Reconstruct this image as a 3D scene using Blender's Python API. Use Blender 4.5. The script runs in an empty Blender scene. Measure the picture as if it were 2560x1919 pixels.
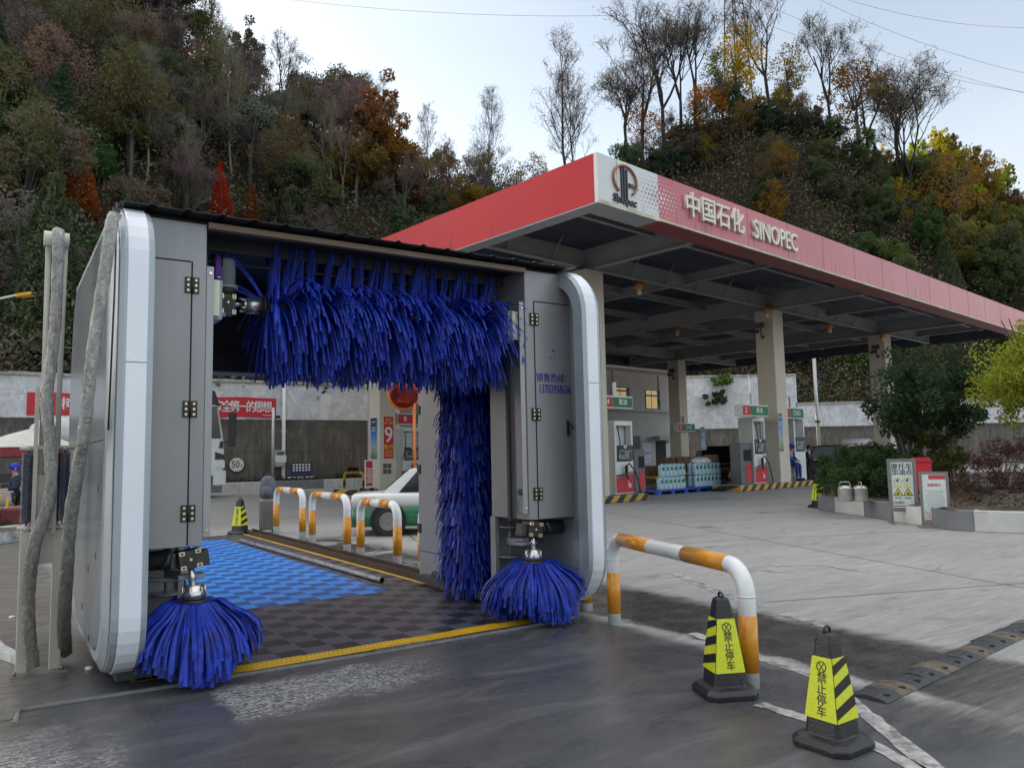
import bpy, bmesh, math, random
from mathutils import Vector, Matrix
import numpy as np
S = bpy.context.scene
COL = S.collection
R = math.radians
rnd = random.Random(7)

# ---------------------------------------------------------------- camera, sky, sun, exposure
EYE = 1.66
F_PX, PITCH, ROLL, YAW = 1920.0, 0.0927, -0.0208, 0.5916
cam_d = bpy.data.cameras.new("camera")
cam_d.sensor_width = 36.0
cam_d.lens = F_PX / 2560 * 36
cam_d.clip_start = 0.05
cam_d.clip_end = 3000
cam = bpy.data.objects.new("camera", cam_d)
COL.objects.link(cam)
_c, _s = math.cos(YAW), math.sin(YAW)
FWD = Vector((_s, _c, 0)); RGT = Vector((_c, -_s, 0)); UP = Vector((0, 0, 1))
_look = (FWD * math.cos(PITCH) + UP * math.sin(PITCH))
_up0 = (UP * math.cos(PITCH) - FWD * math.sin(PITCH))
_x = RGT * math.cos(ROLL) + _up0 * math.sin(ROLL)
_y = _up0 * math.cos(ROLL) - RGT * math.sin(ROLL)
_m = Matrix((_x, _y, -_look)).transposed().to_4x4()
_m.translation = Vector((0, 0, EYE))
cam.matrix_world = _m
S.camera = cam

SUN_AZ = Vector((-0.44, 0.898, 0)).normalized()
SUN_EL = R(12)
W = bpy.data.worlds.new("World")
S.world = W
W.use_nodes = True
nt = W.node_tree
nt.nodes.clear()
_o = nt.nodes.new("ShaderNodeOutputWorld")
_b = nt.nodes.new("ShaderNodeBackground")
_sky = nt.nodes.new("ShaderNodeTexSky")
_sky.sky_type = 'NISHITA'
_sky.sun_disc = False
_sky.sun_elevation = SUN_EL
_sky.sun_rotation = math.atan2(SUN_AZ.x, SUN_AZ.y)
_sky.air_density = 1.0
_sky.dust_density = 2.2
_sky.ozone_density = 1.0
_b.inputs[1].default_value = 0.15
# thin high cloud: soft white veil over the blue, stronger towards the bright side
_tc = nt.nodes.new("ShaderNodeTexCoord")
_mp = nt.nodes.new("ShaderNodeMapping")
_mp.inputs['Scale'].default_value = (1.0, 1.0, 3.0)
_n = nt.nodes.new("ShaderNodeTexNoise")
_n.inputs['Scale'].default_value = 2.2
_n.inputs['Detail'].default_value = 6
_r = nt.nodes.new("ShaderNodeValToRGB")
_r.color_ramp.elements[0].position = 0.35
_r.color_ramp.elements[0].color = (0.42, 0.42, 0.42, 1)
_r.color_ramp.elements[1].position = 0.75
_r.color_ramp.elements[1].color = (0.70, 0.70, 0.70, 1)
_mx = nt.nodes.new("ShaderNodeMixRGB")
_hs = nt.nodes.new("ShaderNodeHueSaturation")
_hs.inputs['Saturation'].default_value = 0.08
_hs.inputs['Value'].default_value = 1.0
nt.links.new(_tc.outputs['Generated'], _mp.inputs[0])
nt.links.new(_mp.outputs[0], _n.inputs['Vector'])
nt.links.new(_n.outputs[0], _r.inputs[0])
nt.links.new(_r.outputs[0], _mx.inputs[0])
nt.links.new(_sky.outputs[0], _mx.inputs[1])
nt.links.new(_sky.outputs[0], _hs.inputs['Color'])
nt.links.new(_hs.outputs[0], _mx.inputs[2])
# unseen bright layer added overhead, above the frame, to light the scene more
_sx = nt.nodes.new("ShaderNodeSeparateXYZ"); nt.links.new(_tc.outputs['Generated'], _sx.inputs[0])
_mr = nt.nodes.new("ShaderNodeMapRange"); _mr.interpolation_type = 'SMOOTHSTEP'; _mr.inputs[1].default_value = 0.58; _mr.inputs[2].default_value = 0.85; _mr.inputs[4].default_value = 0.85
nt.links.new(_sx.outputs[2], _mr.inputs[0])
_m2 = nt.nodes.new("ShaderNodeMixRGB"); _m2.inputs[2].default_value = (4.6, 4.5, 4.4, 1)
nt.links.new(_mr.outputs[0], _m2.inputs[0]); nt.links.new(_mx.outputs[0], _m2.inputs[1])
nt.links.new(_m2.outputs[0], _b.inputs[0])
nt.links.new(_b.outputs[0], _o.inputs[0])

sun_d = bpy.data.lights.new("sun", 'SUN')
sun_d.energy = 4.0
sun_d.angle = R(0.5)
sun_d.color = (1.0, 0.86, 0.62)
sun = bpy.data.objects.new("sun", sun_d)
COL.objects.link(sun)
_d = SUN_AZ * math.cos(SUN_EL) + UP * math.sin(SUN_EL)
sun.rotation_euler = _d.to_track_quat('Z', 'Y').to_euler()
sun.location = _d * 50

S.view_settings.view_transform = 'Standard'
S.view_settings.look = 'None'
S.view_settings.gamma = 1
S.view_settings.exposure = 1.45
S.cycles.max_bounces = 6
S.cycles.diffuse_bounces = 3
S.cycles.glossy_bounces = 3
S.cycles.transparent_max_bounces = 4
S.cycles.use_denoising = True

# ---------------------------------------------------------------- survey helpers (pixel of the 2212 wide survey picture -> point)
def ray(px, py):
    k = 2560 / 2212
    a = (px * k - 1280) / F_PX; b = -(py * k - 959.5) / F_PX
    return _look + _x * a + _y * b
def gp(px, py, z=0.0):
    d = ray(px, py); return Vector((0, 0, EYE)) + d * ((z - EYE) / d.z)
def onY(px, py, Y):
    d = ray(px, py); return Vector((0, 0, EYE)) + d * (Y / d.y)
def dep(px, py, f):
    d = ray(px, py); return Vector((0, 0, EYE)) + d * (f / d.dot(FWD))
TH = R(8.5)
U = Vector((math.cos(TH), math.sin(TH), 0)); V = Vector((-math.sin(TH), math.cos(TH), 0))
def uvp(u, v, z=0.0): return U * u + V * v + UP * z
def onv(px, py, v):
    d = ray(px, py); return Vector((0, 0, EYE)) + d * (v / d.dot(V))

# ---------------------------------------------------------------- mesh builder
class MB:
    def __init__(self, M=None):
        self.v = []; self.f = []; self.mi = []; self.M = M or Matrix.Identity(4); self.i = 0; self.sm = []
    def add(self, vs, fs, smooth=False):
        o = len(self.v)
        self.v += [tuple(self.M @ Vector(p)) for p in vs]
        for f in fs:
            self.f.append([o + k for k in f]); self.mi.append(self.i); self.sm.append(smooth)
        return self
    def box(self, c, s, rot=None):
        x, y, z = s[0] / 2, s[1] / 2, s[2] / 2
        vs = [Vector((a, b, d)) for a in (-x, x) for b in (-y, y) for d in (-z, z)]
        if rot is not None: vs = [rot @ p for p in vs]
        c = Vector(c)
        return self.add([p + c for p in vs], [(0, 1, 3, 2), (4, 6, 7, 5), (0, 4, 5, 1), (2, 3, 7, 6), (0, 2, 6, 4), (1, 5, 7, 3)])
    def bx(self, x0, x1, y0, y1, z0, z1):
        return self.box(((x0 + x1) / 2, (y0 + y1) / 2, (z0 + z1) / 2), (x1 - x0, y1 - y0, z1 - z0))
    def tube(self, pts, r, n=10, cap=True, smooth=True):
        pts = [Vector(p) for p in pts]; rs = r if isinstance(r, (list, tuple)) else [r] * len(pts)
        vs = []; fs = []; ref = None
        for k, p in enumerate(pts):
            t = (pts[min(k + 1, len(pts) - 1)] - pts[max(k - 1, 0)])
            t = t.normalized() if t.length > 1e-9 else Vector((0, 0, 1))
            if ref is None:
                ref = t.orthogonal().normalized()
            ref = (ref - t * ref.dot(t))
            ref = ref.normalized() if ref.length > 1e-6 else t.orthogonal().normalized()
            b = t.cross(ref)
            for j in range(n):
                a = 2 * math.pi * j / n
                vs.append(p + (ref * math.cos(a) + b * math.sin(a)) * rs[k])
        for k in range(len(pts) - 1):
            for j in range(n):
                j2 = (j + 1) % n
                fs.append((k * n + j, k * n + j2, (k + 1) * n + j2, (k + 1) * n + j))
        self.add(vs, fs, smooth)
        if cap:
            o = len(self.v) - len(vs)
            for ring in (list(range(n))[::-1], [(len(pts) - 1) * n + j for j in range(n)]):
                self.f.append([o + k for k in ring]); self.mi.append(self.i); self.sm.append(False)
        return self
    def cyl(self, a, b, r, n=16, r2=None):
        return self.tube([a, b], [r, r if r2 is None else r2], n)
    def lathe(self, prof, c=(0, 0, 0), n=20, smooth=True):
        vs = []; fs = []
        for (r, z) in prof:
            for j in range(n):
                a = 2 * math.pi * j / n
                vs.append((c[0] + r * math.cos(a), c[1] + r * math.sin(a), c[2] + z))
        for k in range(len(prof) - 1):
            for j in range(n):
                j2 = (j + 1) % n
                fs.append((k * n + j, k * n + j2, (k + 1) * n + j2, (k + 1) * n + j))
        fs.append(list(range(n))[::-1]); fs.append([(len(prof) - 1) * n + j for j in range(n)])
        return self.add(vs, fs, smooth)
    def prism(self, poly, fn, d0, d1):
        """poly: 2-D outline; fn(a, b, d) -> point"""
        n = len(poly)
        vs = [fn(a, b, d0) for a, b in poly] + [fn(a, b, d1) for a, b in poly]
        fs = [list(range(n)), [n + k for k in range(n)][::-1]] + [(k, n + k, n + (k + 1) % n, (k + 1) % n) for k in range(n)]
        return self.add(vs, fs)
    def strip(self, pts, w0, w1, side):
        """flat foam ribbon with a crease along its middle"""
        n = len(pts); vs = []; fs = []
        for k, p in enumerate(pts):
            w = w0 + (w1 - w0) * k / (n - 1)
            t = (pts[min(k + 1, n - 1)] - pts[max(k - 1, 0)]).normalized()
            nn = t.cross(side)
            vs += [p - side * w, p + nn * (w * 0.45), p + side * w]
        for k in range(n - 1):
            a = 3 * k
            fs += [(a, a + 1, a + 4, a + 3), (a + 1, a + 2, a + 5, a + 4)]
        return self.add(vs, fs)
    def ball(self, c, r, n=12, m=8, sc=(1, 1, 1)):
        prof = [(max(1e-4, math.sin(math.pi * k / m)), -math.cos(math.pi * k / m)) for k in range(m + 1)]
        vs = []; fs = []
        for (q, z) in prof:
            for j in range(n):
                a = 2 * math.pi * j / n
                vs.append((c[0] + r * sc[0] * q * math.cos(a), c[1] + r * sc[1] * q * math.sin(a), c[2] + r * sc[2] * z))
        for k in range(m):
            for j in range(n):
                j2 = (j + 1) % n
                fs.append((k * n + j, k * n + j2, (k + 1) * n + j2, (k + 1) * n + j))
        return self.add(vs, fs, True)
    def build(self, name, mats, parent=None, bevel=0, loc=None, seg=2):
        me = bpy.data.meshes.new(name)
        me.from_pydata(self.v, [], self.f)
        ms = mats if isinstance(mats, (list, tuple)) else [mats]
        for m in ms: me.materials.append(m)
        if len(ms) > 1: me.polygons.foreach_set('material_index', self.mi)
        me.polygons.foreach_set('use_smooth', self.sm)
        me.validate(); me.update()
        o = bpy.data.objects.new(name, me)
        COL.objects.link(o)
        if parent is not None:
            o.parent = parent
        if loc is not None: o.location = loc
        if bevel:
            b = o.modifiers.new('bevel', 'BEVEL'); b.width = bevel; b.segments = seg; b.limit_method = 'ANGLE'; b.angle_limit = R(40)
        return o

def thing(name, label, cat, loc=(0, 0, 0), rz=0.0, group=None):
    o = bpy.data.objects.new(name, None); o.empty_display_size = 0.2
    COL.objects.link(o); o.location = loc; o.rotation_euler = (0, 0, rz)
    o['label'] = label; o['category'] = cat
    if group: o['group'] = group
    return o
def tag(o, label, cat, group=None, kind=None):
    o['label'] = label; o['category'] = cat
    if group: o['group'] = group
    if kind: o['kind'] = kind
    return o
def struct(o): o['kind'] = 'structure'; return o
def dup(o, label=None, loc=None, rz=None, parent=None):
    n = o.copy(); COL.objects.link(n)
    if parent is not None: n.parent = parent
    if label: n['label'] = label
    if loc is not None: n.location = loc
    if rz is not None: n.rotation_euler = (0, 0, rz)
    for ch in list(o.children):
        dup(ch, parent=n)
    return n

# ---------------------------------------------------------------- materials
MATS = {}
def mat(name, col, rough=0.6, metal=0.0, var=0.12, scale=6.0, bump=0.0, bscale=60.0, spec=0.5, coat=0.0, emit=None):
    if name in MATS: return MATS[name]
    m = bpy.data.materials.new(name); m.use_nodes = True
    t = m.node_tree; b = t.nodes['Principled BSDF']
    b.inputs['Roughness'].default_value = rough; b.inputs['Metallic'].default_value = metal
    b.inputs['Specular IOR Level'].default_value = spec
    b.inputs['Coat Weight'].default_value = coat
    tc = t.nodes.new('ShaderNodeTexCoord')
    n = t.nodes.new('ShaderNodeTexNoise'); n.inputs['Scale'].default_value = scale; n.inputs['Detail'].default_value = 5
    t.links.new(tc.outputs['Object'], n.inputs['Vector'])
    r = t.nodes.new('ShaderNodeValToRGB')
    c = Vector(col)
    r.color_ramp.elements[0].position = 0.3; r.color_ramp.elements[1].position = 0.7
    r.color_ramp.elements[0].color = (*(c * (1 - var)), 1)
    r.color_ramp.elements[1].color = (*[min(1, q * (1 + var)) for q in c], 1)
    t.links.new(n.outputs[0], r.inputs[0]); t.links.new(r.outputs[0], b.inputs['Base Color'])
    mr = t.nodes.new('ShaderNodeMapRange')
    mr.inputs[3].default_value = max(0.02, rough - 0.08); mr.inputs[4].default_value = min(1, rough + 0.08)
    t.links.new(n.outputs[0], mr.inputs[0]); t.links.new(mr.outputs[0], b.inputs['Roughness'])
    if bump:
        n2 = t.nodes.new('ShaderNodeTexNoise'); n2.inputs['Scale'].default_value = bscale; n2.inputs['Detail'].default_value = 4
        t.links.new(tc.outputs['Object'], n2.inputs['Vector'])
        bp = t.nodes.new('ShaderNodeBump'); bp.inputs['Strength'].default_value = bump; bp.inputs['Distance'].default_value = 0.02
        t.links.new(n2.outputs[0], bp.inputs['Height']); t.links.new(bp.outputs[0], b.inputs['Normal'])
    if emit:
        b.inputs['Emission Color'].default_value = (*emit[0], 1); b.inputs['Emission Strength'].default_value = emit[1]
    MATS[name] = m
    return m
class NT:
    """small node-graph helper"""
    def __init__(self, name):
        self.m = bpy.data.materials.new(name); self.m.use_nodes = True
        self.t = self.m.node_tree; self.b = self.t.nodes['Principled BSDF']; MATS[name] = self.m
    def n(self, typ, **kw):
        x = self.t.nodes.new('ShaderNode' + typ)
        for k, v in kw.items():
            if k.startswith('i_'): x.inputs[int(k[2:])].default_value = v
            else: setattr(x, k, v)
        return x
    def l(self, a, b): self.t.links.new(a, b)
    def math(self, op, a, b=None, c=None, clamp=False):
        x = self.t.nodes.new('ShaderNodeMath'); x.operation = op; x.use_clamp = clamp
        for k, q in enumerate((a, b, c)):
            if q is None: continue
            if isinstance(q, (int, float)): x.inputs[k].default_value = q
            else: self.l(q, x.inputs[k])
        return x.outputs[0]
    def noise(self, vec, scale, detail=4, rough=0.5, dist=0.0):
        x = self.n('TexNoise'); x.inputs['Scale'].default_value = scale; x.inputs['Detail'].default_value = detail
        x.inputs['Roughness'].default_value = rough; x.inputs['Distortion'].default_value = dist
        if vec is not None: self.l(vec, x.inputs['Vector'])
        return x.outputs[0]
    def ramp(self, fac, stops):
        x = self.n('ValToRGB'); e = x.color_ramp.elements
        while len(e) < len(stops): e.new(0.5)
        for k, (p, c) in enumerate(stops):
            e[k].position = p; e[k].color = (*c, 1) if len(c) == 3 else c
        self.l(fac, x.inputs[0]); return x.outputs[0]
    def mix(self, fac, a, b, mode='MIX'):
        x = self.n('MixRGB'); x.blend_type = mode
        for k, q in enumerate((fac, a, b)):
            if isinstance(q, (int, float)): x.inputs[k].default_value = q
            elif isinstance(q, tuple): x.inputs[k].default_value = (*q, 1)
            else: self.l(q, x.inputs[k])
        return x.outputs[0]
    def smooth(self, v, a, b):
        x = self.n('MapRange'); x.interpolation_type = 'SMOOTHSTEP'
        x.inputs[1].default_value = a; x.inputs[2].default_value = b
        self.l(v, x.inputs[0]); return x.outputs[0]
    def coord(self, which='Object'): return self.n('TexCoord').outputs[which]
    def mapping(self, vec, scale=(1, 1, 1), rot=(0, 0, 0), loc=(0, 0, 0)):
        x = self.n('Mapping'); x.inputs['Scale'].default_value = scale; x.inputs['Rotation'].default_value = rot; x.inputs['Location'].default_value = loc
        self.l(vec, x.inputs[0]); return x.outputs[0]
    def bump(self, h, strength=0.3, dist=0.02):
        x = self.n('Bump'); x.inputs['Strength'].default_value = strength; x.inputs['Distance'].default_value = dist
        self.l(h, x.inputs['Height']); self.l(x.outputs[0], self.b.inputs['Normal']); return x

# ---------------------------------------------------------------- lettering
_tcache = {}
def text(s, size, m, parent=None, M=None, ext=0.002, align='CENTER', name='lettering', bold=0.0, sx=1.0, space=1.0, lines=1.0):
    cu = bpy.data.curves.new(name, 'FONT')
    cu.body = s; cu.size = size; cu.extrude = ext; cu.align_x = align; cu.align_y = 'CENTER'
    cu.offset = bold * size; cu.space_character = space; cu.space_line = lines; cu.resolution_u = 3
    tmp = bpy.data.objects.new(name, cu)
    COL.objects.link(tmp)
    dg = bpy.context.evaluated_depsgraph_get()
    me = bpy.data.meshes.new_from_object(tmp.evaluated_get(dg))
    COL.objects.unlink(tmp); bpy.data.objects.remove(tmp); bpy.data.curves.remove(cu)
    me.materials.clear(); me.materials.append(m)
    mm = (M or Matrix.Identity(4)) @ Matrix.Diagonal((sx, 1, 1, 1))
    me.transform(mm)
    o = bpy.data.objects.new(name, me); COL.objects.link(o)
    if parent is not None: o.parent = parent
    return o
def facing(origin, xdir, updir):
    """matrix whose x runs along xdir, y along updir (lettering plane)"""
    x = Vector(xdir).normalized(); y = Vector(updir).normalized(); z = x.cross(y).normalized()
    m = Matrix((x, y, z)).transposed().to_4x4(); m.translation = Vector(origin); return m
# ---------------------------------------------------------------- ground
def make_ground_mat():
    g = NT('concrete_ground'); co = g.coord('Object')
    sp = g.n('SeparateXYZ'); g.l(co, sp.inputs[0]); X, Y = sp.outputs[0], sp.outputs[1]
    e1 = g.noise(co, 0.9, 6, 0.65, 0.6)
    e2 = g.noise(co, 3.5, 5, 0.6)
    wob = g.math('MULTIPLY', g.math('SUBTRACT', e1, 0.5), 1.3)
    wob2 = g.math('MULTIPLY', g.math('SUBTRACT', e2, 0.5), 0.5)
    Xw = g.math('ADD', g.math('ADD', X, wob), wob2); Yw = g.math('ADD', g.math('ADD', Y, wob), wob2)
    def band(v, a0, a1, b0, b1):
        return g.math('MULTIPLY', g.smooth(v, a0, a1), g.math('SUBTRACT', 1.0, g.smooth(v, b0, b1)))
    # long brushed streaks, roughly across the driveway
    st = g.noise(g.mapping(co, (0.35, 3.2, 1), (0, 0, 0.35)), 1.4, 8, 0.7, 0.4)
    st2 = g.noise(g.mapping(co, (0.8, 9.0, 1), (0, 0, 0.2)), 2.4, 6, 0.7)
    blot = g.noise(co, 0.22, 5, 0.6)
    fine = g.noise(co, 40, 4, 0.7)
    dry = g.ramp(st, [(0.25, (0.17, 0.167, 0.162)), (0.5, (0.31, 0.307, 0.30)), (0.72, (0.46, 0.456, 0.445))])
    dry = g.mix(0.45, dry, g.ramp(blot, [(0.3, (0.24, 0.236, 0.23)), (0.7, (0.46, 0.456, 0.445))]))
    dry = g.mix(0.35, dry, g.ramp(st2, [(0.35, (0.13, 0.127, 0.122)), (0.65, (0.44, 0.436, 0.425))]))
    # darker belt of concrete under and in front of the filling station
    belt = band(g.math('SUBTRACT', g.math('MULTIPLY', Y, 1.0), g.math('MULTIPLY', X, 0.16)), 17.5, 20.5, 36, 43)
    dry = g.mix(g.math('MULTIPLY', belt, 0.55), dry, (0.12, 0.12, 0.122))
    stain = g.noise(g.mapping(co, (0.45, 1.5, 1), (0, 0, 0.3)), 1.9, 9, 0.8, 1.0)
    dry = g.mix(g.math('MULTIPLY', g.smooth(stain, 0.52, 0.68), 0.55), dry, (0.10, 0.096, 0.09))
    oil = g.math('MULTIPLY', g.smooth(g.noise(co, 0.55, 3, 0.5, 0.3), 0.66, 0.74), 0.6)
    dry = g.mix(oil, dry, (0.085, 0.08, 0.075))
    # expansion joints of the cast slabs
    def joint(v, pitch, off, wd):
        fr = g.math('FRACT', g.math('DIVIDE', g.math('ADD', v, off), pitch))
        d = g.math('ABSOLUTE', g.math('SUBTRACT', fr, 0.5))
        return g.math('LESS_THAN', d, wd / pitch)
    rx = g.math('ADD', g.math('MULTIPLY', X, 0.94), g.math('MULTIPLY', Y, -0.34))
    ry = g.math('ADD', g.math('MULTIPLY', X, 0.34), g.math('MULTIPLY', Y, 0.94))
    jn = g.math('MAXIMUM', joint(rx, 6.1, 1.2, 0.018), joint(ry, 5.4, 0.4, 0.018))
    out = g.smooth(X, 6.9, 7.2)
    jn = g.math('MULTIPLY', jn, g.math('MAXIMUM', out, g.smooth(Y, 18.6, 18.9)))
    dry = g.mix(g.math('MULTIPLY', jn, 0.9), dry, (0.055, 0.053, 0.05))
    # hairline cracks
    vo = g.n('TexVoronoi', feature='DISTANCE_TO_EDGE'); vo.inputs['Scale'].default_value = 0.33
    wv = g.n('VectorMath', operation='ADD'); g.l(co, wv.inputs[0])
    nn = g.n('TexNoise'); nn.inputs['Scale'].default_value = 1.3; nn.inputs['Detail'].default_value = 6; g.l(co, nn.inputs['Vector']); g.l(nn.outputs['Color'], wv.inputs[1])
    g.l(wv.outputs[0], vo.inputs['Vector'])
    crack = g.math('MULTIPLY', g.math('LESS_THAN', vo.outputs[0], 0.008), g.smooth(blot, 0.54, 0.66))
    dry = g.mix(g.math('MULTIPLY', crack, 0.7), dry, (0.07, 0.066, 0.06))
    # smooth damp slab in front of the wash
    fg = g.math('MULTIPLY', g.math('SUBTRACT', 1.0, g.smooth(g.math('ADD', Y, g.math('MULTIPLY', wob2, 0.15)), 6.22, 6.30)), g.math('SUBTRACT', 1.0, g.smooth(g.math('ADD', X, g.math('MULTIPLY', wob2, 0.5)), 4.95, 5.2)))
    pad = g.math('MULTIPLY', g.math('MULTIPLY', g.smooth(g.math('ADD', X, g.math('MULTIPLY', wob2, 0.3)), 0.12, 0.2), g.math('SUBTRACT', 1.0, g.smooth(g.math('ADD', X, g.math('MULTIPLY', wob2, 0.5)), 4.95, 5.2))), g.math('SUBTRACT', 1.0, g.smooth(g.math('ADD', Y, wob2), 8.3, 9.0)))
    fg = g.math('MAXIMUM', fg, pad)
    swirl = g.noise(g.mapping(co, (0.7, 1.6, 1), (0, 0, -0.5)), 1.1, 8, 0.72, 1.2)
    dampc = g.ramp(swirl, [(0.3, (0.050, 0.052, 0.057)), (0.52, (0.080, 0.081, 0.085)), (0.72, (0.135, 0.134, 0.133))])
    ty = g.noise(g.mapping(co, (5.5, 0.42, 1), (0, 0, 0.42)), 1.0, 4, 0.6, 0.2)
    dampc = g.mix(g.math('MULTIPLY', g.smooth(ty, 0.56, 0.68), 0.5), dampc, (0.05, 0.05, 0.05))
    speck = g.math('GREATER_THAN', g.noise(co, 22, 2, 0.5), 0.73)
    dampc = g.mix(g.math('MULTIPLY', speck, 0.7), dampc, (0.03, 0.03, 0.03))
    c = g.mix(fg, dry, dampc)
    # soaked dark strip on the driveway side, puddles along the guard rails
    wet = g.math('MULTIPLY', band(g.math('ADD', X, g.math('MULTIPLY', wob2, 0.8)), 5.2, 5.35, 6.35, 6.75), band(Yw, 2.1, 2.7, 7.5, 8.4))
    pud = g.math('MULTIPLY', band(Xw, 4.95, 5.2, 5.9, 6.5), band(Y, 8.2, 9.0, 15.2, 16.8))
    pud = g.math('MULTIPLY', pud, g.smooth(e1, 0.38, 0.5))
    wet = g.math('MAXIMUM', wet, pud)
    lft = g.math('SUBTRACT', 1.0, g.smooth(g.math('SUBTRACT', g.math('ADD', X, g.math('MULTIPLY', wob, 0.25)), g.math('MULTIPLY', g.smooth(Y, 6.6, 8.2), 0.6)), 0.05, 0.35))
    near = g.math('MULTIPLY', g.smooth(X, 4.6, 5.1), g.math('SUBTRACT', 1.0, g.smooth(Yw, 2.6, 3.1)))
    near = g.math('MULTIPLY', near, 0.75)
    wetc = g.ramp(st2, [(0.3, (0.028, 0.026, 0.023)), (0.6, (0.05, 0.047, 0.042)), (0.8, (0.10, 0.096, 0.09))])
    c = g.mix(wet, c, wetc)
    sheen_t = g.noise(g.mapping(co, (1.6, 3.4, 1), (0, 0, -0.12)), 11.0, 9, 0.8, 1.8)
    earth = g.ramp(st2, [(0.3, (0.05, 0.042, 0.034)), (0.5, (0.105, 0.092, 0.078)), (0.72, (0.24, 0.225, 0.205))])
    c = g.mix(g.math('MULTIPLY', lft, 0.85), c, earth)
    c = g.mix(near, c, g.ramp(st2, [(0.3, (0.05, 0.045, 0.038)), (0.55, (0.12, 0.105, 0.097)), (0.75, (0.22, 0.21, 0.20))]))
    c = g.mix(0.18, c, g.ramp(fine, [(0.3, (0.02, 0.02, 0.02)), (0.7, (0.5, 0.5, 0.5))]), 'OVERLAY')
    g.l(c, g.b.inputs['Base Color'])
    # thin film of water lying on the slab, rippled by the broom finish
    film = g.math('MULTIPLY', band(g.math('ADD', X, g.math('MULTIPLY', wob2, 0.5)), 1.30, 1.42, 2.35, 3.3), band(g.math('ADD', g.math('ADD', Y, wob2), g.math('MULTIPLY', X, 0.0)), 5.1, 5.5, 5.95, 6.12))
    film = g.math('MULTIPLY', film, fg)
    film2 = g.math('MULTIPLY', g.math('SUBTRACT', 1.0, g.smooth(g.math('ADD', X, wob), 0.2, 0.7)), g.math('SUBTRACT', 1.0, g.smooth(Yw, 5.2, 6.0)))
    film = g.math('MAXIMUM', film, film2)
    r0 = g.mix(fg, g.ramp(st, [(0.3, (0.55,) * 3), (0.7, (0.75,) * 3)]), g.ramp(swirl, [(0.3, (0.20,) * 3), (0.7, (0.42,) * 3)]))
    r0 = g.mix(wet, r0, g.ramp(e2, [(0.35, (0.12,) * 3), (0.65, (0.5,) * 3)]))
    r0 = g.mix(g.math('MAXIMUM', lft, near), r0, g.ramp(st2, [(0.35, (0.15,) * 3), (0.6, (0.6,) * 3)]))
    r0 = g.mix(film, r0, (0.10, 0.10, 0.10))
    c2 = g.mix(g.math('MULTIPLY', film, g.smooth(sheen_t, 0.46, 0.58)), c, (0.55, 0.55, 0.57)); g.l(c2, g.b.inputs['Base Color'])  # pale sky sheen of the water film put into the colour
    g.l(r0, g.b.inputs['Roughness'])
    hb = g.noise(co, 42, 6, 0.75, 1.0)
    amp = g.math('ADD', 0.18, g.math('MULTIPLY', film, 2.6))
    amp = g.math('ADD', amp, g.math('MULTIPLY', lft, 0.5))
    h = g.math('MULTIPLY', hb, amp)
    h = g.math('ADD', h, g.math('MULTIPLY', fine, 0.12))
    h = g.math('SUBTRACT', h, g.math('MULTIPLY', g.math('MAXIMUM', jn, crack), 0.4))
    g.bump(h, 0.5, 0.02)
    return g.m
gm = MB()
xs = [-400, -120, -40, -10, 0, 10, 20, 40, 80, 140, 400]
for i in range(len(xs) - 1):
    for j in range(len(xs) - 1):
        gm.add([(xs[i], xs[j], 0), (xs[i + 1], xs[j], 0), (xs[i + 1], xs[j + 1], 0), (xs[i], xs[j + 1], 0)], [(0, 1, 2, 3)])
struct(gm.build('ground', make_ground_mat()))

# worn white paint lines on the driveway
def paint_mat():
    g = NT('worn_white_paint'); co = g.coord()
    n = g.noise(co, 7, 6, 0.7); c = g.ramp(n, [(0.38, (0.12, 0.117, 0.11)), (0.54, (0.38, 0.375, 0.365)), (0.75, (0.58, 0.575, 0.56))])
    g.l(c, g.b.inputs['Base Color']); g.b.inputs['Roughness'].default_value = 0.55; return g.m
PAINT = paint_mat()
def ragged(pts, w, name, seed, gap=0.0):
    q = random.Random(seed); mb = MB(); P = [Vector((p[0], p[1], 0.004)) for p in pts]
    L = []
    for a, b in zip(P, P[1:]):
        n = max(2, int((b - a).length / 0.09))
        L += [a.lerp(b, k / n) for k in range(n)]
    L.append(P[-1])
    prev = None
    for k, p in enumerate(L):
        t = (L[min(k + 1, len(L) - 1)] - L[max(k - 1, 0)]).normalized(); s = Vector((-t.y, t.x, 0))
        a = p + s * (w * q.uniform(0.4, 0.62)); b = p - s * (w * q.uniform(0.4, 0.62))
        if prev and q.random() > gap: mb.add([prev[0], prev[1], b, a], [(0, 1, 2, 3)])
        prev = (a, b)
    return struct(mb.build(name, PAINT))
ragged([gp(1495, 1367), gp(1640, 1422), gp(1776, 1464), gp(2056, 1691)], 0.11, 'painted_line', 1)
ragged([gp(1639, 1520), gp(1757, 1557), gp(1846, 1588), gp(1985, 1660), gp(2100, 1740)], 0.10, 'painted_line', 2)
ragged([gp(1452, 1236), gp(1560, 1282), gp(1655, 1315), gp(1790, 1353)], 0.13, 'painted_line', 3, 0.35)

# raised lip of the wash slab
lip = MB(); q = random.Random(3)
pts = [(0.16, 6.05), (0.19, 6.36), (1.0, 6.33), (2.0, 6.29), (2.9, 6.26), (3.9, 6.26), (4.7, 6.28), (5.0, 6.34)]
lip.tube([(x, y, 0.004) for x, y in pts], 0.022, 6)
struct(lip.build('pavement', mat('slab_lip', (0.13, 0.128, 0.125), 0.5, var=0.3, scale=9, bump=0.4)))

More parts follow.
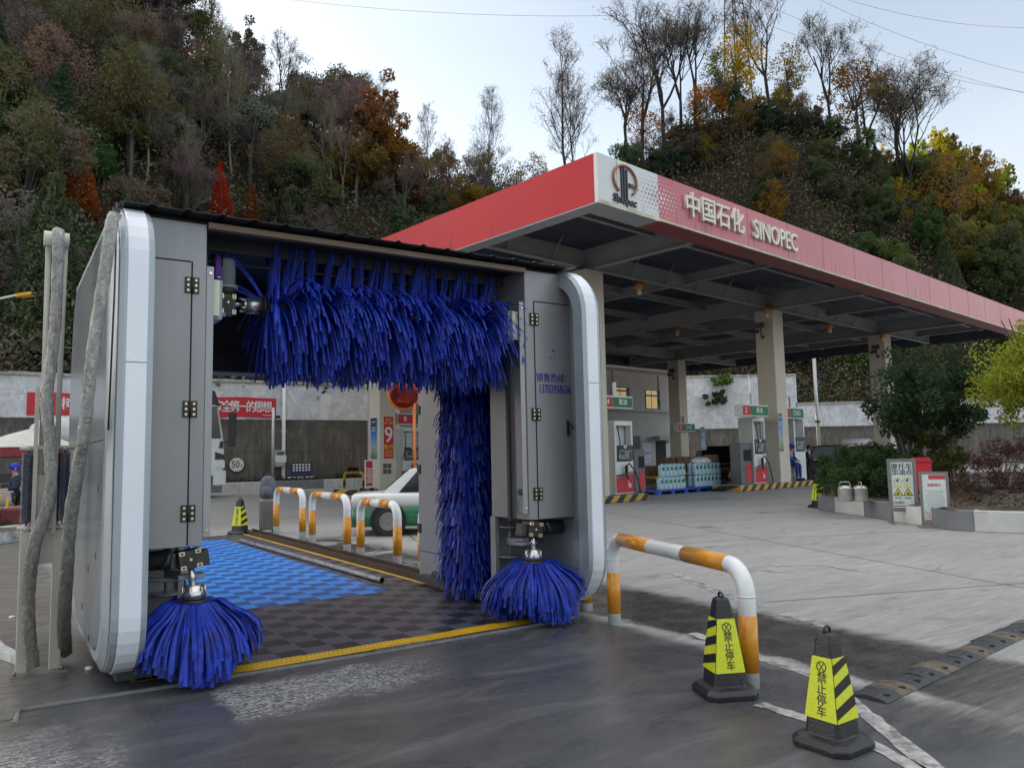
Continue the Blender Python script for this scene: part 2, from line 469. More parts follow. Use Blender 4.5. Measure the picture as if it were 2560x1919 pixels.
# ---------------------------------------------------------------- hills
def pxq(px):     # survey column -> lateral / forward ratio along the horizon
    d = ray(px, 1000); return d.dot(RGT) / d.dot(FWD)
def pxe(px, py):
    d = ray(px, py); return d.z / d.dot(FWD)
SKY = [(-1500, -250), (-900, -300), (-300, -220), (0, -150), (250, -70), (360, -10), (450, 90), (560, 135), (660, 178), (730, 203), (800, 218), (870, 268), (950, 312), (1050, 335), (1150, 362), (1250, 352), (1330, 310), (1420, 250), (1500, 205), (1600, 160), (1700, 140), (1780, 150), (1850, 200), (1920, 275), (1990, 345), (2060, 400), (2140, 440), (2230, 470), (2600, 520), (3400, 600)]
_sq = np.array([pxq(p[0]) for p in SKY]); _se = np.array([pxe(*p) for p in SKY])
FC = 108.0
def crest_h(q):
    return EYE + FC * np.interp(q, _sq, _se) - 6.5
def foot(q):
    a = 47.2 / max(0.25, 0.83 - 0.5577 * q)
    t = min(1, max(0, (q - 0.0) / 0.12)); t = t * t * (3 - 2 * t)
    return a * (1 - t) + 74.5 * t
def foot_h(q):
    t = min(1, max(0, (q - 0.0) / 0.12)); return 5.3 * (1 - t) + 5.6 * t
def bumpn(x, y):
    return (math.sin(x * 0.21 + 1.3) * math.cos(y * 0.17) * 1.1 + math.sin(x * 0.47 + y * 0.31) * 0.6 + math.sin(x * 0.09 - y * 0.13 + 2) * 1.6)
def hill_z(q, t):
    z0 = foot_h(q); zc = float(crest_h(q)); f0 = foot(q); f = f0 + (FC - f0) * t
    if t <= 1:
        s = 0.35 * t + 0.65 * (t * t * (3 - 2 * t)) if zc > 25 else t
        z = z0 + (zc - z0) * s + bumpn(f * q, f) * min(1, t * 4) * (1 - 0.5 * t)
    else:
        # left: unseen slope behind the crest raised to block the sun; right: falls away
        k = min(1, max(0, (-0.02 - q) / 0.12)); z = (zc - (t - 1) * 22) * (1 - k) + (EYE + (zc - EYE) * f / FC * 0.97 - 2) * k
    return f, z
def hill_pt(q, t):
    f, z = hill_z(q, t); p = FWD * f + RGT * (f * q); return Vector((p.x, p.y, z))
def soil_mat(name, a, b, c):
    g = NT(name); co = g.coord()
    n = g.noise(co, 0.35, 8, 0.7); n2 = g.noise(co, 3.0, 6, 0.7)
    k = g.ramp(n, [(0.3, a), (0.5, b), (0.7, c)])
    k = g.mix(0.5, k, g.ramp(n2, [(0.3, (0.012, 0.011, 0.009)), (0.7, (0.075, 0.064, 0.046))]))
    g.l(k, g.b.inputs['Base Color']); g.b.inputs['Roughness'].default_value = 1.0; g.b.inputs['Specular IOR Level'].default_value = 0.1
    g.bump(n2, 1.0, 0.4); return g.m
SOIL = soil_mat('hill_soil', (0.026, 0.024, 0.018), (0.045, 0.037, 0.027), (0.038, 0.042, 0.022))
hb = MB(); NQ, NTT = 200, 44
qs = [-2.6 + 4.0 * i / NQ for i in range(NQ + 1)]; ts = [1.0 * j / 28 for j in range(29)] + [1 + 2.4 * (j / 16) ** 1.5 for j in range(1, 17)]  # hidden far-left span added to keep the sun off the station
vv = []
for qq in qs:
    for tt in ts: vv.append(hill_pt(qq, tt))
hb.add(vv, [(i * (NTT + 1) + j, (i + 1) * (NTT + 1) + j, (i + 1) * (NTT + 1) + j + 1, i * (NTT + 1) + j + 1) for i in range(NQ) for j in range(NTT)], True)
struct(hb.build('hill', SOIL))
# far hill that still catches the low sun
FSKY = [(1600, 420), (1760, 380), (1880, 338), (1960, 308), (2060, 285), (2150, 312), (2212, 352), (2320, 420), (2480, 480), (2700, 520), (3000, 560)]
_fq = np.array([pxq(p[0]) for p in FSKY]); _fe = np.array([pxe(*p) for p in FSKY])
FF0, FF1 = 165.0, 235.0
def far_pt(q, t):
    f = FF0 + (FF1 - FF0) * t; zc = EYE + FF1 * float(np.interp(q, _fq, _fe)) - 6
    z = zc * (0.25 + 0.75 * t) if t <= 1 else zc - (t - 1) * 60
    p = FWD * f + RGT * (f * q); return Vector((p.x, p.y, z + bumpn(p.x, p.y) * 0.8))
fb = MB(); vv = [far_pt(0.2 + 0.8 * i / 60, 1.3 * j / 20) for i in range(61) for j in range(21)]
fb.add(vv, [(i * 21 + j, (i + 1) * 21 + j, (i + 1) * 21 + j + 1, i * 21 + j + 1) for i in range(60) for j in range(20)], True)
struct(fb.build('hill', SOIL))
# ---------------------------------------------------------------- retaining walls
def wall_mat(split, name='retaining_wall', seed=0.0):
    g = NT(name); co = g.coord(); co = g.mapping(co, loc=(seed, 0, 0))
    sp = g.n('SeparateXYZ'); g.l(g.coord(), sp.inputs[0]); Z = sp.outputs[2]
    run = g.noise(g.mapping(co, (0.8, 0.8, 0.12)), 1.6, 9, 0.75, 0.5)
    run2 = g.noise(g.mapping(co, (2.2, 2.2, 0.35)), 1.5, 8, 0.75, 0.8)
    big = g.noise(co, 0.5, 5, 0.6); fine = g.noise(co, 6, 6, 0.7)
    conc = g.ramp(run, [(0.30, (0.040, 0.034, 0.027)), (0.45, (0.105, 0.094, 0.078)), (0.6, (0.165, 0.150, 0.128)), (0.75, (0.29, 0.275, 0.25))])
    conc = g.mix(0.5, conc, g.ramp(run2, [(0.34, (0.022, 0.019, 0.015)), (0.52, (0.125, 0.112, 0.094)), (0.72, (0.30, 0.285, 0.26))]))
    conc = g.mix(g.math('MULTIPLY', g.smooth(g.math('SUBTRACT', split if not isinstance(split, (int, float)) else g.math('ADD', split, 0.0), Z), 0.9, 0.0), g.math('MULTIPLY', g.smooth(run, 0.4, 0.55), 0.6)), conc, (0.03, 0.027, 0.022))
    conc = g.mix(g.smooth(big, 0.5, 0.72), conc, (0.085, 0.08, 0.073))
    # lift joints of the pour
    fr = g.math('ABSOLUTE', g.math('SUBTRACT', g.math('FRACT', g.math('DIVIDE', g.math('ADD', Z, g.math('MULTIPLY', fine, 0.05)), 1.45)), 0.5))
    conc = g.mix(g.math('MULTIPLY', g.math('LESS_THAN', fr, 0.012), 0.6), conc, (0.03, 0.028, 0.026))
    lime = g.noise(co, 1.1, 8, 0.75, 0.8)
    white = g.ramp(lime, [(0.3, (0.36, 0.37, 0.385)), (0.5, (0.52, 0.525, 0.54)), (0.64, (0.70, 0.70, 0.70))])
    flake = g.noise(g.mapping(co, (1, 1, 1.8)), 3.6, 6, 0.75, 1.5)
    white = g.mix(g.smooth(flake, 0.56, 0.64), white, (0.74, 0.735, 0.72))
    white = g.mix(g.math('MULTIPLY', g.smooth(run, 0.62, 0.8), 0.35), white, (0.3, 0.3, 0.3))
    edge = g.math('ADD', split, g.math('MULTIPLY', g.math('SUBTRACT', fine, 0.5), 0.12))
    k = g.mix(g.math('GREATER_THAN', Z, edge), conc, white)
    g.l(k, g.b.inputs['Base Color']); g.b.inputs['Roughness'].default_value = 0.9
    g.bump(fine, 0.5, 0.03); return g.m
WY = 46.6
wl = thing('retaining_wall', 'stained concrete retaining wall with a whitewashed upper band behind the tanker truck', 'wall')
m = MB(); m.bx(-62, 21.8, WY, WY + 0.5, -0.2, 6.3)
m.build('wall_face', wall_mat(4.12), wl)
m = MB(); q = random.Random(5); n = 90
for k in range(n):
    x = -62 + 83.8 * k / n; w = 83.8 / n
    m.bx(x, x + w + 0.0, WY - 0.10 - q.uniform(0, 0.03), WY + 0.6, 6.3, 6.42 + q.uniform(0, 0.06))
m.build('coping', mat('wall_coping', (0.36, 0.34, 0.30), 0.9, var=0.35, scale=3, bump=0.5), wl)
# the farther wall behind the canopy
WF = 73.0
wr = thing('retaining_wall', 'tall pale concrete wall with white upper band and stepped top behind the canopy', 'wall')
segs = [(1380, 1536, 816), (1536, 1536, 811), (1536, 1719, 812), (1719, 2330, 866)]
a_w = wall_mat(0, 'retaining_wall_far', 40.0)
def wall_seg(px0, px1, topy, split):
    a = dep(px0, topy, WF); b = dep(px1, topy, WF); z = (a.z + b.z) / 2
    d = (b - a); d.z = 0; n = Vector((-d.y, d.x, 0)).normalized() * 0.5
    if n.dot(FWD) < 0: n = -n
    vs = [Vector((p.x, p.y, zz)) for zz in (-0.2, z) for p in (a, b, b + n, a + n)]
    mbb = MB(); mbb.add(vs, [(0, 1, 2, 3), (4, 5, 6, 7), (0, 1, 5, 4), (1, 2, 6, 5), (2, 3, 7, 6), (3, 0, 4, 7)])
    return mbb, z, a, b, n
zs = dep(1900, 918, WF).z
far_wall_mat = wall_mat(zs, 'retaining_wall_tall', 40.0)
for px0, px1, ty in ((1330, 1536, 816), (1536, 1719, 812.5), (1719, 2420, 866)):
    mbb, z, a, b, n = wall_seg(px0, px1, ty, zs)
    mbb.build('wall_face', far_wall_mat, wr)
    cp = MB(); cp.add([Vector((p.x, p.y, zz)) - n * 0.25 for zz in (z + 0.003, z + 0.16) for p in (a, b, b + n * 1.6, a + n * 1.6)], [(0, 1, 2, 3), (4, 5, 6, 7), (0, 1, 5, 4), (1, 2, 6, 5), (2, 3, 7, 6), (3, 0, 4, 7)])
    cp.build('coping', MATS['wall_coping'], wr)
del MATS['retaining_wall_far']
bpy.data.materials.remove(a_w)
# ---------------------------------------------------------------- filling-station canopy (frame u, v)
MUV = Matrix((U, V, UP)).transposed().to_4x4()
RED = None
def red_panel():
    g = NT('red_fascia'); co = g.coord()
    sp = g.n('SeparateXYZ'); g.l(co, sp.inputs[0])
    fade = g.noise(co, 0.25, 4)
    run = g.noise(g.mapping(co, (3.0, 3.0, 0.12)), 1.6, 6, 0.7)
    low = g.math('SUBTRACT', 1.0, g.smooth(sp.outputs[2], 8.0, 8.75))
    dirt = g.math('MULTIPLY', g.smooth(run, 0.56, 0.68), low)
    k = g.ramp(fade, [(0.3, (0.44, 0.008, 0.020)), (0.7, (0.52, 0.012, 0.026))])
    k = g.mix(g.math('MULTIPLY', dirt, 0.7), k, (0.08, 0.012, 0.014))
    g.l(k, g.b.inputs['Base Color']); g.b.inputs['Roughness'].default_value = 0.5; g.b.inputs['Specular IOR Level'].default_value = 0.25; return g.m
def pink_panel():
    g = NT('pink_fascia'); co = g.coord()  # paler, pinker red than the side fascia
    sp = g.n('SeparateXYZ'); g.l(co, sp.inputs[0])
    fade = g.noise(co, 0.3, 4); run = g.noise(g.mapping(co, (4.0, 4.0, 0.10)), 1.5, 6, 0.7)
    low = g.math('SUBTRACT', 1.0, g.smooth(sp.outputs[2], 8.0, 8.9))
    dirt = g.math('MULTIPLY', g.smooth(run, 0.55, 0.66), low)
    k = g.ramp(fade, [(0.3, (0.47, 0.095, 0.118)), (0.7, (0.52, 0.135, 0.155))])
    k = g.mix(g.math('MULTIPLY', dirt, 0.75), k, (0.10, 0.025, 0.03))
    g.l(k, g.b.inputs['Base Color']); g.b.inputs['Roughness'].default_value = 0.35; return g.m
def white_panel():
    g = NT('white_fascia'); co = g.coord()
    sp = g.n('SeparateXYZ'); g.l(co, sp.inputs[0])
    run = g.noise(g.mapping(co, (3.5, 3.5, 0.15)), 1.5, 6, 0.7)
    low = g.math('SUBTRACT', 1.0, g.smooth(sp.outputs[2], 8.0, 8.5))
    dirt = g.math('MULTIPLY', g.smooth(run, 0.5, 0.62), low)
    k = g.mix(g.math('MULTIPLY', dirt, 0.6), (0.62, 0.64, 0.64), (0.32, 0.33, 0.22))
    g.l(k, g.b.inputs['Base Color']); g.b.inputs['Roughness'].default_value = 0.4; return g.m
FAC_R, FAC_F, FAC_W = red_panel(), pink_panel(), white_panel()
STEEL = mat('grey_steel', (0.29, 0.285, 0.275), 0.6, var=0.12, scale=0.7)
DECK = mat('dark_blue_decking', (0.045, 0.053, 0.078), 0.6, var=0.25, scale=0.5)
CREAM = mat('cream_column', (0.55, 0.49, 0.41), 0.55, var=0.06, scale=0.8)
u0, u1, v0, v1, zb, zt = 14.4, 51.8, 12.4, 35.6, 8.0, 9.28
can = thing('filling_station_canopy', 'large flat filling station canopy with red and white fascia on square columns', 'canopy')
uw = onv(1424, 480, v0).dot(U)     # where the white corner of the front fascia ends
m = MB(MUV); m.bx(uw, u1, v0, v0 + 0.12, zb, zt); m.build('front_fascia', FAC_F, can)
# panel seams as narrow strips standing a hair proud
m = MB(MUV)
for k in range(13):
    x = uw + 2.05 + k * 2.55
    if x < u1: m.bx(x, x + 0.02, v0 - 0.004, v0, zb + 0.02, zt - 0.02)
m.bx(15.15, 15.165, v0 - 0.004, v0, zb + 0.02, zt - 0.02)
m.build('panel_seam', mat('seam', (0.22, 0.10, 0.11), 0.6), can)
m = MB(MUV); m.bx(u0, uw, v0, v0 + 0.12, zb, zt); m.build('corner_fascia', FAC_W, can)
m = MB(MUV); m.bx(u0 - 0.003, u0 + 0.12, v0 + 0.12, v1, zb, zt); m.build('side_fascia', FAC_R, can)
m = MB(MUV); m.bx(u1 - 0.12, u1 + 0.003, v0 + 0.12, v1, zb, zt); m.bx(u0 + 0.12, u1 - 0.12, v1 - 0.12, v1 + 0.003, zb, zt); m.build('rear_fascia', FAC_F, can)
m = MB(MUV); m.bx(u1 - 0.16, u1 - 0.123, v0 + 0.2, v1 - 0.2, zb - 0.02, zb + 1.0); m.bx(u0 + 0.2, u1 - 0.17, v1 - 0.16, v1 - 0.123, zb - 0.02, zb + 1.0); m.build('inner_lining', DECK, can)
# the soffit return under the fascia
m = MB(MUV); m.bx(uw, u1, v0 + 0.003, v0 + 0.75, zb - 0.03, zb - 0.003); m.build('soffit_trim', mat('dull_red_soffit', (0.26, 0.05, 0.055), 0.5), can)
m = MB(MUV); m.bx(u0, uw, v0 + 0.003, v0 + 0.75, zb - 0.03, zb - 0.003); m.bx(u0 + 0.003, u0 + 0.5, v0 + 0.75, v1, zb - 0.03, zb - 0.003); m.build('soffit_trim', mat('grey_soffit', (0.36, 0.37, 0.38), 0.5), can)
m = MB(MUV); m.bx(u0 - 0.02, uw, v0 - 0.03, v0 - 0.003, zb - 0.05, zb + 0.05); m.bx(uw, u1, v0 - 0.03, v0 - 0.003, zb - 0.03, zb + 0.03)
m.build('drip_rail', mat('pale_drip_rail', (0.52, 0.50, 0.38), 0.6, var=0.3, scale=2), can)
# corrugated deck seen from below
m = MB(MUV)
du = 0.22; n = int((u1 - u0 - 0.3) / du); vs = []; fs = []
nv = int((v1 - v0 - 0.3) / 0.22)
for k in range(nv + 1):
    y = v0 + 0.14 + k * 0.22; z = zb + 0.95 + (0.06 if k % 2 else 0.0)
    vs += [(u0 + 0.14, y, z), (u1 - 0.14, y, z)]
fs = [(2 * k, 2 * k + 2, 2 * k + 3, 2 * k + 1) for k in range(nv)]
m.add(vs, fs)
m.bx(u0 + 0.13, u1 - 0.13, v0 + 0.13, v1 - 0.13, zb + 1.08, zb + 1.22)
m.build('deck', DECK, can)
# steel frame: girders along both axes with flanges and knee braces
m = MB(MUV)
def girder_v(u, z0=zb, z1=zb + 0.72, w=0.12):
    m.bx(u - w / 6, u + w / 6, v0 + 0.8, v1 - 0.2, z0, z1); m.bx(u - w, u + w, v0 + 0.8, v1 - 0.2, z0 - 0.035, z0 - 0.001)
def girder_u(v, z0=zb + 0.1, z1=zb + 0.70, w=0.11):
    m.bx(u0 + 0.6, u1 - 0.2, v - w / 6, v + w / 6, z0 + 0.003, z1 - 0.003); m.bx(u0 + 0.6, u1 - 0.2, v - w, v + w, z0 - 0.03, z0)
CU = (19.6, 31.95, 44.0); CVV = (17.6, 31.3); COLOFF = {(0, 31.3): 0.55}
for u in CU: girder_v(u)
for u in (25.6, 37.8, 49.6): girder_v(u, zb + 0.36, zb + 0.74, 0.09)
for v in CVV: girder_u(v)
for v in (14.6, 24.4, 28.0, 20.9, 34.4): girder_u(v, zb + 0.52, zb + 0.78, 0.07)
m.build('girder', STEEL, can)
m = MB(MUV)
for v in CVV:
    for k in range(18):
        u = u0 + 1.5 + k * 2.05; m.cyl((u, v, zb + 0.1), (u, v - 0.6, zb + 0.86), 0.025, 5); m.cyl((u, v, zb + 0.1), (u, v + 0.6, zb + 0.86), 0.025, 5)
m.build('knee_brace', STEEL, can)
for ci, u in enumerate(CU):
    for v in CVV:
        ou = COLOFF.get((ci, v), 0.0)
        m = MB(MUV); m.bx(u + ou - 0.45, u + ou + 0.45, v - 0.45, v + 0.45, 0.0, zb - 0.06)
        m.build('column', CREAM, can, bevel=0.03)
# lettering and emblem on the fascia
def onfas(u, z, off=0.003): return uvp(u, v0 - off, z)
WH = mat('raised_white_letter', (0.72, 0.69, 0.60), 0.4, var=0.08, scale=3)
fx = lambda px, py: onv(px, py, v0).dot(U)
uc0, uc1 = fx(1477, 470), fx(1602, 470)
text('中国石化', (uc1 - uc0) / 4 * 1.02, WH, can, facing(onfas((uc0 + uc1) / 2, 8.66, 0.05), U, UP), 0.045, bold=0.012, name='fascia_letters')
us0, us1 = fx(1620, 515), fx(1722, 525)
text('SINOPEC', 0.85, WH, can, facing(onfas((us0 + us1) / 2, 8.62, 0.05), U, UP), 0.045, bold=0.012, sx=(us1 - us0) / 0.85 / 4.35, name='fascia_letters')
# emblem: ring, three bars, gothic lettering
ur = fx(1349, 408)
m = MB(); ring = []
EM_R = mat('emblem_bronze', (0.33, 0.13, 0.07), 0.4); EM_K = mat('emblem_black', (0.03, 0.03, 0.035), 0.4)
for k in range(37):
    a = R(-55 + 290 * k / 36); ring.append(onfas(ur + 0.47 * math.cos(a), 8.76 + 0.40 * math.sin(a), 0.04))
m.tube(ring, 0.035, 6); m.build('emblem_ring', EM_R, can)
m = MB(MUV)
for dx, dz in ((-0.16, 1.10), (-0.06, 1.14), (0.04, 1.06)):
    m.bx(ur + dx, ur + dx + 0.05, v0 - 0.05, v0 - 0.006, 8.28, 8.0 + dz)
m.build('emblem_bar', EM_K, can)
text('Sinopec', 0.30, EM_K, can, facing(onfas(ur - 0.02, 8.22, 0.03), U, UP), 0.02, bold=0.015, name='emblem_letters')
text('中国石化', 0.13, EM_K, can, facing(onfas(ur + 0.26, 8.66, 0.03), U, UP), 0.01, bold=0.01, name='emblem_letters')
# halftone dots over the colour change
m = MB(MUV); m2 = MB(MUV)
for i in range(9):
    for j in range(9):
        z = 8.14 + j * 0.125; s = 0.055 * (1 - abs(j - 4) / 6.0)
        for (mm, uu, g) in ((m, uw - 0.12 - i * 0.15 + (j % 2) * 0.07, i), (m2, uw + 0.12 + i * 0.15 - (j % 2) * 0.07, i)):
            r_ = s * (1 - g / 9.5)
            if r_ > 0.008: mm.add([(uu + r_ * math.cos(k * R(45)), v0 - 0.006, z + r_ * math.sin(k * R(45))) for k in range(8)], [tuple(range(8))])
m.build('halftone_dots', mat('dot_rose', (0.42, 0.20, 0.23), 0.5), can); m2.build('halftone_dots', mat('dot_white', (0.66, 0.64, 0.63), 0.5), can)
# orange lamps hanging under the girders
LAMP_O = mat('orange_lamp_shade', (0.62, 0.22, 0.03), 0.45); LAMP_W = mat('frosted_bulb', (0.75, 0.68, 0.55), 0.3)
first = None
for (lu, lv, where) in ((22.6, 17.6, 'nearest the canopy corner on the front girder'), (31.15, 17.2, 'beside the top of the tall middle column'), (38.0, 17.6, 'to the right of the middle column'), (23.6, 24.4, 'on a cross girder low behind the wash gantry'), (34.5, 24.4, 'on the inner girder behind the middle column'), (43.5, 17.2, 'beside the top of the right column')):
    t = thing('canopy_lamp', 'small orange lamp under the canopy, ' + where, 'lamp', uvp(lu, lv, 7.98 if lv < 20 else 8.4), 0, 'orange lamps under the canopy')
    mm = MB(); mm.lathe([(0.05, 0), (0.13, -0.03), (0.15, -0.2), (0.11, -0.26)], n=12); mm.build('lamp_shade', LAMP_O, t)
    mm = MB(); mm.lathe([(0.08, -0.262), (0.09, -0.4), (0.06, -0.46)], n=10); mm.build('bulb', LAMP_W, t)
# cameras strapped to the columns
BLK = mat('black_plastic', (0.018, 0.018, 0.02), 0.45, var=0.2)
for (cu, cv, where) in ((31.7, 17.6, 'tall middle column'), (44.0, 17.6, 'right column'), (44.0, 31.3, 'rear column by the wall')):
    t = thing('floodlight', 'black floodlight and camera bracket high on the ' + where, 'light', uvp(cu - 0.47, cv, 7.1), TH, 'floodlights on the canopy columns')
    mm = MB(); mm.box((-0.1, 0, 0.12), (0.2, 0.34, 0.22)); mm.cyl((0, 0, 0.12), (0, 0, -0.4), 0.025, 6); mm.cyl((-0.02, 0.12, -0.12), (-0.3, 0.16, -0.18), 0.08, 10); mm.box((-0.05, -0.1, -0.42), (0.1, 0.12, 0.12)); mm.build('housing', BLK, t)
    mm = MB(); mm.box((-0.205, 0, 0.12), (0.01, 0.28, 0.17)); mm.build('lens', mat('lamp_glass', (0.1, 0.1, 0.11), 0.15), t)
# ---------------------------------------------------------------- car-wash gantry
def sheet_metal():
    g = NT('grey_sheet_metal'); co = g.coord(); sp = g.n('SeparateXYZ'); g.l(co, sp.inputs[0])
    n = g.noise(co, 1.1, 4); k = g.ramp(n, [(0.3, (0.225, 0.222, 0.232)), (0.7, (0.262, 0.258, 0.266))])
    run = g.noise(g.mapping(co, (9, 9, 0.35)), 1.6, 7, 0.75); k = g.mix(g.math('MULTIPLY', g.smooth(run, 0.55, 0.75), 0.30), k, (0.36, 0.355, 0.345))
    run2 = g.noise(g.mapping(co, (14, 14, 0.6), loc=(3, 1, 0)), 1.2, 6, 0.7); k = g.mix(g.math('MULTIPLY', g.smooth(run2, 0.58, 0.72), 0.35), k, (0.13, 0.125, 0.118))
    low = g.math('SUBTRACT', 1.0, g.smooth(sp.outputs[2], 0.95, 1.75)); sp2 = g.noise(co, 34, 5, 0.8)
    k = g.mix(g.math('MULTIPLY', g.math('MULTIPLY', low, g.smooth(sp2, 0.5, 0.7)), 0.25), k, (0.15, 0.135, 0.115))
    g.l(k, g.b.inputs['Base Color']); g.b.inputs['Metallic'].default_value = 0.25
    g.l(g.ramp(run, [(0.3, (0.30,) * 3), (0.7, (0.46,) * 3)]), g.b.inputs['Roughness']); g.bump(g.noise(co, 2.2, 2), 0.06, 0.02); return g.m
GREY = sheet_metal()
PANEL = mat('glossy_grey_panel', (0.25, 0.28, 0.315), 0.2, 0.25, var=0.08, scale=0.8)
TEAL = mat('rim_grey', (0.33, 0.37, 0.41), 0.35, 0.3, var=0.04)
LED = mat('white_edge_cover', (0.72, 0.74, 0.80), 0.25, 0.0, var=0.03, scale=2, coat=0.3)
DARK = mat('dark_interior', (0.035, 0.037, 0.043), 0.55, 0.2, var=0.2)
NAVY = mat('dark_navy_beam', (0.030, 0.032, 0.040), 0.45, 0.2, var=0.2)
GAP = mat('shadow_gap', (0.008, 0.008, 0.009), 0.8)
STEELB = mat('bright_steel', (0.55, 0.55, 0.55), 0.25, 0.9, var=0.15, scale=20)
BRASS = mat('pale_brass', (0.62, 0.52, 0.34), 0.35, 0.6, var=0.1)
CASTB = mat('cast_black', (0.045, 0.043, 0.042), 0.45, 0.4, var=0.3, scale=20)
MOTG = mat('motor_grey', (0.25, 0.27, 0.29), 0.4, 0.2, var=0.08)
CREAMB = mat('cream_bracket', (0.60, 0.60, 0.47), 0.5, var=0.06)
PURP = mat('purple_webbing', (0.13, 0.03, 0.36), 0.7, var=0.2, scale=60)
BLUETXT = mat('blue_lettering', (0.012, 0.018, 0.20), 0.6)
FLANGE = mat('flange_grey', (0.30, 0.305, 0.315), 0.4, 0.3, var=0.05)
def foam():
    g = NT('blue_foam'); co = g.coord(); n = g.noise(co, 9, 5, 0.6)
    k = g.ramp(n, [(0.3, (0.006, 0.014, 0.16)), (0.55, (0.010, 0.034, 0.36)), (0.75, (0.016, 0.075, 0.64))])
    g.l(k, g.b.inputs['Base Color']); g.b.inputs['Roughness'].default_value = 0.45; g.b.inputs['Specular IOR Level'].default_value = 0.32
    return g.m
FOAM = foam()
gan = thing('car_wash_gantry', 'grey rollover car wash gantry with blue foam brushes standing over the wash bay', 'car wash')
CX = 2.965
YC, YP = 6.5, 6.1
def outline():
    """side-panel outline in (Y, Z), clockwise from the top rear"""
    o = [(9.25, 3.62), (8.0, 3.63)]
    for k in range(9):
        a = R(90 + 90 * k / 8); o.append((6.62 + 0.52 * math.cos(a), 3.12 + 0.52 * math.sin(a)))
    o[2:2] = []
    for k in range(9):
        a = R(180 + 90 * k / 8); o.append((6.62 + 0.52 * math.cos(a), 0.58 + 0.46 * math.sin(a)))
    o += [(7.95, 0.13)]
    rear = [(8.45, 0.30), (8.95, 0.65), (9.35, 1.15), (9.62, 1.7), (9.72, 2.2), (9.70, 2.75), (9.6, 3.2), (9.45, 3.5)]
    return o, rear
for sgn in (1, -1):
    def sx(x): return x if sgn > 0 else 2 * CX - x
    side_w = 'right' if sgn > 0 else 'left'
    fr, rear = outline()
    poly = fr + rear
    fn = lambda a, b, d: (sx(d), a, b)
    m = MB(); m.prism([(7.9 + (y - 7.9) * 0.975, 1.9 + (z - 1.9) * 0.985) for y, z in poly], fn, 5.14, 5.225)
    pnl = m.build('side_panel', PANEL, gan)
    # bowed outer skin
    m = MB(); cy, cz = 7.9, 1.9
    vs = []; rings = [(0.99, 5.235), (0.92, 5.262), (0.905, 5.284)]
    for s_, x in rings:
        vs += [(sx(x), cy + (y - cy) * s_, cz + (z - cz) * s_) for y, z in poly]
    n = len(poly)
    fs = [(r_ * n + k, r_ * n + (k + 1) % n, (r_ + 1) * n + (k + 1) % n, (r_ + 1) * n + k) for r_ in range(2) for k in range(n)] + [[2 * n + k for k in range(n)]]
    m.add(vs, fs); m.build('outer_skin', PANEL, pnl)
    m = MB()     # seams and small slots on the outer skin
    for (y0_, z0_, y1_, z1_) in ((6.35, 1.83, 7.5, 1.83),):
        m.bx(min(sx(5.2845), sx(5.287)), max(sx(5.2845), sx(5.287)), y0_, y1_, z0_, z0_ + 0.008)
    for (y_, z_) in ((6.55, 1.45), (6.6, 0.95), (7.1, 0.8), (6.9, 0.3), (7.5, 0.45)):
        sm_ = MB(); sm_.bx(min(sx(5.2845), sx(5.287)), max(sx(5.2845), sx(5.287)), y_, y_ + 0.02, z_, z_ + 0.05); sm_.build('vent_slot', GAP, pnl)
    m.build('panel_seam', GAP, pnl)
    # rim round the front edge: swept section
    cen = Vector((0, 7.9, 1.9)); P = [Vector((0, y, z)) for y, z in fr]
    sec = [(5.14, 0.20), (4.995, 0.16), (4.995, 0.012), (5.02, 0.0), (5.195, 0.0), (5.225, 0.012), (5.275, 0.10), (5.278, 0.17)]
    led = [(5.035, -0.001), (5.04, -0.012), (5.175, -0.012), (5.18, -0.001)]
    def sweep(section, name, mt, cl, par):
        mb_ = MB(); n_ = len(section); vs_ = []
        for k, p in enumerate(P):
            t = (P[min(k + 1, len(P) - 1)] - P[max(k - 1, 0)]).normalized()
            nrm = Vector((0, t.z, -t.y))
            if nrm.dot(cen - p) < 0: nrm = -nrm
            for (x, off) in section:
                q_ = p + nrm * off; vs_.append((sx(x), q_.y, q_.z))
        fs_ = [(k * n_ + j, k * n_ + j + 1, (k + 1) * n_ + j + 1, (k + 1) * n_ + j) for k in range(len(P) - 1) for j in range(n_ - 1)]
        mb_.add(vs_, fs_, False); o_ = mb_.build(name, mt, par); return o_
    rim = sweep(sec, 'panel_rim', TEAL, False, pnl)
    ed = sweep(led, 'edge_strip', LED, False, pnl)
    m = MB(); m.bx(min(sx(5.035), sx(5.18)), max(sx(5.035), sx(5.18)), YP - 0.0128, YP - 0.0122, 2.385, 2.39); m.build('strip_joint', GAP, pnl)
    # front cabinet with door
    xa, xb = sorted((sx(4.55), sx(5.138)))
    m = MB(); m.bx(xa, xb, YC, 7.22, 1.0, 3.60)
    cab = m.build('front_cabinet', GREY, gan, bevel=0.006)
    dx0, dx1 = sorted((sx(4.668), sx(5.137)))
    m = MB()     # dark reveal round the door, then the leaf 2 mm proud
    hx = sx(4.660)
    m.bx(hx - 0.006, hx + 0.006, YC - 0.002, YC + 0.001, 1.01, 3.275)
    m.bx(dx0, dx1, YC - 0.002, YC + 0.001, 3.268, 3.28); m.build('door_gap', GAP, cab)
    m = MB(); m.bx(dx0, dx1, YC - 0.004, YC - 0.0005, 1.005, 3.266); dr = m.build('door', GREY, cab)
    HINGE = mat('black_hinge', (0.02, 0.018, 0.016), 0.45, 0.3); 
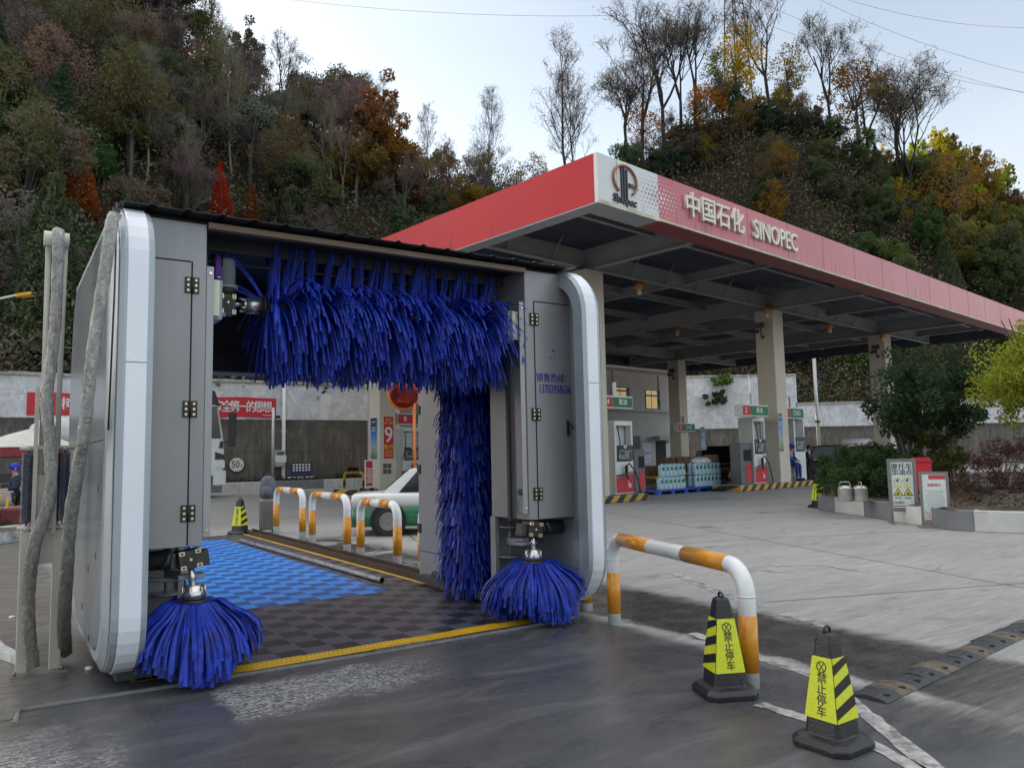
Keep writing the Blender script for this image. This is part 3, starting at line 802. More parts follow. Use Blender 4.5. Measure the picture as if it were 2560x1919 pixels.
    for z in (3.08, 2.08, 1.26):
        m = MB(); m.i = 0
        for s_ in (-1, 1): m.bx(hx + s_ * 0.03 - 0.024, hx + s_ * 0.03 + 0.024, YC - 0.016, YC - 0.003, z - 0.065, z + 0.065)
        m.cyl((hx, YC - 0.014, z - 0.065), (hx, YC - 0.014, z + 0.065), 0.010, 8)
        m.i = 1
        for s_ in (-1, 1):
            for dz in (-0.042, 0, 0.042): m.cyl((hx + s_ * 0.03, YC - 0.019, z + dz), (hx + s_ * 0.03, YC - 0.0155, z + dz), 0.011, 8)
        m.build('hinge', [HINGE, BRASS], cab)
    if sgn > 0:
        m = MB(); m.bx(5.055, 5.085, YC - 0.02, YC - 0.005, 1.86, 2.02); m.cyl((5.07, YC - 0.03, 1.90), (5.07, YC - 0.02, 1.90), 0.012, 8)
        m.tube([(5.07, YC - 0.02, 1.99), (5.075, YC - 0.05, 1.98), (5.105, YC - 0.055, 1.93)], 0.010, 6); m.build('door_handle', BLK, cab)
        cxx = (onY(1155, 820, YC - .006).x + onY(1226, 820, YC - .006).x) / 2
        tz = onY(1190, 818, YC).z
        text('销售热线：', 0.098, BLUETXT, cab, facing((cxx + 0.035, YC - 0.0065, onY(1190, 817, YC).z), (1, 0, 0), (0, 0, 1)), 0.001, bold=0.008, sx=0.95, name='door_lettering')
        text('13703958636', 0.125, BLUETXT, cab, facing((cxx + 0.045, YC - 0.0065, onY(1190, 841, YC).z), (1, 0, 0), (0, 0, 1)), 0.001, bold=0.010, sx=0.62, name='door_lettering')
    # guide flange along the inner edge
    f0, f1 = sorted((sx(4.485), sx(4.547)))
    m = MB(); m.bx(f0, f1, YC + 0.015, YC + 0.03, 1.06, 3.26); fl = m.build('guide_flange', FLANGE, gan, bevel=0.012)
    m = MB()
    for z in (3.2, 1.12): m.cyl((sx(4.515), YC + 0.004, z), (sx(4.515), YC + 0.014, z), 0.013, 8)
    m.build('flange_bolt', STEELB, fl)
    m = MB(); i0, i1 = sorted((sx(4.56), sx(4.60))); m.bx(*sorted((sx(4.50), sx(4.53))), 6.78, 6.83, 0.98, 3.3); m.build('guide_rail', DARK, gan)
    # open base under the cabinet: back wall, posts, sill, wheel box
    m = MB(); m.bx(*sorted((sx(4.56), sx(5.137))), 7.22, 7.26, 0.12, 1.0); m.bx(*sorted((sx(4.552), sx(4.60))), 7.16, 7.26, 0.10, 0.998)
    m.build('base_wall', GREY, gan)
    m = MB(); m.bx(*sorted((sx(4.62), sx(5.137))), 6.5, 9.2, 0.06, 0.14); m.cyl((sx(4.72), 6.62, 0.11), (sx(4.82), 6.62, 0.11), 0.10, 16); m.cyl((sx(4.72), 8.9, 0.11), (sx(4.82), 8.9, 0.11), 0.10, 16)
    m.build('wheel_base', DARK, gan)
    # brush bay back and rear cabinet
    m = MB(); m.bx(*sorted((sx(5.05), sx(5.137))), 7.26, 8.75, 0.14, 3.3); m.build('bay_back', DARK, gan)
    m = MB(); m.bx(*sorted((sx(4.75), sx(5.138))), 8.75, 9.38, 0.10, 3.45); rc = m.build('rear_cabinet', GREY, gan, bevel=0.006)
    m = MB()
    ya = 8.752
    m.bx(*sorted((sx(4.7485), sx(4.7505))), 8.76, 9.37, 0.42, 0.43); m.build('panel_gap', GAP, rc)
    for z in (2.3, 1.5, 0.72):
        m = MB(); m.bx(*sorted((sx(4.735), sx(4.752))), 9.31, 9.395, z - 0.06, z + 0.06); m.build('hinge', HINGE, rc)
    # ---- wheel brush: motor, gearbox, hub, foam mop
    hxx = 4.60; hy = 6.52
    wb = bpy.data.objects.new('wheel_brush', None); COL.objects.link(wb); wb.parent = gan
    m = MB(); m.tube([(sx(hxx + 0.16), hy + 0.12, 0.90), (sx(hxx + 0.20), hy + 0.12, 0.90), (sx(hxx + 0.20), hy + 0.12, 0.90), (sx(hxx + 0.46), hy + 0.14, 0.89)], [0.085, 0.085, 0.075, 0.075], 16)
    m.tube([(sx(hxx + 0.18), hy + 0.0, 0.96), (sx(hxx + 0.2), hy - 0.02, 0.90), (sx(hxx + 0.24), hy + 0.0, 0.84)], 0.014, 6)
    m.build('motor', CASTB, wb)
    m = MB(); rot = Matrix.Rotation(R(8) * sgn, 3, 'Y'); m.i = 0
    m.box((sx(hxx + 0.03), hy + 0.06, 0.90), (0.165, 0.14, 0.14), rot)
    for k in range(5): m.box((sx(hxx + 0.03), hy - 0.012, 0.855 + k * 0.022), (0.10, 0.012, 0.008), rot)
    m.box((sx(hxx - 0.085), hy + 0.08, 0.90), (0.06, 0.12, 0.12), rot)
    m.i = 1
    for a_ in (-1, 1):
        for b_ in (-1, 1):
            p_ = rot @ Vector((a_ * 0.060, -0.078, b_ * 0.056)); p_ += Vector((sx(hxx + 0.03), hy + 0.06, 0.90))
            m.box(p_, (0.042, 0.012, 0.032), rot); 
    m.cyl((sx(hxx + 0.03), hy - 0.025, 0.90), (sx(hxx + 0.03), hy - 0.014, 0.90), 0.012, 8)
    m.i = 0
    for a_ in (-1, 1):
        for b_ in (-1, 1):
            p_ = rot @ Vector((a_ * 0.060, -0.085, b_ * 0.056)); p_ += Vector((sx(hxx + 0.03), hy + 0.06, 0.90)); m.box(p_, (0.020, 0.004, 0.014), rot)
    m.build('gearbox', [CASTB, BRASS], wb)
    m = MB(); m.tube([(sx(hxx + 0.02), hy + 0.03, 0.84), (sx(hxx + 0.005), hy, 0.70)], [0.022, 0.026], 10); m.build('shaft', STEELB, wb)
    m = MB(); m.lathe([(0.03, 0.105), (0.075, 0.10), (0.078, 0.06), (0.086, 0.055), (0.088, 0.0), (0.06, -0.01)], (sx(hxx), hy, 0.60), 20)
    for k in range(6):
        a_ = k * R(60); m.cyl((sx(hxx) + 0.085 * math.cos(a_), hy + 0.085 * math.sin(a_), 0.60), (sx(hxx) + 0.085 * math.cos(a_), hy + 0.085 * math.sin(a_), 0.69), 0.008, 6)
    m.build('hub', STEELB, wb)
    m = MB(); m.cyl((sx(hxx), hy, 0.565), (sx(hxx), hy, 0.59), 0.11, 18); m.build('hub_plate', CASTB, wb)
    m = MB(); m.tube([(sx(4.69), 7.10, 0.74), (sx(4.66), 6.92, 0.74), (sx(4.63), 6.70, 0.76)], 0.05, 4, smooth=False); m.box((sx(4.60), 6.66, 0.755), (0.20, 0.12, 0.03)); m.cyl((sx(hxx + 0.05), hy + 0.28, 0.71), (sx(hxx + 0.42), hy + 0.42, 0.73), 0.018, 8)
    m.cyl((sx(4.70), 7.10, 0.56), (sx(4.70), 7.10, 0.92), 0.02, 8); m.cyl((sx(4.70), 7.10, 0.56), (sx(4.70), 7.10, 0.575), 0.115, 14); m.cyl((sx(4.70), 7.10, 0.88), (sx(4.70), 7.10, 0.895), 0.115, 14)
    m.build('swing_arm', MOTG, wb)
    q = random.Random(11 + sgn); m = MB()
    for k in range(620):
        a_ = q.uniform(0, 2 * math.pi); lay = q.random(); L = q.uniform(0.50, 0.66) * (0.95 + 0.1 * math.sin(3 * a_))
        d0 = Vector((math.cos(a_), math.sin(a_), 0)); out = 0.10 + 0.36 * lay ** 0.8 + q.uniform(-0.02, 0.02)
        base = Vector((sx(hxx), hy, 0.565)) + d0 * 0.085
        tw = q.uniform(-0.25, 0.25); sd = Vector((-math.sin(a_ + tw), math.cos(a_ + tw), 0))
        pts_ = []
        for j in range(7):
            t = j / 6; s_ = L * t
            rr = out * (1 - (1 - t) ** 1.9); zz = 0.045 * lay * math.sin(min(1, t * 3) * math.pi) - (L ** 2 - out ** 2 * 0.8) ** 0.5 * (t ** 1.35) * 0.94
            p_ = base + d0 * rr + sd * (math.sin(t * 3 + k) * 0.012) + Vector((0, 0, zz))
            p_.z = max(p_.z, 0.016 + 0.01 * q.random()); pts_.append(p_)
        m.strip(pts_, 0.012, 0.015, sd)
    m.build('foam_mop', FOAM, wb)
    # ---- tall side brush
    sb = bpy.data.objects.new('side_brush', None); COL.objects.link(sb); sb.parent = gan
    bx_, by_ = 4.70, 8.0
    m = MB(); m.cyl((sx(bx_), by_, 0.2), (sx(bx_), by_, 2.80), 0.06, 14); m.build('core', DARK, sb)
    m = MB(); m.cyl((sx(bx_), by_, 2.80), (sx(bx_), by_, 3.0), 0.075, 14); m.build('hub', STEELB, sb)
    m = MB(); q = random.Random(21 + sgn)
    for k in range(2100):
        a_ = q.uniform(0, 2 * math.pi); z0_ = 0.34 + 2.45 * q.random(); L = q.uniform(0.34, 0.52)
        d0 = Vector((math.cos(a_), math.sin(a_), 0)); sd = Vector((-math.sin(a_), math.cos(a_), 0)); out = q.uniform(0.12, 0.34)
        base = Vector((sx(bx_), by_, z0_)) + d0 * 0.06; pts_ = []
        for j in range(5):
            t = j / 4; p_ = base + d0 * (out * (1 - (1 - t) ** 1.8)) + Vector((0, 0, -(L * L - out * out * .8) ** 0.5 * t ** 1.25))
            p_.z = max(p_.z, 0.03); pts_.append(p_)
        m.strip(pts_, 0.013, 0.016, sd)
    m.build('foam_strips', FOAM, sb)
    # ---- lift strap, pulley, carriage
    pb = bpy.data.objects.new('lift_gear', None); COL.objects.link(pb); pb.parent = gan
    xs_ = 4.36
    m = MB()
    for d_ in (-0.035, 0.035): m.cyl((sx(xs_ + d_) - 0.004, 7.0, 3.42), (sx(xs_ + d_) + 0.004, 7.0, 3.42), 0.075, 18)
    m.cyl((sx(4.30), 7.0, 3.42), (sx(4.50), 7.0, 3.42), 0.022, 10); m.box((sx(4.46), 7.0, 3.42), (0.03, 0.1, 0.16)); m.build('pulley', CASTB, pb)
    m = MB(); m.bx(sx(xs_) - 0.022, sx(xs_) + 0.022, 6.928, 6.933, 3.18, 3.42); m.cyl((sx(xs_) - 0.022, 7.0, 3.42), (sx(xs_) + 0.022, 7.0, 3.42), 0.0705, 18); m.build('strap', PURP, pb)
    m = MB(); m.tube([(sx(xs_) - 0.03, 6.925, 3.26), (sx(xs_), 6.915, 3.27), (sx(xs_) + 0.03, 6.925, 3.26)], 0.012, 6); m.build('shackle', STEELB, pb)
    m = MB(); m.bx(*sorted((sx(4.43), sx(4.50))), 6.56, 6.60, 2.86, 3.16); m.build('carriage_plate', CREAMB, pb)
    m = MB(); m.bx(*sorted((sx(4.40), sx(4.48))), 6.60, 7.12, 2.84, 3.17); m.cyl((sx(4.38), 6.66, 3.14), (sx(4.50), 6.66, 3.14), 0.012, 8); m.cyl((sx(4.36), 6.66, 2.89), (sx(4.50), 6.66, 2.89), 0.02, 8); m.build('carriage', MOTG, pb)
# ---- top brush
tb = bpy.data.objects.new('top_brush', None); COL.objects.link(tb); tb.parent = gan
AY, AZ = 7.0, 3.06
m = MB(); m.cyl((1.98, AY, AZ), (4.42, AY, AZ), 0.06, 14); m.build('core', DARK, tb)
m = MB(); m.cyl((1.83, AY, AZ), (1.97, AY, AZ), 0.075, 20); m.cyl((1.80, AY, AZ), (1.83, AY, AZ), 0.06, 16); m.cyl((1.70, AY, AZ), (1.80, AY, AZ), 0.022, 10)
es_ = MB(); es_.cyl((4.42, AY, AZ), (4.54, AY, AZ), 0.03, 10); es_.build('end_shaft', STEELB, tb)
for k in range(5):
    a_ = k * R(72); m.cyl((1.77, AY + 0.06 * math.cos(a_), AZ + 0.06 * math.sin(a_)), (1.83, AY + 0.06 * math.cos(a_), AZ + 0.06 * math.sin(a_)), 0.01, 6)
m.build('hub', STEELB, tb)
m = MB(); m.cyl((1.97, AY, AZ), (1.99, AY, AZ), 0.10, 18); m.build('hub_plate', CASTB, tb)
m = MB(); m.lathe([(0.088, 0.0), (0.1, 0.005), (0.1, 0.03), (0.078, 0.035), (0.078, 0.25), (0.07, 0.268), (0.02, 0.27)], (1.655, AY, 3.185), 20); m.build('motor', MOTG, tb)
m = MB(); m.i = 0; m.lathe([(0.05, 0), (0.085, 0.05), (0.085, 0.07)], (1.655, AY, 3.115), 16); m.box((1.655, AY, 3.04), (0.13, 0.14, 0.17))
for k in range(6): m.box((1.615 + k * 0.016, AY - 0.073, 3.04), (0.006, 0.012, 0.13))
m.cyl((1.52, AY, AZ), (1.60, AY, AZ), 0.055, 14)
m.i = 1
for a_ in (-1, 1):
    for b_ in (-1, 1): m.box((1.655 + a_ * 0.052, AY - 0.078, 3.04 + b_ * 0.068), (0.03, 0.012, 0.042))
m.cyl((1.655, AY - 0.088, 3.055), (1.655, AY - 0.075, 3.055), 0.01, 8)
m.i = 0
for a_ in (-1, 1):
    for b_ in (-1, 1):
        for e_ in (-1, 1): m.box((1.655 + a_ * 0.052, AY - 0.085, 3.04 + b_ * 0.068 + e_ * 0.01), (0.012, 0.004, 0.012))
m.build('gearbox', [CASTB, BRASS], tb)
q = random.Random(5); m = MB()
NB = 3300
for k in range(NB):
    x0 = 2.02 + 2.38 * q.random()
    th = q.uniform(0, 2 * math.pi) if q.random() < .86 else q.uniform(R(45), R(150))
    up = math.sin(th); L = q.uniform(0.56, 0.70)
    d0 = Vector((q.gauss(0, 0.06), math.cos(th), up))
    if x0 < 2.12: d0.x -= q.uniform(0, 0.25)
    if x0 > 4.28: d0.x += q.uniform(0, 0.55)
    if up > 0.62:     # standing tufts: neighbours lean together into a point
        xc = 2.06 + 0.118 * round((x0 - 2.06) / 0.118) + 0.03 * math.sin(x0 * 3.1); h_ = 0.50 + 0.09 * math.sin(round((x0 - 2.06) / 0.118) * 2.3)
        L = h_ * q.uniform(0.8, 1.12); g_ = 0.0 if q.random() < .88 else 0.35
        lean = 0.10 * math.sin(round((x0 - 2.06) / 0.118) * 1.7)
        d0 = Vector(((xc - x0) / L * q.uniform(0.6, 1.25) + lean + q.gauss(0, .03), math.cos(th) * 0.32, 1.0))
    else:
        g_ = 0.48 + 0.22 * (1 - abs(up)) + q.uniform(-0.1, 0.1)
        d0.x += 0.14 * math.cos(x0 * 19.0 + th)
    d0.normalize(); base = Vector((x0, AY, AZ)) + Vector((0, math.cos(th), math.sin(th))) * 0.06
    sd = Vector((1, 0, 0)) if q.random() < 0.6 else Vector((0.6, q.uniform(-.8, .8), q.uniform(-.8, .8)))
    sd = (sd - d0 * sd.dot(d0)).normalized()
    pts_ = []; p_ = base.copy(); d_ = d0.copy(); ns = 7; ww_ = q.uniform(0.55, 1.15)
    for j in range(ns + 1):
        pts_.append(p_.copy()); p_ = p_ + d_ * (L / ns)
        d_ = (d_ + Vector((0, 0, -1)) * (g_ * 0.62 * (0.35 + j / ns))).normalized()
    m.strip(pts_, 0.0105 * ww_, (0.0035 if up > 0.62 else 0.010) * ww_, sd)
# a few strays
for (x0, dd, L) in ((2.02, (-0.35, -0.1, 0.75), 0.62), (2.02, (-0.6, 0.1, 0.5), 0.5), (4.42, (0.9, -0.25, 0.25), 0.6), (4.42, (0.8, -0.5, 0.1), 0.75), (4.40, (0.7, -0.6, -0.1), 0.8)):
    for r_ in range(3):
        d_ = Vector(dd) + Vector((q.gauss(0, .08), q.gauss(0, .08), q.gauss(0, .08))); d_.normalize(); p_ = Vector((x0, AY, AZ)); pts_ = []
        sd = d_.cross(Vector((0, 1, 0.2))).normalized()
        for j in range(8):
            pts_.append(p_.copy()); p_ = p_ + d_ * L / 7; d_ = (d_ + Vector((0, 0, -0.09))).normalized()
        m.strip(pts_, 0.011, 0.009, sd)
m.build('foam_strips', FOAM, tb)
# ---- roof, purlin, beams
m = MB(); vs = []; fs = []; nn = 0
x = 0.72; k = 0; prof = []
while x < 5.02:
    prof += [(x, 3.643), (x + 0.19, 3.643), (x + 0.215, 3.658), (x + 0.235, 3.658)]; x += 0.26
for (xx, zz) in prof: vs += [(xx, 6.33, zz - 0.0), (xx, 9.5, zz + 0.10)]
fs = [(2 * k, 2 * k + 2, 2 * k + 3, 2 * k + 1) for k in range(len(prof) - 1)]
m.add(vs, fs)
roof = m.build('roof_sheet', mat('black_roof_sheet', (0.03, 0.032, 0.04), 0.35, 0.3, var=0.2, scale=2), gan)
sol = roof.modifiers.new('thickness', 'SOLIDIFY'); sol.thickness = 0.004
m = MB(); m.bx(1.385, 4.545, 6.46, 6.53, 3.563, 3.612); m.build('front_purlin', mat('tan_purlin', (0.19, 0.14, 0.095), 0.6, var=0.15, scale=4), gan)
m = MB(); m.bx(0.80, 5.13, 6.56, 9.3, 3.60, 3.64); m.bx(1.18, 4.75, 6.9, 6.94, 3.50, 3.6); m.build('ceiling_board', DARK, gan)
m = MB(); m.bx(1.18, 4.75, 8.95, 9.3, 2.66, 3.28); m.bx(1.18, 4.75, 8.9, 8.95, 2.86, 2.90); m.bx(1.18, 4.75, 9.1, 9.3, 3.28, 3.6); m.build('rear_beam', NAVY, gan)
m = MB(); m.bx(1.19, 4.74, 8.92, 8.95, 2.655, 2.67); m.build('beam_edge', MOTG, gan)
m = MB(); m.cyl((1.42, 7.0, 3.42), (4.50, 7.0, 3.42), 0.016, 8); m.build('drive_shaft', CASTB, gan)
# control lamp on the inner face of the right column
m = MB(); m.cyl((4.55, 6.62, 1.28), (4.51, 6.62, 1.28), 0.035, 14); m.build('beacon', mat('green_lens', (0.02, 0.10, 0.05), 0.15), gan)
m = MB(); m.tube([(4.545, 6.7, 1.2), (4.545, 6.72, 1.1), (4.545, 6.68, 1.06), (4.545, 6.6, 1.06)], 0.006, 5); m.build('cable', MOTG, gan)
# ---------------------------------------------------------------- floor mat of the wash bay
def mat_tile(name, light, dark):
    g = NT(name); co = g.coord(); sp = g.n('SeparateXYZ'); g.l(co, sp.inputs[0]); X, Y = sp.outputs[0], sp.outputs[1]
    cx = g.math('DIVIDE', g.math('SUBTRACT', X, 3.37 - 0.1225), 0.242); cy = g.math('DIVIDE', g.math('SUBTRACT', Y, 8.83 - 0.1225), 0.242)
    par = g.math('PINGPONG', g.math('ADD', g.math('FLOOR', cx), g.math('FLOOR', cy)), 1.0)
    isd = g.math('LESS_THAN', par, 0.5)
    fx = g.math('FRACT', cx); fy = g.math('FRACT', cy)
    # ribs: dark cells ribbed slantwise, light cells with fine straight ribs
    rib = g.math('FRACT', g.math('MULTIPLY', g.math('ADD', fx, g.math('MULTIPLY', fy, 0.0)), 9.0))
    ribd = g.math('LESS_THAN', rib, 0.42)
    fine = g.math('FRACT', g.math('MULTIPLY', fy, 9.0)); finel = g.math('LESS_THAN', fine, 0.3)
    hole = g.math('MULTIPLY', isd, ribd)
    n = g.noise(co, 2.2, 5); n2 = g.noise(co, 45, 3)
    cl = g.mix(g.math('MULTIPLY', finel, 0.28), light, dark)
    cl = g.mix(g.math('MULTIPLY', g.smooth(n, 0.4, 0.65), 0.25), cl, tuple(q * 0.6 for q in light))
    cd = g.mix(ribd, dark, tuple(q * 0.28 for q in dark))
    k = g.mix(isd, cl, cd)
    # tile seams every second cell
    def seam(v):
        f = g.math('ABSOLUTE', g.math('SUBTRACT', g.math('FRACT', g.math('MULTIPLY', v, 0.5)), 0.5)); return g.math('GREATER_THAN', f, 0.488)
    sm = g.math('MAXIMUM', seam(cx), seam(cy))
    k = g.mix(g.math('MULTIPLY', sm, 0.55), k, tuple(min(1, q * 1.5 + 0.05) for q in light))
    k = g.mix(0.25, k, g.ramp(n2, [(0.3, (0.2,) * 3), (0.7, (0.8,) * 3)]), 'OVERLAY')
    g.l(k, g.b.inputs['Base Color']); g.b.inputs['Roughness'].default_value = 0.38
    h = g.math('SUBTRACT', 1.0, g.math('MAXIMUM', hole, g.math('MULTIPLY', g.math('SUBTRACT', 1.0, isd), g.math('MULTIPLY', finel, 0.5))))
    g.bump(h, 0.6, 0.012); return g.m
MG = mat_tile('grey_grating_tile', (0.090, 0.092, 0.120), (0.020, 0.021, 0.032))
MBL = mat_tile('blue_grating_tile', (0.022, 0.27, 0.86), (0.008, 0.10, 0.44))
YEL = mat('yellow_edge_plastic', (0.62, 0.36, 0.008), 0.45, var=0.12, scale=5)
fm = thing('floor_mat', 'blue and grey checkered grating mat with yellow edging on the wash bay floor', 'mat')
m = MB()
BX0, BX1, BY0, BY1 = 1.69, 4.11, 8.95, 17.18
MX0, MX1, MY0, MY1 = 1.21, 4.69, 6.50, 18.1
m.bx(MX0, BX0, BY0, BY1, 0.003, 0.018); m.bx(BX1, MX1, BY0, BY1, 0.003, 0.018); m.bx(MX0, MX1, MY0, BY0, 0.003, 0.018); m.bx(MX0, MX1, BY1, MY1, 0.003, 0.018)
m.build('grey_tiles', MG, fm)
m = MB(); m.bx(BX0 + 0.001, BX1 - 0.001, BY0 + 0.001, BY1 - 0.001, 0.003, 0.019); m.build('blue_tiles', MBL, fm)
# yellow ramp edging, slightly out of line piece by piece, with two rows of drain holes
m = MB(); h = MB(); q = random.Random(2); x = 1.22; yo = 0
while x < 4.74:
    w = min(0.484, 4.76 - x); yo = q.uniform(-0.008, 0.008); zz = q.uniform(0, 0.006)
    y0_, y1_ = 6.40 + yo, 6.51 + yo * 0.5
    m.add([(x, y0_, 0.004), (x + w - 0.002, y0_ + q.uniform(-.006, .006), 0.004), (x + w - 0.002, y1_, 0.026 + zz), (x, y1_, 0.024 + zz), (x, y1_, 0.003), (x + w - 0.002, y1_, 0.003)], [(0, 1, 2, 3), (3, 2, 5, 4), (0, 3, 4), (1, 5, 2)])
    for k in range(12):
        for (t, off) in ((0.3, 0), (0.72, 0.5)):
            hx_ = x + (k + 0.5 + off * 0.5) * w / 12.3; hy_ = y0_ + (y1_ - y0_) * t; hz = 0.004 + (0.022 + zz) * t + 0.0025
            h.add([(hx_ + 0.006 * math.cos(R(60 * a)), hy_ + 0.007 * math.sin(R(60 * a)), hz + 0.22 * 0.007 * math.sin(R(60 * a))) for a in range(6)], [tuple(range(6))])
    x += w
m.bx(4.691, 4.745, 6.52, 18.1, 0.003, 0.022)
es = m.build('edge_strip', YEL, fm); h.build('drain_holes', mat('hole_dark', (0.09, 0.045, 0.003), 0.8), es)
# drain slot in front of the edging
m = MB(); m.i = 0; m.bx(2.75, 3.28, 6.30, 6.385, 0.0, 0.006); m.i = 1
for k in range(4): m.bx(2.77, 3.26, 6.31 + k * 0.02, 6.318 + k * 0.02, 0.006, 0.014)
dn = m.build('drain_grate', [GAP, STEELB]); tag(dn, 'small wet metal drain grate at the front of the yellow mat edging', 'drain')
# rail and loose pipe
RUST = mat('rusty_brown_rail', (0.045, 0.027, 0.017), 0.6, 0.2, var=0.5, scale=9, bump=0.4)
def rail(x0, x1, label):
    m = MB(); m.bx(x0, x1, 6.6, 18.4, 0.003, 0.02); m.bx(x0, x0 + 0.025, 6.6, 18.4, 0.02, 0.10); m.bx(x1 - 0.025, x1, 6.6, 18.4, 0.02, 0.10); m.bx((x0 + x1) / 2 - 0.02, (x0 + x1) / 2 + 0.02, 6.62, 18.38, 0.02, 0.06)
    tag(m.build('guide_rail', RUST), label, 'rail', 'gantry guide rails')
rail(4.79, 5.02, 'rusty brown guide rail along the right edge of the blue mat')
rail(0.92, 1.15, 'rusty brown guide rail under the left side of the wash gantry')
m = MB(); a, b = Vector((4.20, 16.3, 0.058)), Vector((4.29, 9.56, 0.058))
n = 14; pr = []
for k in range(n):
    pr.append(a.lerp(b, k / (n - 1)))
m.tube(pr, 0.038, 14, cap=False); m.tube(pr[::-1], 0.031, 14, cap=False)
ring = len(pr)
pp = m.build('steel_pipe', mat('galvanised_pipe', (0.30, 0.31, 0.33), 0.35, 0.7, var=0.3, scale=8)); tag(pp, 'long galvanised steel pipe lying across the edge of the blue mat', 'pipe')

# ---------------------------------------------------------------- guard rails
WP = mat('white_gloss_paint', (0.70, 0.71, 0.71), 0.28, var=0.05, scale=4, coat=0.2)
OR = mat('orange_gloss_band', (0.62, 0.245, 0.012), 0.3, var=0.12, scale=6, coat=0.2)
YB = mat('yellow_band', (0.50, 0.27, 0.02), 0.5, var=0.2); BB = mat('black_band', (0.02, 0.019, 0.018), 0.5, var=0.2)
def hoop(a, b, h, r, label, bands, body, band_m, group, br=0.20, vb=(0.13, 0.60)):
    """a, b: feet on the ground"""
    a = Vector(a); b = Vector(b); d = (b - a); L = d.length; d.normalize()
    t = thing('guard_rail', label, 'barrier', (0, 0, 0), 0, group)
    P = [a.copy(), a + UP * (h - br)]
    for k in range(1, 7):
        w = R(90 * k / 7); P.append(a + UP * (h - br) + UP * (br * math.sin(w)) + d * (br * (1 - math.cos(w))))
    P += [a + UP * h + d * br, b + UP * h - d * br]
    for k in range(1, 7):
        w = R(90 * k / 7); P.append(b + UP * (h - br) + d * (-br + br * math.sin(w)) + UP * (br * math.cos(w)))
    P += [b + UP * (h - br), b.copy()]
    m = MB(); m.tube(P, r, 18)
    for f_ in (a, b):
        m.tube([f_ + UP * (h - br - 0.008), f_ + UP * (h - br + 0.004)], r + 0.002, 18)
    m.build('pipe', body, t)
    for f_ in (a, b):
        m = MB(); m.cyl(f_ + UP * (h * vb[0]), f_ + UP * (h * vb[1]), r + 0.0025, 18); m.build('band', band_m, t)
    top0 = a + UP * h + d * br; span = L - 2 * br
    for (s0, s1) in bands:
        m = MB(); m.cyl(top0 + d * (span * s0), top0 + d * (span * s1), r + 0.0025, 18); m.build('band', band_m, t)
    return t
TWO = ((0.0, 0.33), (0.66, 1.0))
GR = 'orange and white guard rails beside the wash bay'
a0, b0 = gp(1328, 1347), gp(1622, 1483)
hoop(a0, b0, 0.83, 0.063, 'large orange and white hoop rail in the foreground beside the two black cones', TWO, WP, OR, GR)
mids = [((5.37, 17.75), (5.36, 15.91), 1.0, 'farthest orange and white hoop rail next to the grey suitcase'),
        ((5.33, 15.23), (5.22, 13.1), 0.97, 'middle one of three orange and white hoop rails beyond the brown rail'),
        ((5.22, 12.5), (5.20, 11.0), 0.93, 'orange and white hoop rail standing in front of the taxi'),
        ((5.22, 10.2), (5.20, 8.3), 0.93, 'orange and white hoop rail mostly hidden behind the gantry rear column'),
        ((5.45, 7.35), (5.30, 6.55), 0.50, 'orange and white hoop rail stub at the foot of the right gantry panel')]
for (a, b, hh, lb) in mids:
    hoop((a[0], a[1], 0), (b[0], b[1], 0), hh, 0.068, lb, TWO, WP, OR, GR, br=0.2 if hh > .6 else 0.12, vb=(0.17, 0.66))
GY = 'yellow and black hoop rails at the fuel islands'
YT = tuple((k / 7, (k + 0.5) / 7) for k in range(7))
def ystripe(px0, py0, px1, py1, topy, lb, v=None, r=0.07):
    a = gp(px0, py0); b = gp(px1, py1)
    if v is not None: a = onv(px0, py0, v); b = onv(px1, py1, v); a.z = b.z = 0
    hh = 1.0
    # the height seen at the nearer foot
    k = ray(px1, topy); k = EYE + k.z * (Vector((b.x, b.y)).length / Vector((k.x, k.y)).length)
    hoop(a, b, max(0.6, k), r, lb, YT, mat('yellow_rail_paint', (0.48, 0.26, 0.02), 0.5, var=0.2), BB, GY, 0.22, (0.3, 0.62))

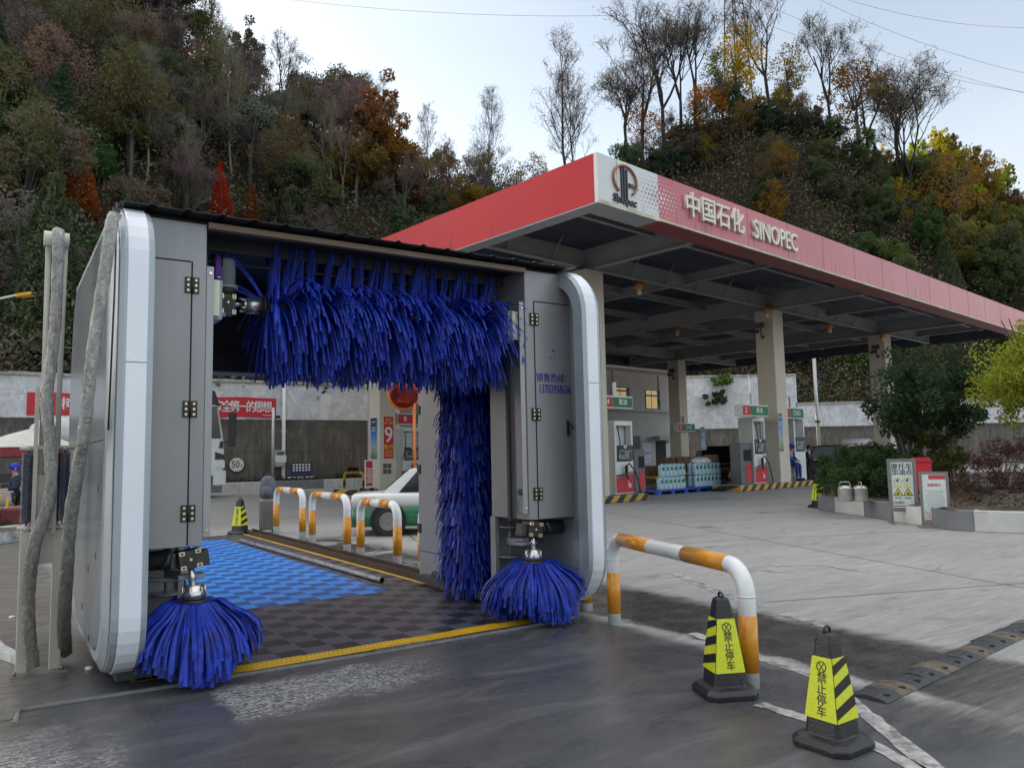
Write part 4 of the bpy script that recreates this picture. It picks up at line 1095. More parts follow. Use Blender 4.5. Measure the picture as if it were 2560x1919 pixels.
# ---------------------------------------------------------------- cones
CY = mat('reflective_yellow', (0.62, 0.66, 0.02), 0.35, var=0.06, scale=30, bump=0.25, bscale=120)
CK = mat('black_rubber', (0.016, 0.016, 0.018), 0.42, var=0.25, scale=12, bump=0.2)
CKF = mat('black_film', (0.012, 0.012, 0.013), 0.3)
def make_cone(label, loc, rz, H=0.66):
    t = thing('parking_cone', label, 'cone', loc, rz, 'black and yellow no parking cones')
    k = H / 0.66
    m = MB()
    def ring(w, z, ch): c = w * ch; return [(w, -w + c, z), (w, w - c, z), (w - c, w, z), (-w + c, w, z), (-w, w - c, z), (-w, -w + c, z), (-w + c, -w, z), (w - c, -w, z)]
    prof = [(0.185, 0.0, .3), (0.188, 0.035, .3), (0.165, 0.062, .3), (0.118, 0.075, .22), (0.110, 0.14, .18), (0.054, 0.60, .18), (0.047, 0.64, .3), (0.030, 0.652, .3)]
    vs = []; 
    for (w, z, ch) in prof: vs += ring(w * k, z * k, ch)
    fs = [(r_ * 8 + j, r_ * 8 + (j + 1) % 8, (r_ + 1) * 8 + (j + 1) % 8, (r_ + 1) * 8 + j) for r_ in range(len(prof) - 1) for j in range(8)] + [tuple(range(8))[::-1], tuple(7 * 8 + j for j in range(8))]
    m.add(vs, fs); m.build('cone_body', CK, t, bevel=0.006)
    m = MB(); m.tube([(0, -0.03 * k, 0.635 * k)] + [(0, 0.034 * k * math.sin(R(-60 + 20 * j)), (0.66 + 0.036 * math.cos(R(-60 + 20 * j)) - 0.012) * k) for j in range(7)] + [(0, 0.03 * k, 0.635 * k)], 0.0085 * k, 8); m.build('handle', CK, t)
    def wz(z): return (0.110 + (0.054 - 0.110) * (z - 0.14) / 0.46) * k
    z0_, z1_ = 0.165, 0.515
    slope = (0.110 - 0.054) / 0.46; 
    for face in range(4):
        rot = Matrix.Rotation(R(90 * face), 4, 'Z')
        def P(s, z, off=0.002):     # s in -1..1 across the flat of the face, z in unscaled metres
            w = wz(z); return rot @ Vector((s * w * 0.99, -(w + off), z * k))
        m = MB(); m.add([P(-1, z0_), P(1, z0_), P(1, z1_), P(-1, z1_)], [(0, 1, 2, 3)])
        # wrap round the chamfer
        sl = m.build('sleeve', CY, t)
        if face % 2 == 0:
            mm = rot.copy(); nrm = (rot.to_3x3() @ Vector((0, -1, slope))).normalized(); xr = rot.to_3x3() @ Vector((1, 0, 0)); yr = nrm.cross(xr)
            zc = 0.46; c = P(0, zc, 0.004); r_ = 0.030 * k; m = MB()
            M_ = facing(c, xr, yr); m.M = M_
            m.tube([(r_ * math.cos(R(15 * j)), r_ * math.sin(R(15 * j)), 0) for j in range(25)], 0.0028 * k, 5); m.box((0, 0, 0), (r_ * 1.9, 0.005 * k, 0.001), Matrix.Rotation(R(55), 3, 'Z')); m.box((0, 0, 0.0006), (r_ * 1.9, 0.005 * k, 0.001), Matrix.Rotation(R(-55), 3, 'Z'))
            m.build('no_parking_symbol', CKF, sl)
            for j, ch in enumerate('禁止停车'):
                text(ch, 0.066 * k, CKF, sl, facing(P(0.05, 0.395 - j * 0.062, 0.0035), xr, yr), 0.0008, bold=0.006, name='lettering')
        else:
            m = MB(); n_ = 3
            for j in range(n_):
                zb_ = z0_ + 0.02 + j * 0.118; sl_ = 0.055; hh_ = 0.058
                def C(s, z): return P(s, min(z1_, max(z0_, z)), 0.0035)
                m.add([C(-1, zb_), C(1, zb_ + sl_), C(1, zb_ + sl_ + hh_), C(-1, zb_ + hh_)], [(0, 1, 2, 3)])
            m.build('black_chevron', CKF, sl)
    return t
def yawto(p, extra): return math.atan2(p.x, -p.y) * -1 + extra
def face_cam(p):     # rotation that turns the local -y face towards the camera
    return math.atan2(-p.x, p.y) if False else math.atan2(p.y, p.x) - math.pi / 2
c1 = gp(1566, 1497); make_cone('black cone with yellow no parking sleeve at the foot of the large hoop rail', c1, face_cam(c1) + R(24), 0.66)
c2 = gp(1800, 1608); make_cone('black cone with yellow no parking sleeve on the white line, nearest the speed bump', c2, face_cam(c2) + R(-34), 0.63)
c3 = gp(518, 1153); make_cone('no parking cone standing at the far end of the brown rail near the suitcase', c3, face_cam(c3) + R(-38), 0.80)
c4 = gp(1769, 1096); make_cone('no parking cone leaning at the corner of the planter kerb', c4, face_cam(c4) + R(-60), 0.86)

# ---------------------------------------------------------------- speed bump
sbm = thing('speed_bump', 'worn black and yellow rubber speed bump at the right edge of the driveway', 'speed bump')
A1, A2 = gp(1918, 1520), gp(2330, 1322); B1 = gp(1872, 1502); dd = (A2 - A1); LL = dd.length; dd.normalize(); ss = Vector((-dd.y, dd.x, 0)); wd = 0.26
q = random.Random(9)
RB = mat('worn_black_rubber', (0.028, 0.029, 0.034), 0.42, var=0.4, scale=8, bump=0.6, bscale=30); RY = mat('worn_yellow_rubber', (0.10, 0.082, 0.048), 0.6, var=0.6, scale=14, bump=0.6, bscale=60)
k = 0; s = 0.0
while s < LL:
    w = 0.235; m = MB(); z_ = 0.045 + q.uniform(-.004, .004) - 0.017
    o = A1 + dd * s; e = A1 + dd * (s + w - 0.004)
    prof = [(0, 0.004), (0.05, 0.02), (0.10, z_), (0.17, z_), (0.22, 0.02), (wd + q.uniform(-.01, .02), 0.004)]
    vs = [o + ss * a + UP * z for a, z in prof] + [e + ss * a + UP * z for a, z in prof]; n_ = len(prof)
    m.add(vs, [(j, j + 1, n_ + j + 1, n_ + j) for j in range(n_ - 1)] + [tuple(range(n_))[::-1], tuple(n_ + j for j in range(n_)), (0, n_, 2 * n_ - 1, n_ - 1)])
    m.i = 1; c = o + dd * (w / 2) + ss * 0.06 + UP * (0.0235)
    m.cyl(c, c + UP * 0.004, 0.022, 8)
    m.build('bump_segment', [RY if k % 3 == 1 else RB, GAP], sbm); s += w; k += 1

# ---------------------------------------------------------------- cable tower on the left, with covered hoses
BEI = mat('beige_paint', (0.44, 0.42, 0.37), 0.45, var=0.08, scale=4)
SPR = mat('spring_steel', (0.10, 0.11, 0.15), 0.35, 0.7, var=0.2)
tw = thing('cable_tower', 'beige sprung cable tower with two legs left of the wash gantry', 'cable tower')
TY = 7.45
m = MB()
for xx in (0.225, 0.455):
    m.bx(xx - 0.04, xx + 0.04, TY - 0.03, TY + 0.05, 0.012, 1.13)
m.build('leg', BEI, tw, bevel=0.006)
m = MB(); m.bx(0.15, 0.54, TY - 0.12, TY + 0.15, 0.0, 0.014)
for xx in (0.18, 0.5): m.cyl((xx, TY - 0.09, 0.014), (xx, TY - 0.09, 0.05), 0.012, 8)
m.build('foot_plate', mat('wet_steel_plate', (0.20, 0.19, 0.175), 0.3, 0.3, var=0.3, scale=9), tw)
m = MB(); m.bx(0.24, 0.44, TY - 0.005, TY + 0.015, 0.86, 1.58); m.bx(0.255, 0.285, TY - 0.05, TY - 0.0055, 1.10, 2.30); m.bx(0.40, 0.43, TY - 0.05, TY - 0.0055, 1.10, 1.85)
m.bx(0.24, 0.44, TY - 0.012, TY - 0.0055, 1.12, 1.50); m.build('back_plate', BEI, tw)
m = MB(); m.cyl((0.38, TY - 0.014, 1.42), (0.38, TY - 0.010, 1.42), 0.018, 12); m.build('plate_hole', GAP, tw)
m = MB()
m.tube([(0.305, TY + 0.02, 1.1), (0.315, TY + 0.02, 2.3), (0.31, TY + 0.02, 3.55)], 0.028, 4); m.tube([(0.43, TY + 0.02, 1.1), (0.425, TY + 0.02, 2.3), (0.435, TY + 0.02, 3.52)], 0.028, 4)
m.build('boom', BEI, tw)
m = MB(); m.cyl((0.275, TY, 3.57), (0.46, TY, 3.57), 0.062, 20); m.build('pulley', mat('cream_roller', (0.60, 0.58, 0.52), 0.4, var=0.05), tw)
m = MB()
for zz in (1.80, 1.155):
    m.cyl((0.16, TY - 0.02, zz), (0.55, TY - 0.02, zz), 0.018, 10)
    for xx in (0.225, 0.475): m.lathe([(0.028, -0.02), (0.028, 0.02)], (xx, TY - 0.02, zz), 10)
m.build('cross_bar', BEI, tw)
for xx in (0.222, 0.478):
    m = MB(); n = 33 * 10; m.tube([(xx + 0.040 * math.cos(2 * math.pi * j / 10), TY - 0.02 + 0.040 * math.sin(2 * math.pi * j / 10), 1.20 + 0.56 * j / n) for j in range(n + 1)], 0.0072, 5)
    m.cyl((xx, TY - 0.02, 1.155), (xx, TY - 0.02, 1.21), 0.010, 6); m.cyl((xx, TY - 0.02, 1.75), (xx, TY - 0.02, 1.80), 0.010, 6); m.build('spring', SPR, tw)
def cloth_mat():
    g = NT('dirty_canvas'); co = g.coord(); n = g.noise(g.mapping(co, (6, 6, 1.4)), 2.0, 7, 0.7); n2 = g.noise(co, 16, 5, 0.7)
    sp = g.n('SeparateXYZ'); g.l(co, sp.inputs[0])
    k = g.ramp(n, [(0.3, (0.22, 0.21, 0.185)), (0.5, (0.42, 0.415, 0.39)), (0.7, (0.66, 0.66, 0.65))])
    k = g.mix(0.35, k, g.ramp(n2, [(0.35, (0.15, 0.14, 0.12)), (0.65, (0.56, 0.555, 0.53))]))
    k = g.mix(g.math('MULTIPLY', g.math('SUBTRACT', 1.0, g.smooth(sp.outputs[2], 0.3, 2.3)), 0.72), k, (0.10, 0.09, 0.075))
    g.l(k, g.b.inputs['Base Color']); g.b.inputs['Roughness'].default_value = 0.5; fold = g.noise(g.mapping(co, (9, 9, 5), (0.6, 0.3, 0)), 1.6, 5, 0.6, 2.2); g.bump(g.math('ADD', fold, g.math('MULTIPLY', n2, 0.3)), 1.0, 0.05); return g.m
CLO = cloth_mat()
def hose(name, pts, rad, label, seed, cat='hose'):
    q = random.Random(seed); P = [Vector(p) for p in pts]; fine = []; N = 14
    for a in range(len(P) - 1):
        p0, p1, p2, p3 = P[max(a - 1, 0)], P[a], P[a + 1], P[min(a + 2, len(P) - 1)]
        for k in range(N):
            t = k / N; fine.append(0.5 * ((2 * p1) + (p2 - p0) * t + (2 * p0 - 5 * p1 + 4 * p2 - p3) * t * t + (3 * p1 - p0 - 3 * p2 + p3) * t ** 3))
    fine.append(P[-1]); m = MB(); n = 16; vs = []
    ref = Vector((1, 0, 0))
    for k, p in enumerate(fine):
        t = (fine[min(k + 1, len(fine) - 1)] - fine[max(k - 1, 0)]).normalized(); x_ = (ref - t * ref.dot(t)).normalized(); y_ = t.cross(x_)
        s = k / (len(fine) - 1); r0 = rad[0] + (rad[1] - rad[0]) * s
        for j in range(n):
            a = 2 * math.pi * j / n
            f = 1 + 0.06 * math.sin(2 * a + 7 * s + seed) + 0.05 * math.sin(5 * a - 31 * s) + 0.06 * math.sin(k * 1.3 + 3 * a + seed) * (0.4 + 0.6 * math.sin(s * 9 + seed) ** 2) + q.uniform(-0.03, 0.03)
            vs.append(p + (x_ * math.cos(a) + y_ * math.sin(a) * 0.8) * r0 * f)
    fs = [(k * n + j, k * n + (j + 1) % n, (k + 1) * n + (j + 1) % n, (k + 1) * n + j) for k in range(len(fine) - 1) for j in range(n)] + [tuple(range(n))[::-1], tuple((len(fine) - 1) * n + j for j in range(n))]
    m.add(vs, fs, True); o = m.build(name, CLO)
    return tag(o, label, cat)
Y1 = TY - 0.10
hose('covered_hose', [(0.375, Y1 + 0.02, 3.62), (0.372, Y1 - 0.05, 3.5), (0.372, Y1 - 0.03, 2.82), (0.335, Y1 - 0.02, 2.2), (0.362, Y1 - 0.04, 1.86), (0.378, Y1 - 0.06, 1.5), (0.35, Y1 - 0.06, 1.27), (0.285, Y1 - 0.05, 1.05), (0.255, Y1 - 0.05, 0.76), (0.262, Y1 - 0.08, 0.4), (0.30, Y1 - 0.12, 0.09)], (0.046, 0.046), 'dirty canvas covered hose draped down the front of the beige cable tower', 3)
hose('covered_hose', [(0.665, 6.12, 3.47), (0.635, 6.10, 3.36), (0.60, 6.10, 2.98), (0.545, 6.15, 2.44), (0.52, 6.25, 1.9), (0.50, 6.4, 1.64), (0.475, 6.6, 1.25), (0.475, 6.85, 0.75), (0.50, 7.2, 0.35), (0.54, 7.6, 0.09)], (0.040, 0.048), 'dirty canvas covered hose hanging from the top of the left gantry panel', 8)
m = MB(); m.box((0.672, 6.13, 3.50), (0.05, 0.03, 0.03)); m.tube([(0.672, 6.13, 3.56), (0.672, 6.13, 2.9), (0.66, 6.16, 1.9)], 0.007, 5); m.build('hose_clip', CASTB, gan)
# slivers of litter
for (px, py, lb) in ((192, 1445, 'small white plastic cap on the wet slab below the gantry panel'), (26, 1334, 'small white plastic cap on the earth left of the cable tower')):
    p = gp(px, py); m = MB(); m.lathe([(0.028, 0.0), (0.03, 0.006), (0.028, 0.022), (0.012, 0.026)], p, 12); tag(m.build('bottle_cap', WP), lb, 'cap')
# ---------------------------------------------------------------- fuel islands
def stripe_mat():
    g = NT('yellow_black_chevron'); co = g.coord(); sp = g.n('SeparateXYZ'); g.l(co, sp.inputs[0])
    s = g.math('ADD', g.math('ADD', g.math('MULTIPLY', sp.outputs[0], 0.989), g.math('MULTIPLY', sp.outputs[1], 0.148)), g.math('MULTIPLY', sp.outputs[2], -1.1))
    s = g.math('ADD', s, g.math('MULTIPLY', sp.outputs[1], -0.35))
    f = g.math('LESS_THAN', g.math('FRACT', g.math('DIVIDE', s, 0.62)), 0.5)
    n = g.noise(co, 5, 5, 0.7)
    k = g.mix(f, (0.018, 0.017, 0.016), (0.50, 0.30, 0.03))
    k = g.mix(g.math('MULTIPLY', g.smooth(n, 0.5, 0.68), 0.6), k, (0.10, 0.085, 0.06))
    g.l(k, g.b.inputs['Base Color']); g.b.inputs['Roughness'].default_value = 0.6; return g.m
CHEV = stripe_mat()
ITOP = mat('island_concrete', (0.26, 0.255, 0.245), 0.8, var=0.25, scale=2)
def island(ua, ub, va, vb, label):
    t = thing('fuel_island', label, 'island', uvp((ua + ub) / 2, (va + vb) / 2, 0), 0, 'striped fuel islands')
    c = Vector(t.location)
    m = MB(Matrix.Translation(-c) @ MUV); m.bx(ua, ub, va, vb, 0.0, 0.24); m.build('striped_kerb', CHEV, t, bevel=0.03)
    m = MB(Matrix.Translation(-c) @ MUV); m.bx(ua + 0.06, ub - 0.06, va + 0.06, vb - 0.06, 0.2, 0.245); m.build('island_top', ITOP, t)
VI = 17.0
def uat(px, py, v): return onv(px, py, v).dot(U)
ue = uat(1402, 1072, VI); ub0 = uat(1600, 1054, VI); ub1 = uat(1764, 1046, VI)
island(ue - 9.0, ue, VI, VI + 1.35, 'yellow and black striped fuel island under the white pump with the number 4 sign')
island(ub0, ub1, VI, VI + 1.35, 'yellow and black striped fuel island at the tall middle canopy column')
ua0 = uat(768, 1062, 31.0)
island(ua0, ua0 + 7.0, 31.0, 33.0, 'short striped fuel island at the column with the red 9 poster')
# ---------------------------------------------------------------- pumps
PW = mat('pump_white', (0.62, 0.63, 0.62), 0.35, var=0.05, scale=2); PG = mat('pump_side_grey', (0.40, 0.40, 0.385), 0.5, var=0.06)
PR = mat('pump_red', (0.50, 0.014, 0.026), 0.5, var=0.08); PD = mat('pump_trim_grey', (0.20, 0.20, 0.205), 0.4)
SCR = mat('pump_display', (0.16, 0.185, 0.21), 0.25, var=0.3, scale=12)
def pump(label, loc, w=0.95, d=0.62, h=2.45, red=True):
    t = thing('fuel_pump', label, 'fuel pump', loc, TH, 'fuel pumps'); k = h / 2.45
    m = MB(); m.bx(-w / 2, w / 2, -d / 2, d / 2, 0.0, 1.08 * k); m.build('lower_cabinet', PW, t, bevel=0.02)
    m = MB(); m.bx(-w / 2, -w / 2 + 0.11, -d / 2, d / 2, 1.083 * k, h); m.bx(w / 2 - 0.09, w / 2, -d / 2, d / 2, 1.083 * k, h); m.bx(-w / 2 + 0.112, w / 2 - 0.092, -d / 2, d / 2, h - 0.16 * k, h - 0.003)
    m.bx(-w / 2 + 0.112, w / 2 - 0.092, 0.0, d / 2 - 0.003, 1.083 * k, h - 0.163 * k); m.build('hose_frame', PW, t, bevel=0.01)
    m = MB(); m.bx(-w / 2 - 0.006, -w / 2 - 0.002, -d / 2 + 0.02, d / 2 - 0.02, 0.05, h - 0.03); m.build('side_panel', PG, t)
    m = MB(); m.bx(-w / 2 + 0.10, w / 2 - 0.02, -d / 2 - 0.02, -0.05, 1.12 * k, 1.62 * k); m.build('display_housing', BLK, t)
    m = MB(); m.bx(-w / 2 + 0.15, w / 2 - 0.10, -d / 2 - 0.028, -d / 2 - 0.022, 1.16 * k, 1.46 * k); dsp = m.build('display', SCR, t)
    m = MB(); m.bx(-w / 2 + 0.30, -w / 2 + 0.50, -d / 2 - 0.034, -d / 2 - 0.029, 1.30 * k, 1.42 * k); m.bx(w / 2 - 0.24, w / 2 - 0.13, -d / 2 - 0.034, -d / 2 - 0.029, 1.18 * k, 1.40 * k); m.build('keypad', BLK, dsp)
    if red:
        m = MB(); y = -d / 2 - 0.004
        m.add([(-w / 2 + 0.02, y, 0.04), (w / 2 - 0.02, y, 0.04), (w / 2 - 0.02, y, 0.66 * k), (-w / 2 + 0.02, y, 0.52 * k)], [(0, 1, 2, 3)]); m.build('red_panel', PR, t)
        m = MB(); m.add([(-w / 2 + 0.02, y - 0.001, 0.524 * k), (w / 2 - 0.02, y - 0.001, 0.664 * k), (w / 2 - 0.02, y - 0.001, 0.76 * k), (-w / 2 + 0.02, y - 0.001, 0.60 * k)], [(0, 1, 2, 3)]); m.build('grey_trim', PD, t)
        m = MB(); m.box((w / 2 - 0.30, y - 0.004, 0.32), (0.05, 0.004, 0.22)); m.box((w / 2 - 0.23, y - 0.004, 0.22), (0.16, 0.004, 0.03)); m.box((w / 2 - 0.22, y - 0.004, 0.30), (0.09, 0.004, 0.09)); m.build('panel_mark', PW, t)
        m = MB(); y2 = -d / 2 - 0.06
        m.tube([(-w / 2 + 0.10, y2, h - 0.2), (-w / 2 + 0.09, y2 - 0.1, h - 0.7), (-w / 2 - 0.04, y2 - 0.2, 1.5 * k), (-w / 2 - 0.2, y2 - 0.2, 1.12 * k)], 0.022, 7)
        m.tube([(0.0, y2, h - 0.2), (0.0, y2, 1.62 * k)], 0.014, 6)
        m.tube([(-w / 2 - 0.25, y2 - 0.2, 0.62 * k), (-0.15, y2 - 0.15, 0.66 * k), (-0.06, y2 - 0.1, 0.95 * k), (0.06, y2 - 0.1, 1.02 * k), (0.3, y2 - 0.16, 0.75 * k), (0.48, y2 - 0.2, 0.25), (0.5, y2 - 0.2, -0.12)], 0.026, 7)
        m.build('hose', BLK, t)
        m = MB(); m.box((-0.03, y2 - 0.05, 0.78 * k), (0.09, 0.09, 0.34)); m.box((0.0, y2 - 0.06, 0.58 * k), (0.05, 0.06, 0.18)); m.build('nozzle', BLK, t, bevel=0.015)
        m = MB(); m.lathe([(0.085, 0.0), (0.085, 0.01)], (0, 0, 0), 16); o = m.build('sticker', PW, t); o.rotation_euler = (R(90), 0, 0); o.location = (0.02, -d / 2 - 0.03, 1.58 * k)
    return t
def put(px, py, v, z=0.245):
    p = onv(px, py, v); return Vector((p.x, p.y, z))
pump('white and red fuel pump with black hoses under the number 4 sign', put(1336, 1050, 17.75), 1.0, 0.62, 2.55)
pump('white and red fuel pump with looped hose in front of the tall middle column', put(1629, 1040, 17.8), 1.0, 0.7, 2.85)
pump('tall plain grey dispenser with open frame behind the person in black', put(1716, 1040, 17.9), 1.0, 0.75, 3.0, red=False)
pump('white fuel pump partly hidden behind the rear of the wash gantry', put(881, 1040, 31.9), 1.15, 0.8, 2.9)
# ---------------------------------------------------------------- number signs
SGR = mat('sign_green', (0.004, 0.145, 0.055), 0.55, var=0.05); SRD = mat('sign_red', (0.50, 0.012, 0.022), 0.55, var=0.05); SWH = mat('sign_white', (0.66, 0.66, 0.64), 0.4, var=0.04)
def numsign(px0, px1, py0, py1, v, num, word, label, split=0.3, sz=0.32):
    a = onv(px0, (py0 + py1) / 2, v); b = onv(px1, (py0 + py1) / 2, v); zt_ = onv((px0 + px1) / 2, py0, v).z; zb_ = onv((px0 + px1) / 2, py1, v).z
    w = (b - a).dot(U); c = (a + b) / 2
    t = thing('pump_sign', label, 'sign', Vector((c.x, c.y, zb_)), TH, 'pump number signs'); h = zt_ - zb_
    m = MB(); m.bx(-w / 2, w / 2, -0.02, 0.34, 0, h); m.build('sign_box', SWH, t, bevel=0.015)
    y = -0.024; s = -w / 2 + w * split
    m = MB(); m.add([(-w / 2 + 0.03, y, 0.04), (s + 0.06, y, 0.04), (s - 0.06, y, h - 0.05), (-w / 2 + 0.03, y, h - 0.05)], [(0, 1, 2, 3)]); r_ = m.build('number_panel', SRD, t)
    m = MB(); m.add([(s + 0.07, y, 0.04), (w / 2 - 0.03, y, 0.04), (w / 2 - 0.03, y, h - 0.05), (s - 0.05, y, h - 0.05)], [(0, 1, 2, 3)]); g_ = m.build('fuel_panel', SGR, t)
    text(num, h * 0.62, SWH, r_, facing((-w / 2 + w * split * 0.5, y - 0.004, h * 0.5), (1, 0, 0), (0, 0, 1)), 0.001, bold=0.01)
    text(word, h * sz / 0.6, SWH, g_, facing((s + (w / 2 - s) * 0.5, y - 0.004, h * 0.5), (1, 0, 0), (0, 0, 1)), 0.001, bold=0.012)
    m = MB(); m.bx(-0.05, 0.05, 0.1, 0.2, h, h + 0.5); m.build('bracket', SWH, t)
numsign(1303, 1366, 855, 882, 17.7, '4', '柴油', 'green pump sign with red number 4 right of the gantry')
numsign(1602, 1659, 874, 899, 17.0, '2', '柴油', 'green pump sign with red number 2 left of the middle column')
numsign(1464, 1501, 914, 932, 30.6, '1', 'LNG', 'green LNG sign on the rear column by the wall', 0.28, 0.36)
numsign(1693, 1735, 880, 904, 17.3, '3', 'CNG', 'green CNG sign right of the middle column', 0.28, 0.36)
numsign(858, 935, 893, 917, 31.0, '8', '95', 'green pump sign with red number 8 left of the gantry rear column', 0.42, 0.4)
# posters on the columns
def poster(px0, px1, py0, py1, cu, cv, face, label, builder):
    """face 'u' = the side facing -u, 'v' = the side facing -v"""
    if face == 'v':
        off = cv - 0.45 - 0.012; a = onv(px0, py0, off); b = onv(px1, py1, off); ua, ub = a.dot(U), b.dot(U); zt_, zb_ = a.z, b.z
        org = uvp((ua + ub) / 2, off, zb_); w = ub - ua; rz = TH
    else:
        off = cu - 0.45 - 0.012
        d0 = ray(px0, py0); p0 = Vector((0, 0, EYE)) + d0 * (off / d0.dot(U)); d1 = ray(px1, py1); p1 = Vector((0, 0, EYE)) + d1 * (off / d1.dot(U))
        va, vb = p0.dot(V), p1.dot(V); zt_, zb_ = p0.z, p1.z; w = abs(va - vb); org = uvp(off, (va + vb) / 2, zb_); rz = TH - math.pi / 2
    w = min(w, 0.86); h = zt_ - zb_
    t = thing('poster', label, 'poster', org, rz, 'posters on the canopy columns')
    m = MB(); m.bx(-w / 2 - 0.02, w / 2 + 0.02, -0.012, 0.008, -0.02, h + 0.02); m.build('frame', SWH, t)
    builder(t, w, h)
def fld(t, name, x0, x1, z0, z1, m_, y=-0.016):
    m = MB(); m.add([(x0, y, z0), (x1, y, z0), (x1, y, z1), (x0, y, z1)], [(0, 1, 2, 3)]); return m.build(name, m_, t)
def lt(t, s, size, m_, x, z, y=-0.02, sx=1.0, bold=0.01): return text(s, size, m_, t, facing((x, y, z), (1, 0, 0), (0, 0, 1)), 0.0008, bold=bold, sx=sx)
YT_ = mat('poster_yellow', (0.70, 0.42, 0.03), 0.4)
def red9(t, w, h):
    s = fld(t, 'sheet', -w / 2, w / 2, 0, h, SRD)
    lt(s, '9', h * 0.52, SWH, 0, h * 0.55, sx=0.95, bold=0.01); lt(s, '角/升', h * 0.125, YT_, 0, h * 0.27, bold=0.008)
    lt(s, '直降优惠', w * 0.22, YT_, 0, h * 0.84)
    m = MB()
    for k in range(5): m.box((0, -0.019, h * (0.19 - 0.033 * k)), (w * (0.8 - 0.03 * (k % 2)), 0.002, h * 0.010))
    for k in range(2): m.box((0, -0.019, h * (0.94 - 0.035 * k)), (w * 0.6, 0.002, h * 0.012))
    m.build('lettering', YT_, s)
def bluep(t, w, h):
    g = MATS.get('blue_poster')
    if g is None:
        q_ = NT('blue_poster'); co = q_.coord(); sp = q_.n('SeparateXYZ'); q_.l(co, sp.inputs[0]); n = q_.noise(co, 3.0, 6, 0.7)
        f = q_.math('ADD', q_.math('DIVIDE', sp.outputs[2], 2.9), q_.math('MULTIPLY', q_.math('SUBTRACT', n, 0.5), 0.35))
        k = q_.ramp(f, [(0.0, (0.10, 0.12, 0.12)), (0.2, (0.30, 0.36, 0.30)), (0.36, (0.05, 0.20, 0.50)), (0.55, (0.012, 0.03, 0.14)), (1.0, (0.012, 0.025, 0.11))])
        q_.l(k, q_.b.inputs['Base Color']); q_.b.inputs['Roughness'].default_value = 0.3; g = q_.m
    s = fld(t, 'sheet', -w / 2, w / 2, 0, h, g)
    m = MB(); rot = Matrix.Rotation(R(-12), 3, 'Y')
    for k, ww in enumerate((0.55, 0.6)): m.box((0, -0.019, h * (0.76 - 0.07 * k)), (w * ww, 0.002, h * 0.02), rot)
    m.box((0, -0.019, h * 0.90), (w * 0.5, 0.002, h * 0.022)); m.build('lettering', SWH, s)
poster(828, 850, 899, 990, 20.15, 31.3, 'v', 'red fuel discount poster with a large white 9 on the pale column', red9)
poster(801, 815, 903, 991, 20.15, 31.3, 'u', 'narrow dark blue poster beside the red 9 poster', bluep)
poster(1514, 1524, 922, 978, 44.0, 31.3, 'v', 'narrow blue and green poster on the rear column with the LNG sign', bluep)
poster(1680, 1693, 892, 975, 31.95, 17.6, 'v', 'tall narrow blue poster on the tall middle column', bluep)
m = MB(); off = 31.3 - 0.45 - 0.012; pa = onv(834, 1004, off)
for a_ in (0, 1):
    for b_ in (0, 1): m.box(pa + U * (0.24 * a_ - 0.06) + UP * (0.26 * b_ - 0.3), (0.2, 0.012, 0.22))
tag(m.build('notice_plates', mat('dark_notice', (0.07, 0.068, 0.066), 0.5)), 'four small dark square notice plates below the red 9 poster', 'sign')
# ---------------------------------------------------------------- shop building behind the canopy
BW = mat('shop_render', (0.40, 0.39, 0.38), 0.85, var=0.07, scale=0.8); BD = mat('window_frame_dark', (0.03, 0.028, 0.026), 0.5)
shop = thing('shop_building', 'pale two storey station shop with dark framed windows behind the canopy', 'building')
VB = 36.6; uR = uat(1447, 940, VB)
m = MB(MUV); m.bx(24.7, uR, VB, VB + 3.4, 0, 7.95); m.build('wall', BW, shop)
m = MB(MUV); zl = onv(1400, 887, VB).z; m.bx(24.7, uR + 0.06, VB - 0.35, VB - 0.002, zl - 0.1, zl + 0.06); m.build('ledge', BW, shop)
m = MB(MUV); m.bx(24.6, uR + 0.1, VB - 0.1, VB + 3.5, 7.953, 8.12); m.build('parapet', BW, shop)
GLW = mat('lit_window', (0.3, 0.22, 0.10), 0.2, emit=((1.0, 0.66, 0.24), 0.10)); GLD = mat('dark_glass', (0.02, 0.022, 0.025), 0.08, spec=0.8)
def window(px0, px1, py0, py1, bars, lit=True):
    ua = uat(px0, (py0 + py1) / 2, VB); ub_ = uat(px1, (py0 + py1) / 2, VB); zt_ = onv((px0 + px1) / 2, py0, VB).z; zb_ = onv((px0 + px1) / 2, py1, VB).z
    m = MB(MUV); m.bx(ua, ub_, VB - 0.04, VB - 0.003, zb_, zt_); f = m.build('window', BD, shop)
    uu = ua + (ub_ - ua) * 0.78
    m = MB(MUV); m.bx(ua + 0.06, uu, VB - 0.046, VB - 0.041, zb_ + 0.06, zt_ - 0.06); m.build('pane', GLW if lit else GLD, f)
    m = MB(MUV)
    for k in range(1, bars): m.bx(ua + (uu - ua) * k / bars - 0.025, ua + (uu - ua) * k / bars + 0.025, VB - 0.06, VB - 0.047, zb_ + 0.04, zt_ - 0.04)
    zz = zb_ + (zt_ - zb_) * 0.70; m.bx(ua + 0.04, uu, VB - 0.062, VB - 0.0475, zz - 0.06, zz + 0.06); m.build('mullion', BD, f)
window(1325, 1359, 836, 862, 2); window(1394, 1425, 842, 884, 2)
window(1355, 1382, 941, 995, 4, False)
m = MB(MUV); 
for k in range(9):
    a = uat(1355 + k * 3.4, 965, VB); m.bx(a - 0.015, a + 0.015, VB - 0.12, VB - 0.09, onv(1368, 995, VB).z, onv(1368, 941, VB).z)
m.build('window_grille', mat('grille_steel', (0.22, 0.21, 0.2), 0.5), shop)
ua, ub_ = uat(1417, 990, VB), uat(1443, 990, VB); zd = onv(1430, 952, VB).z
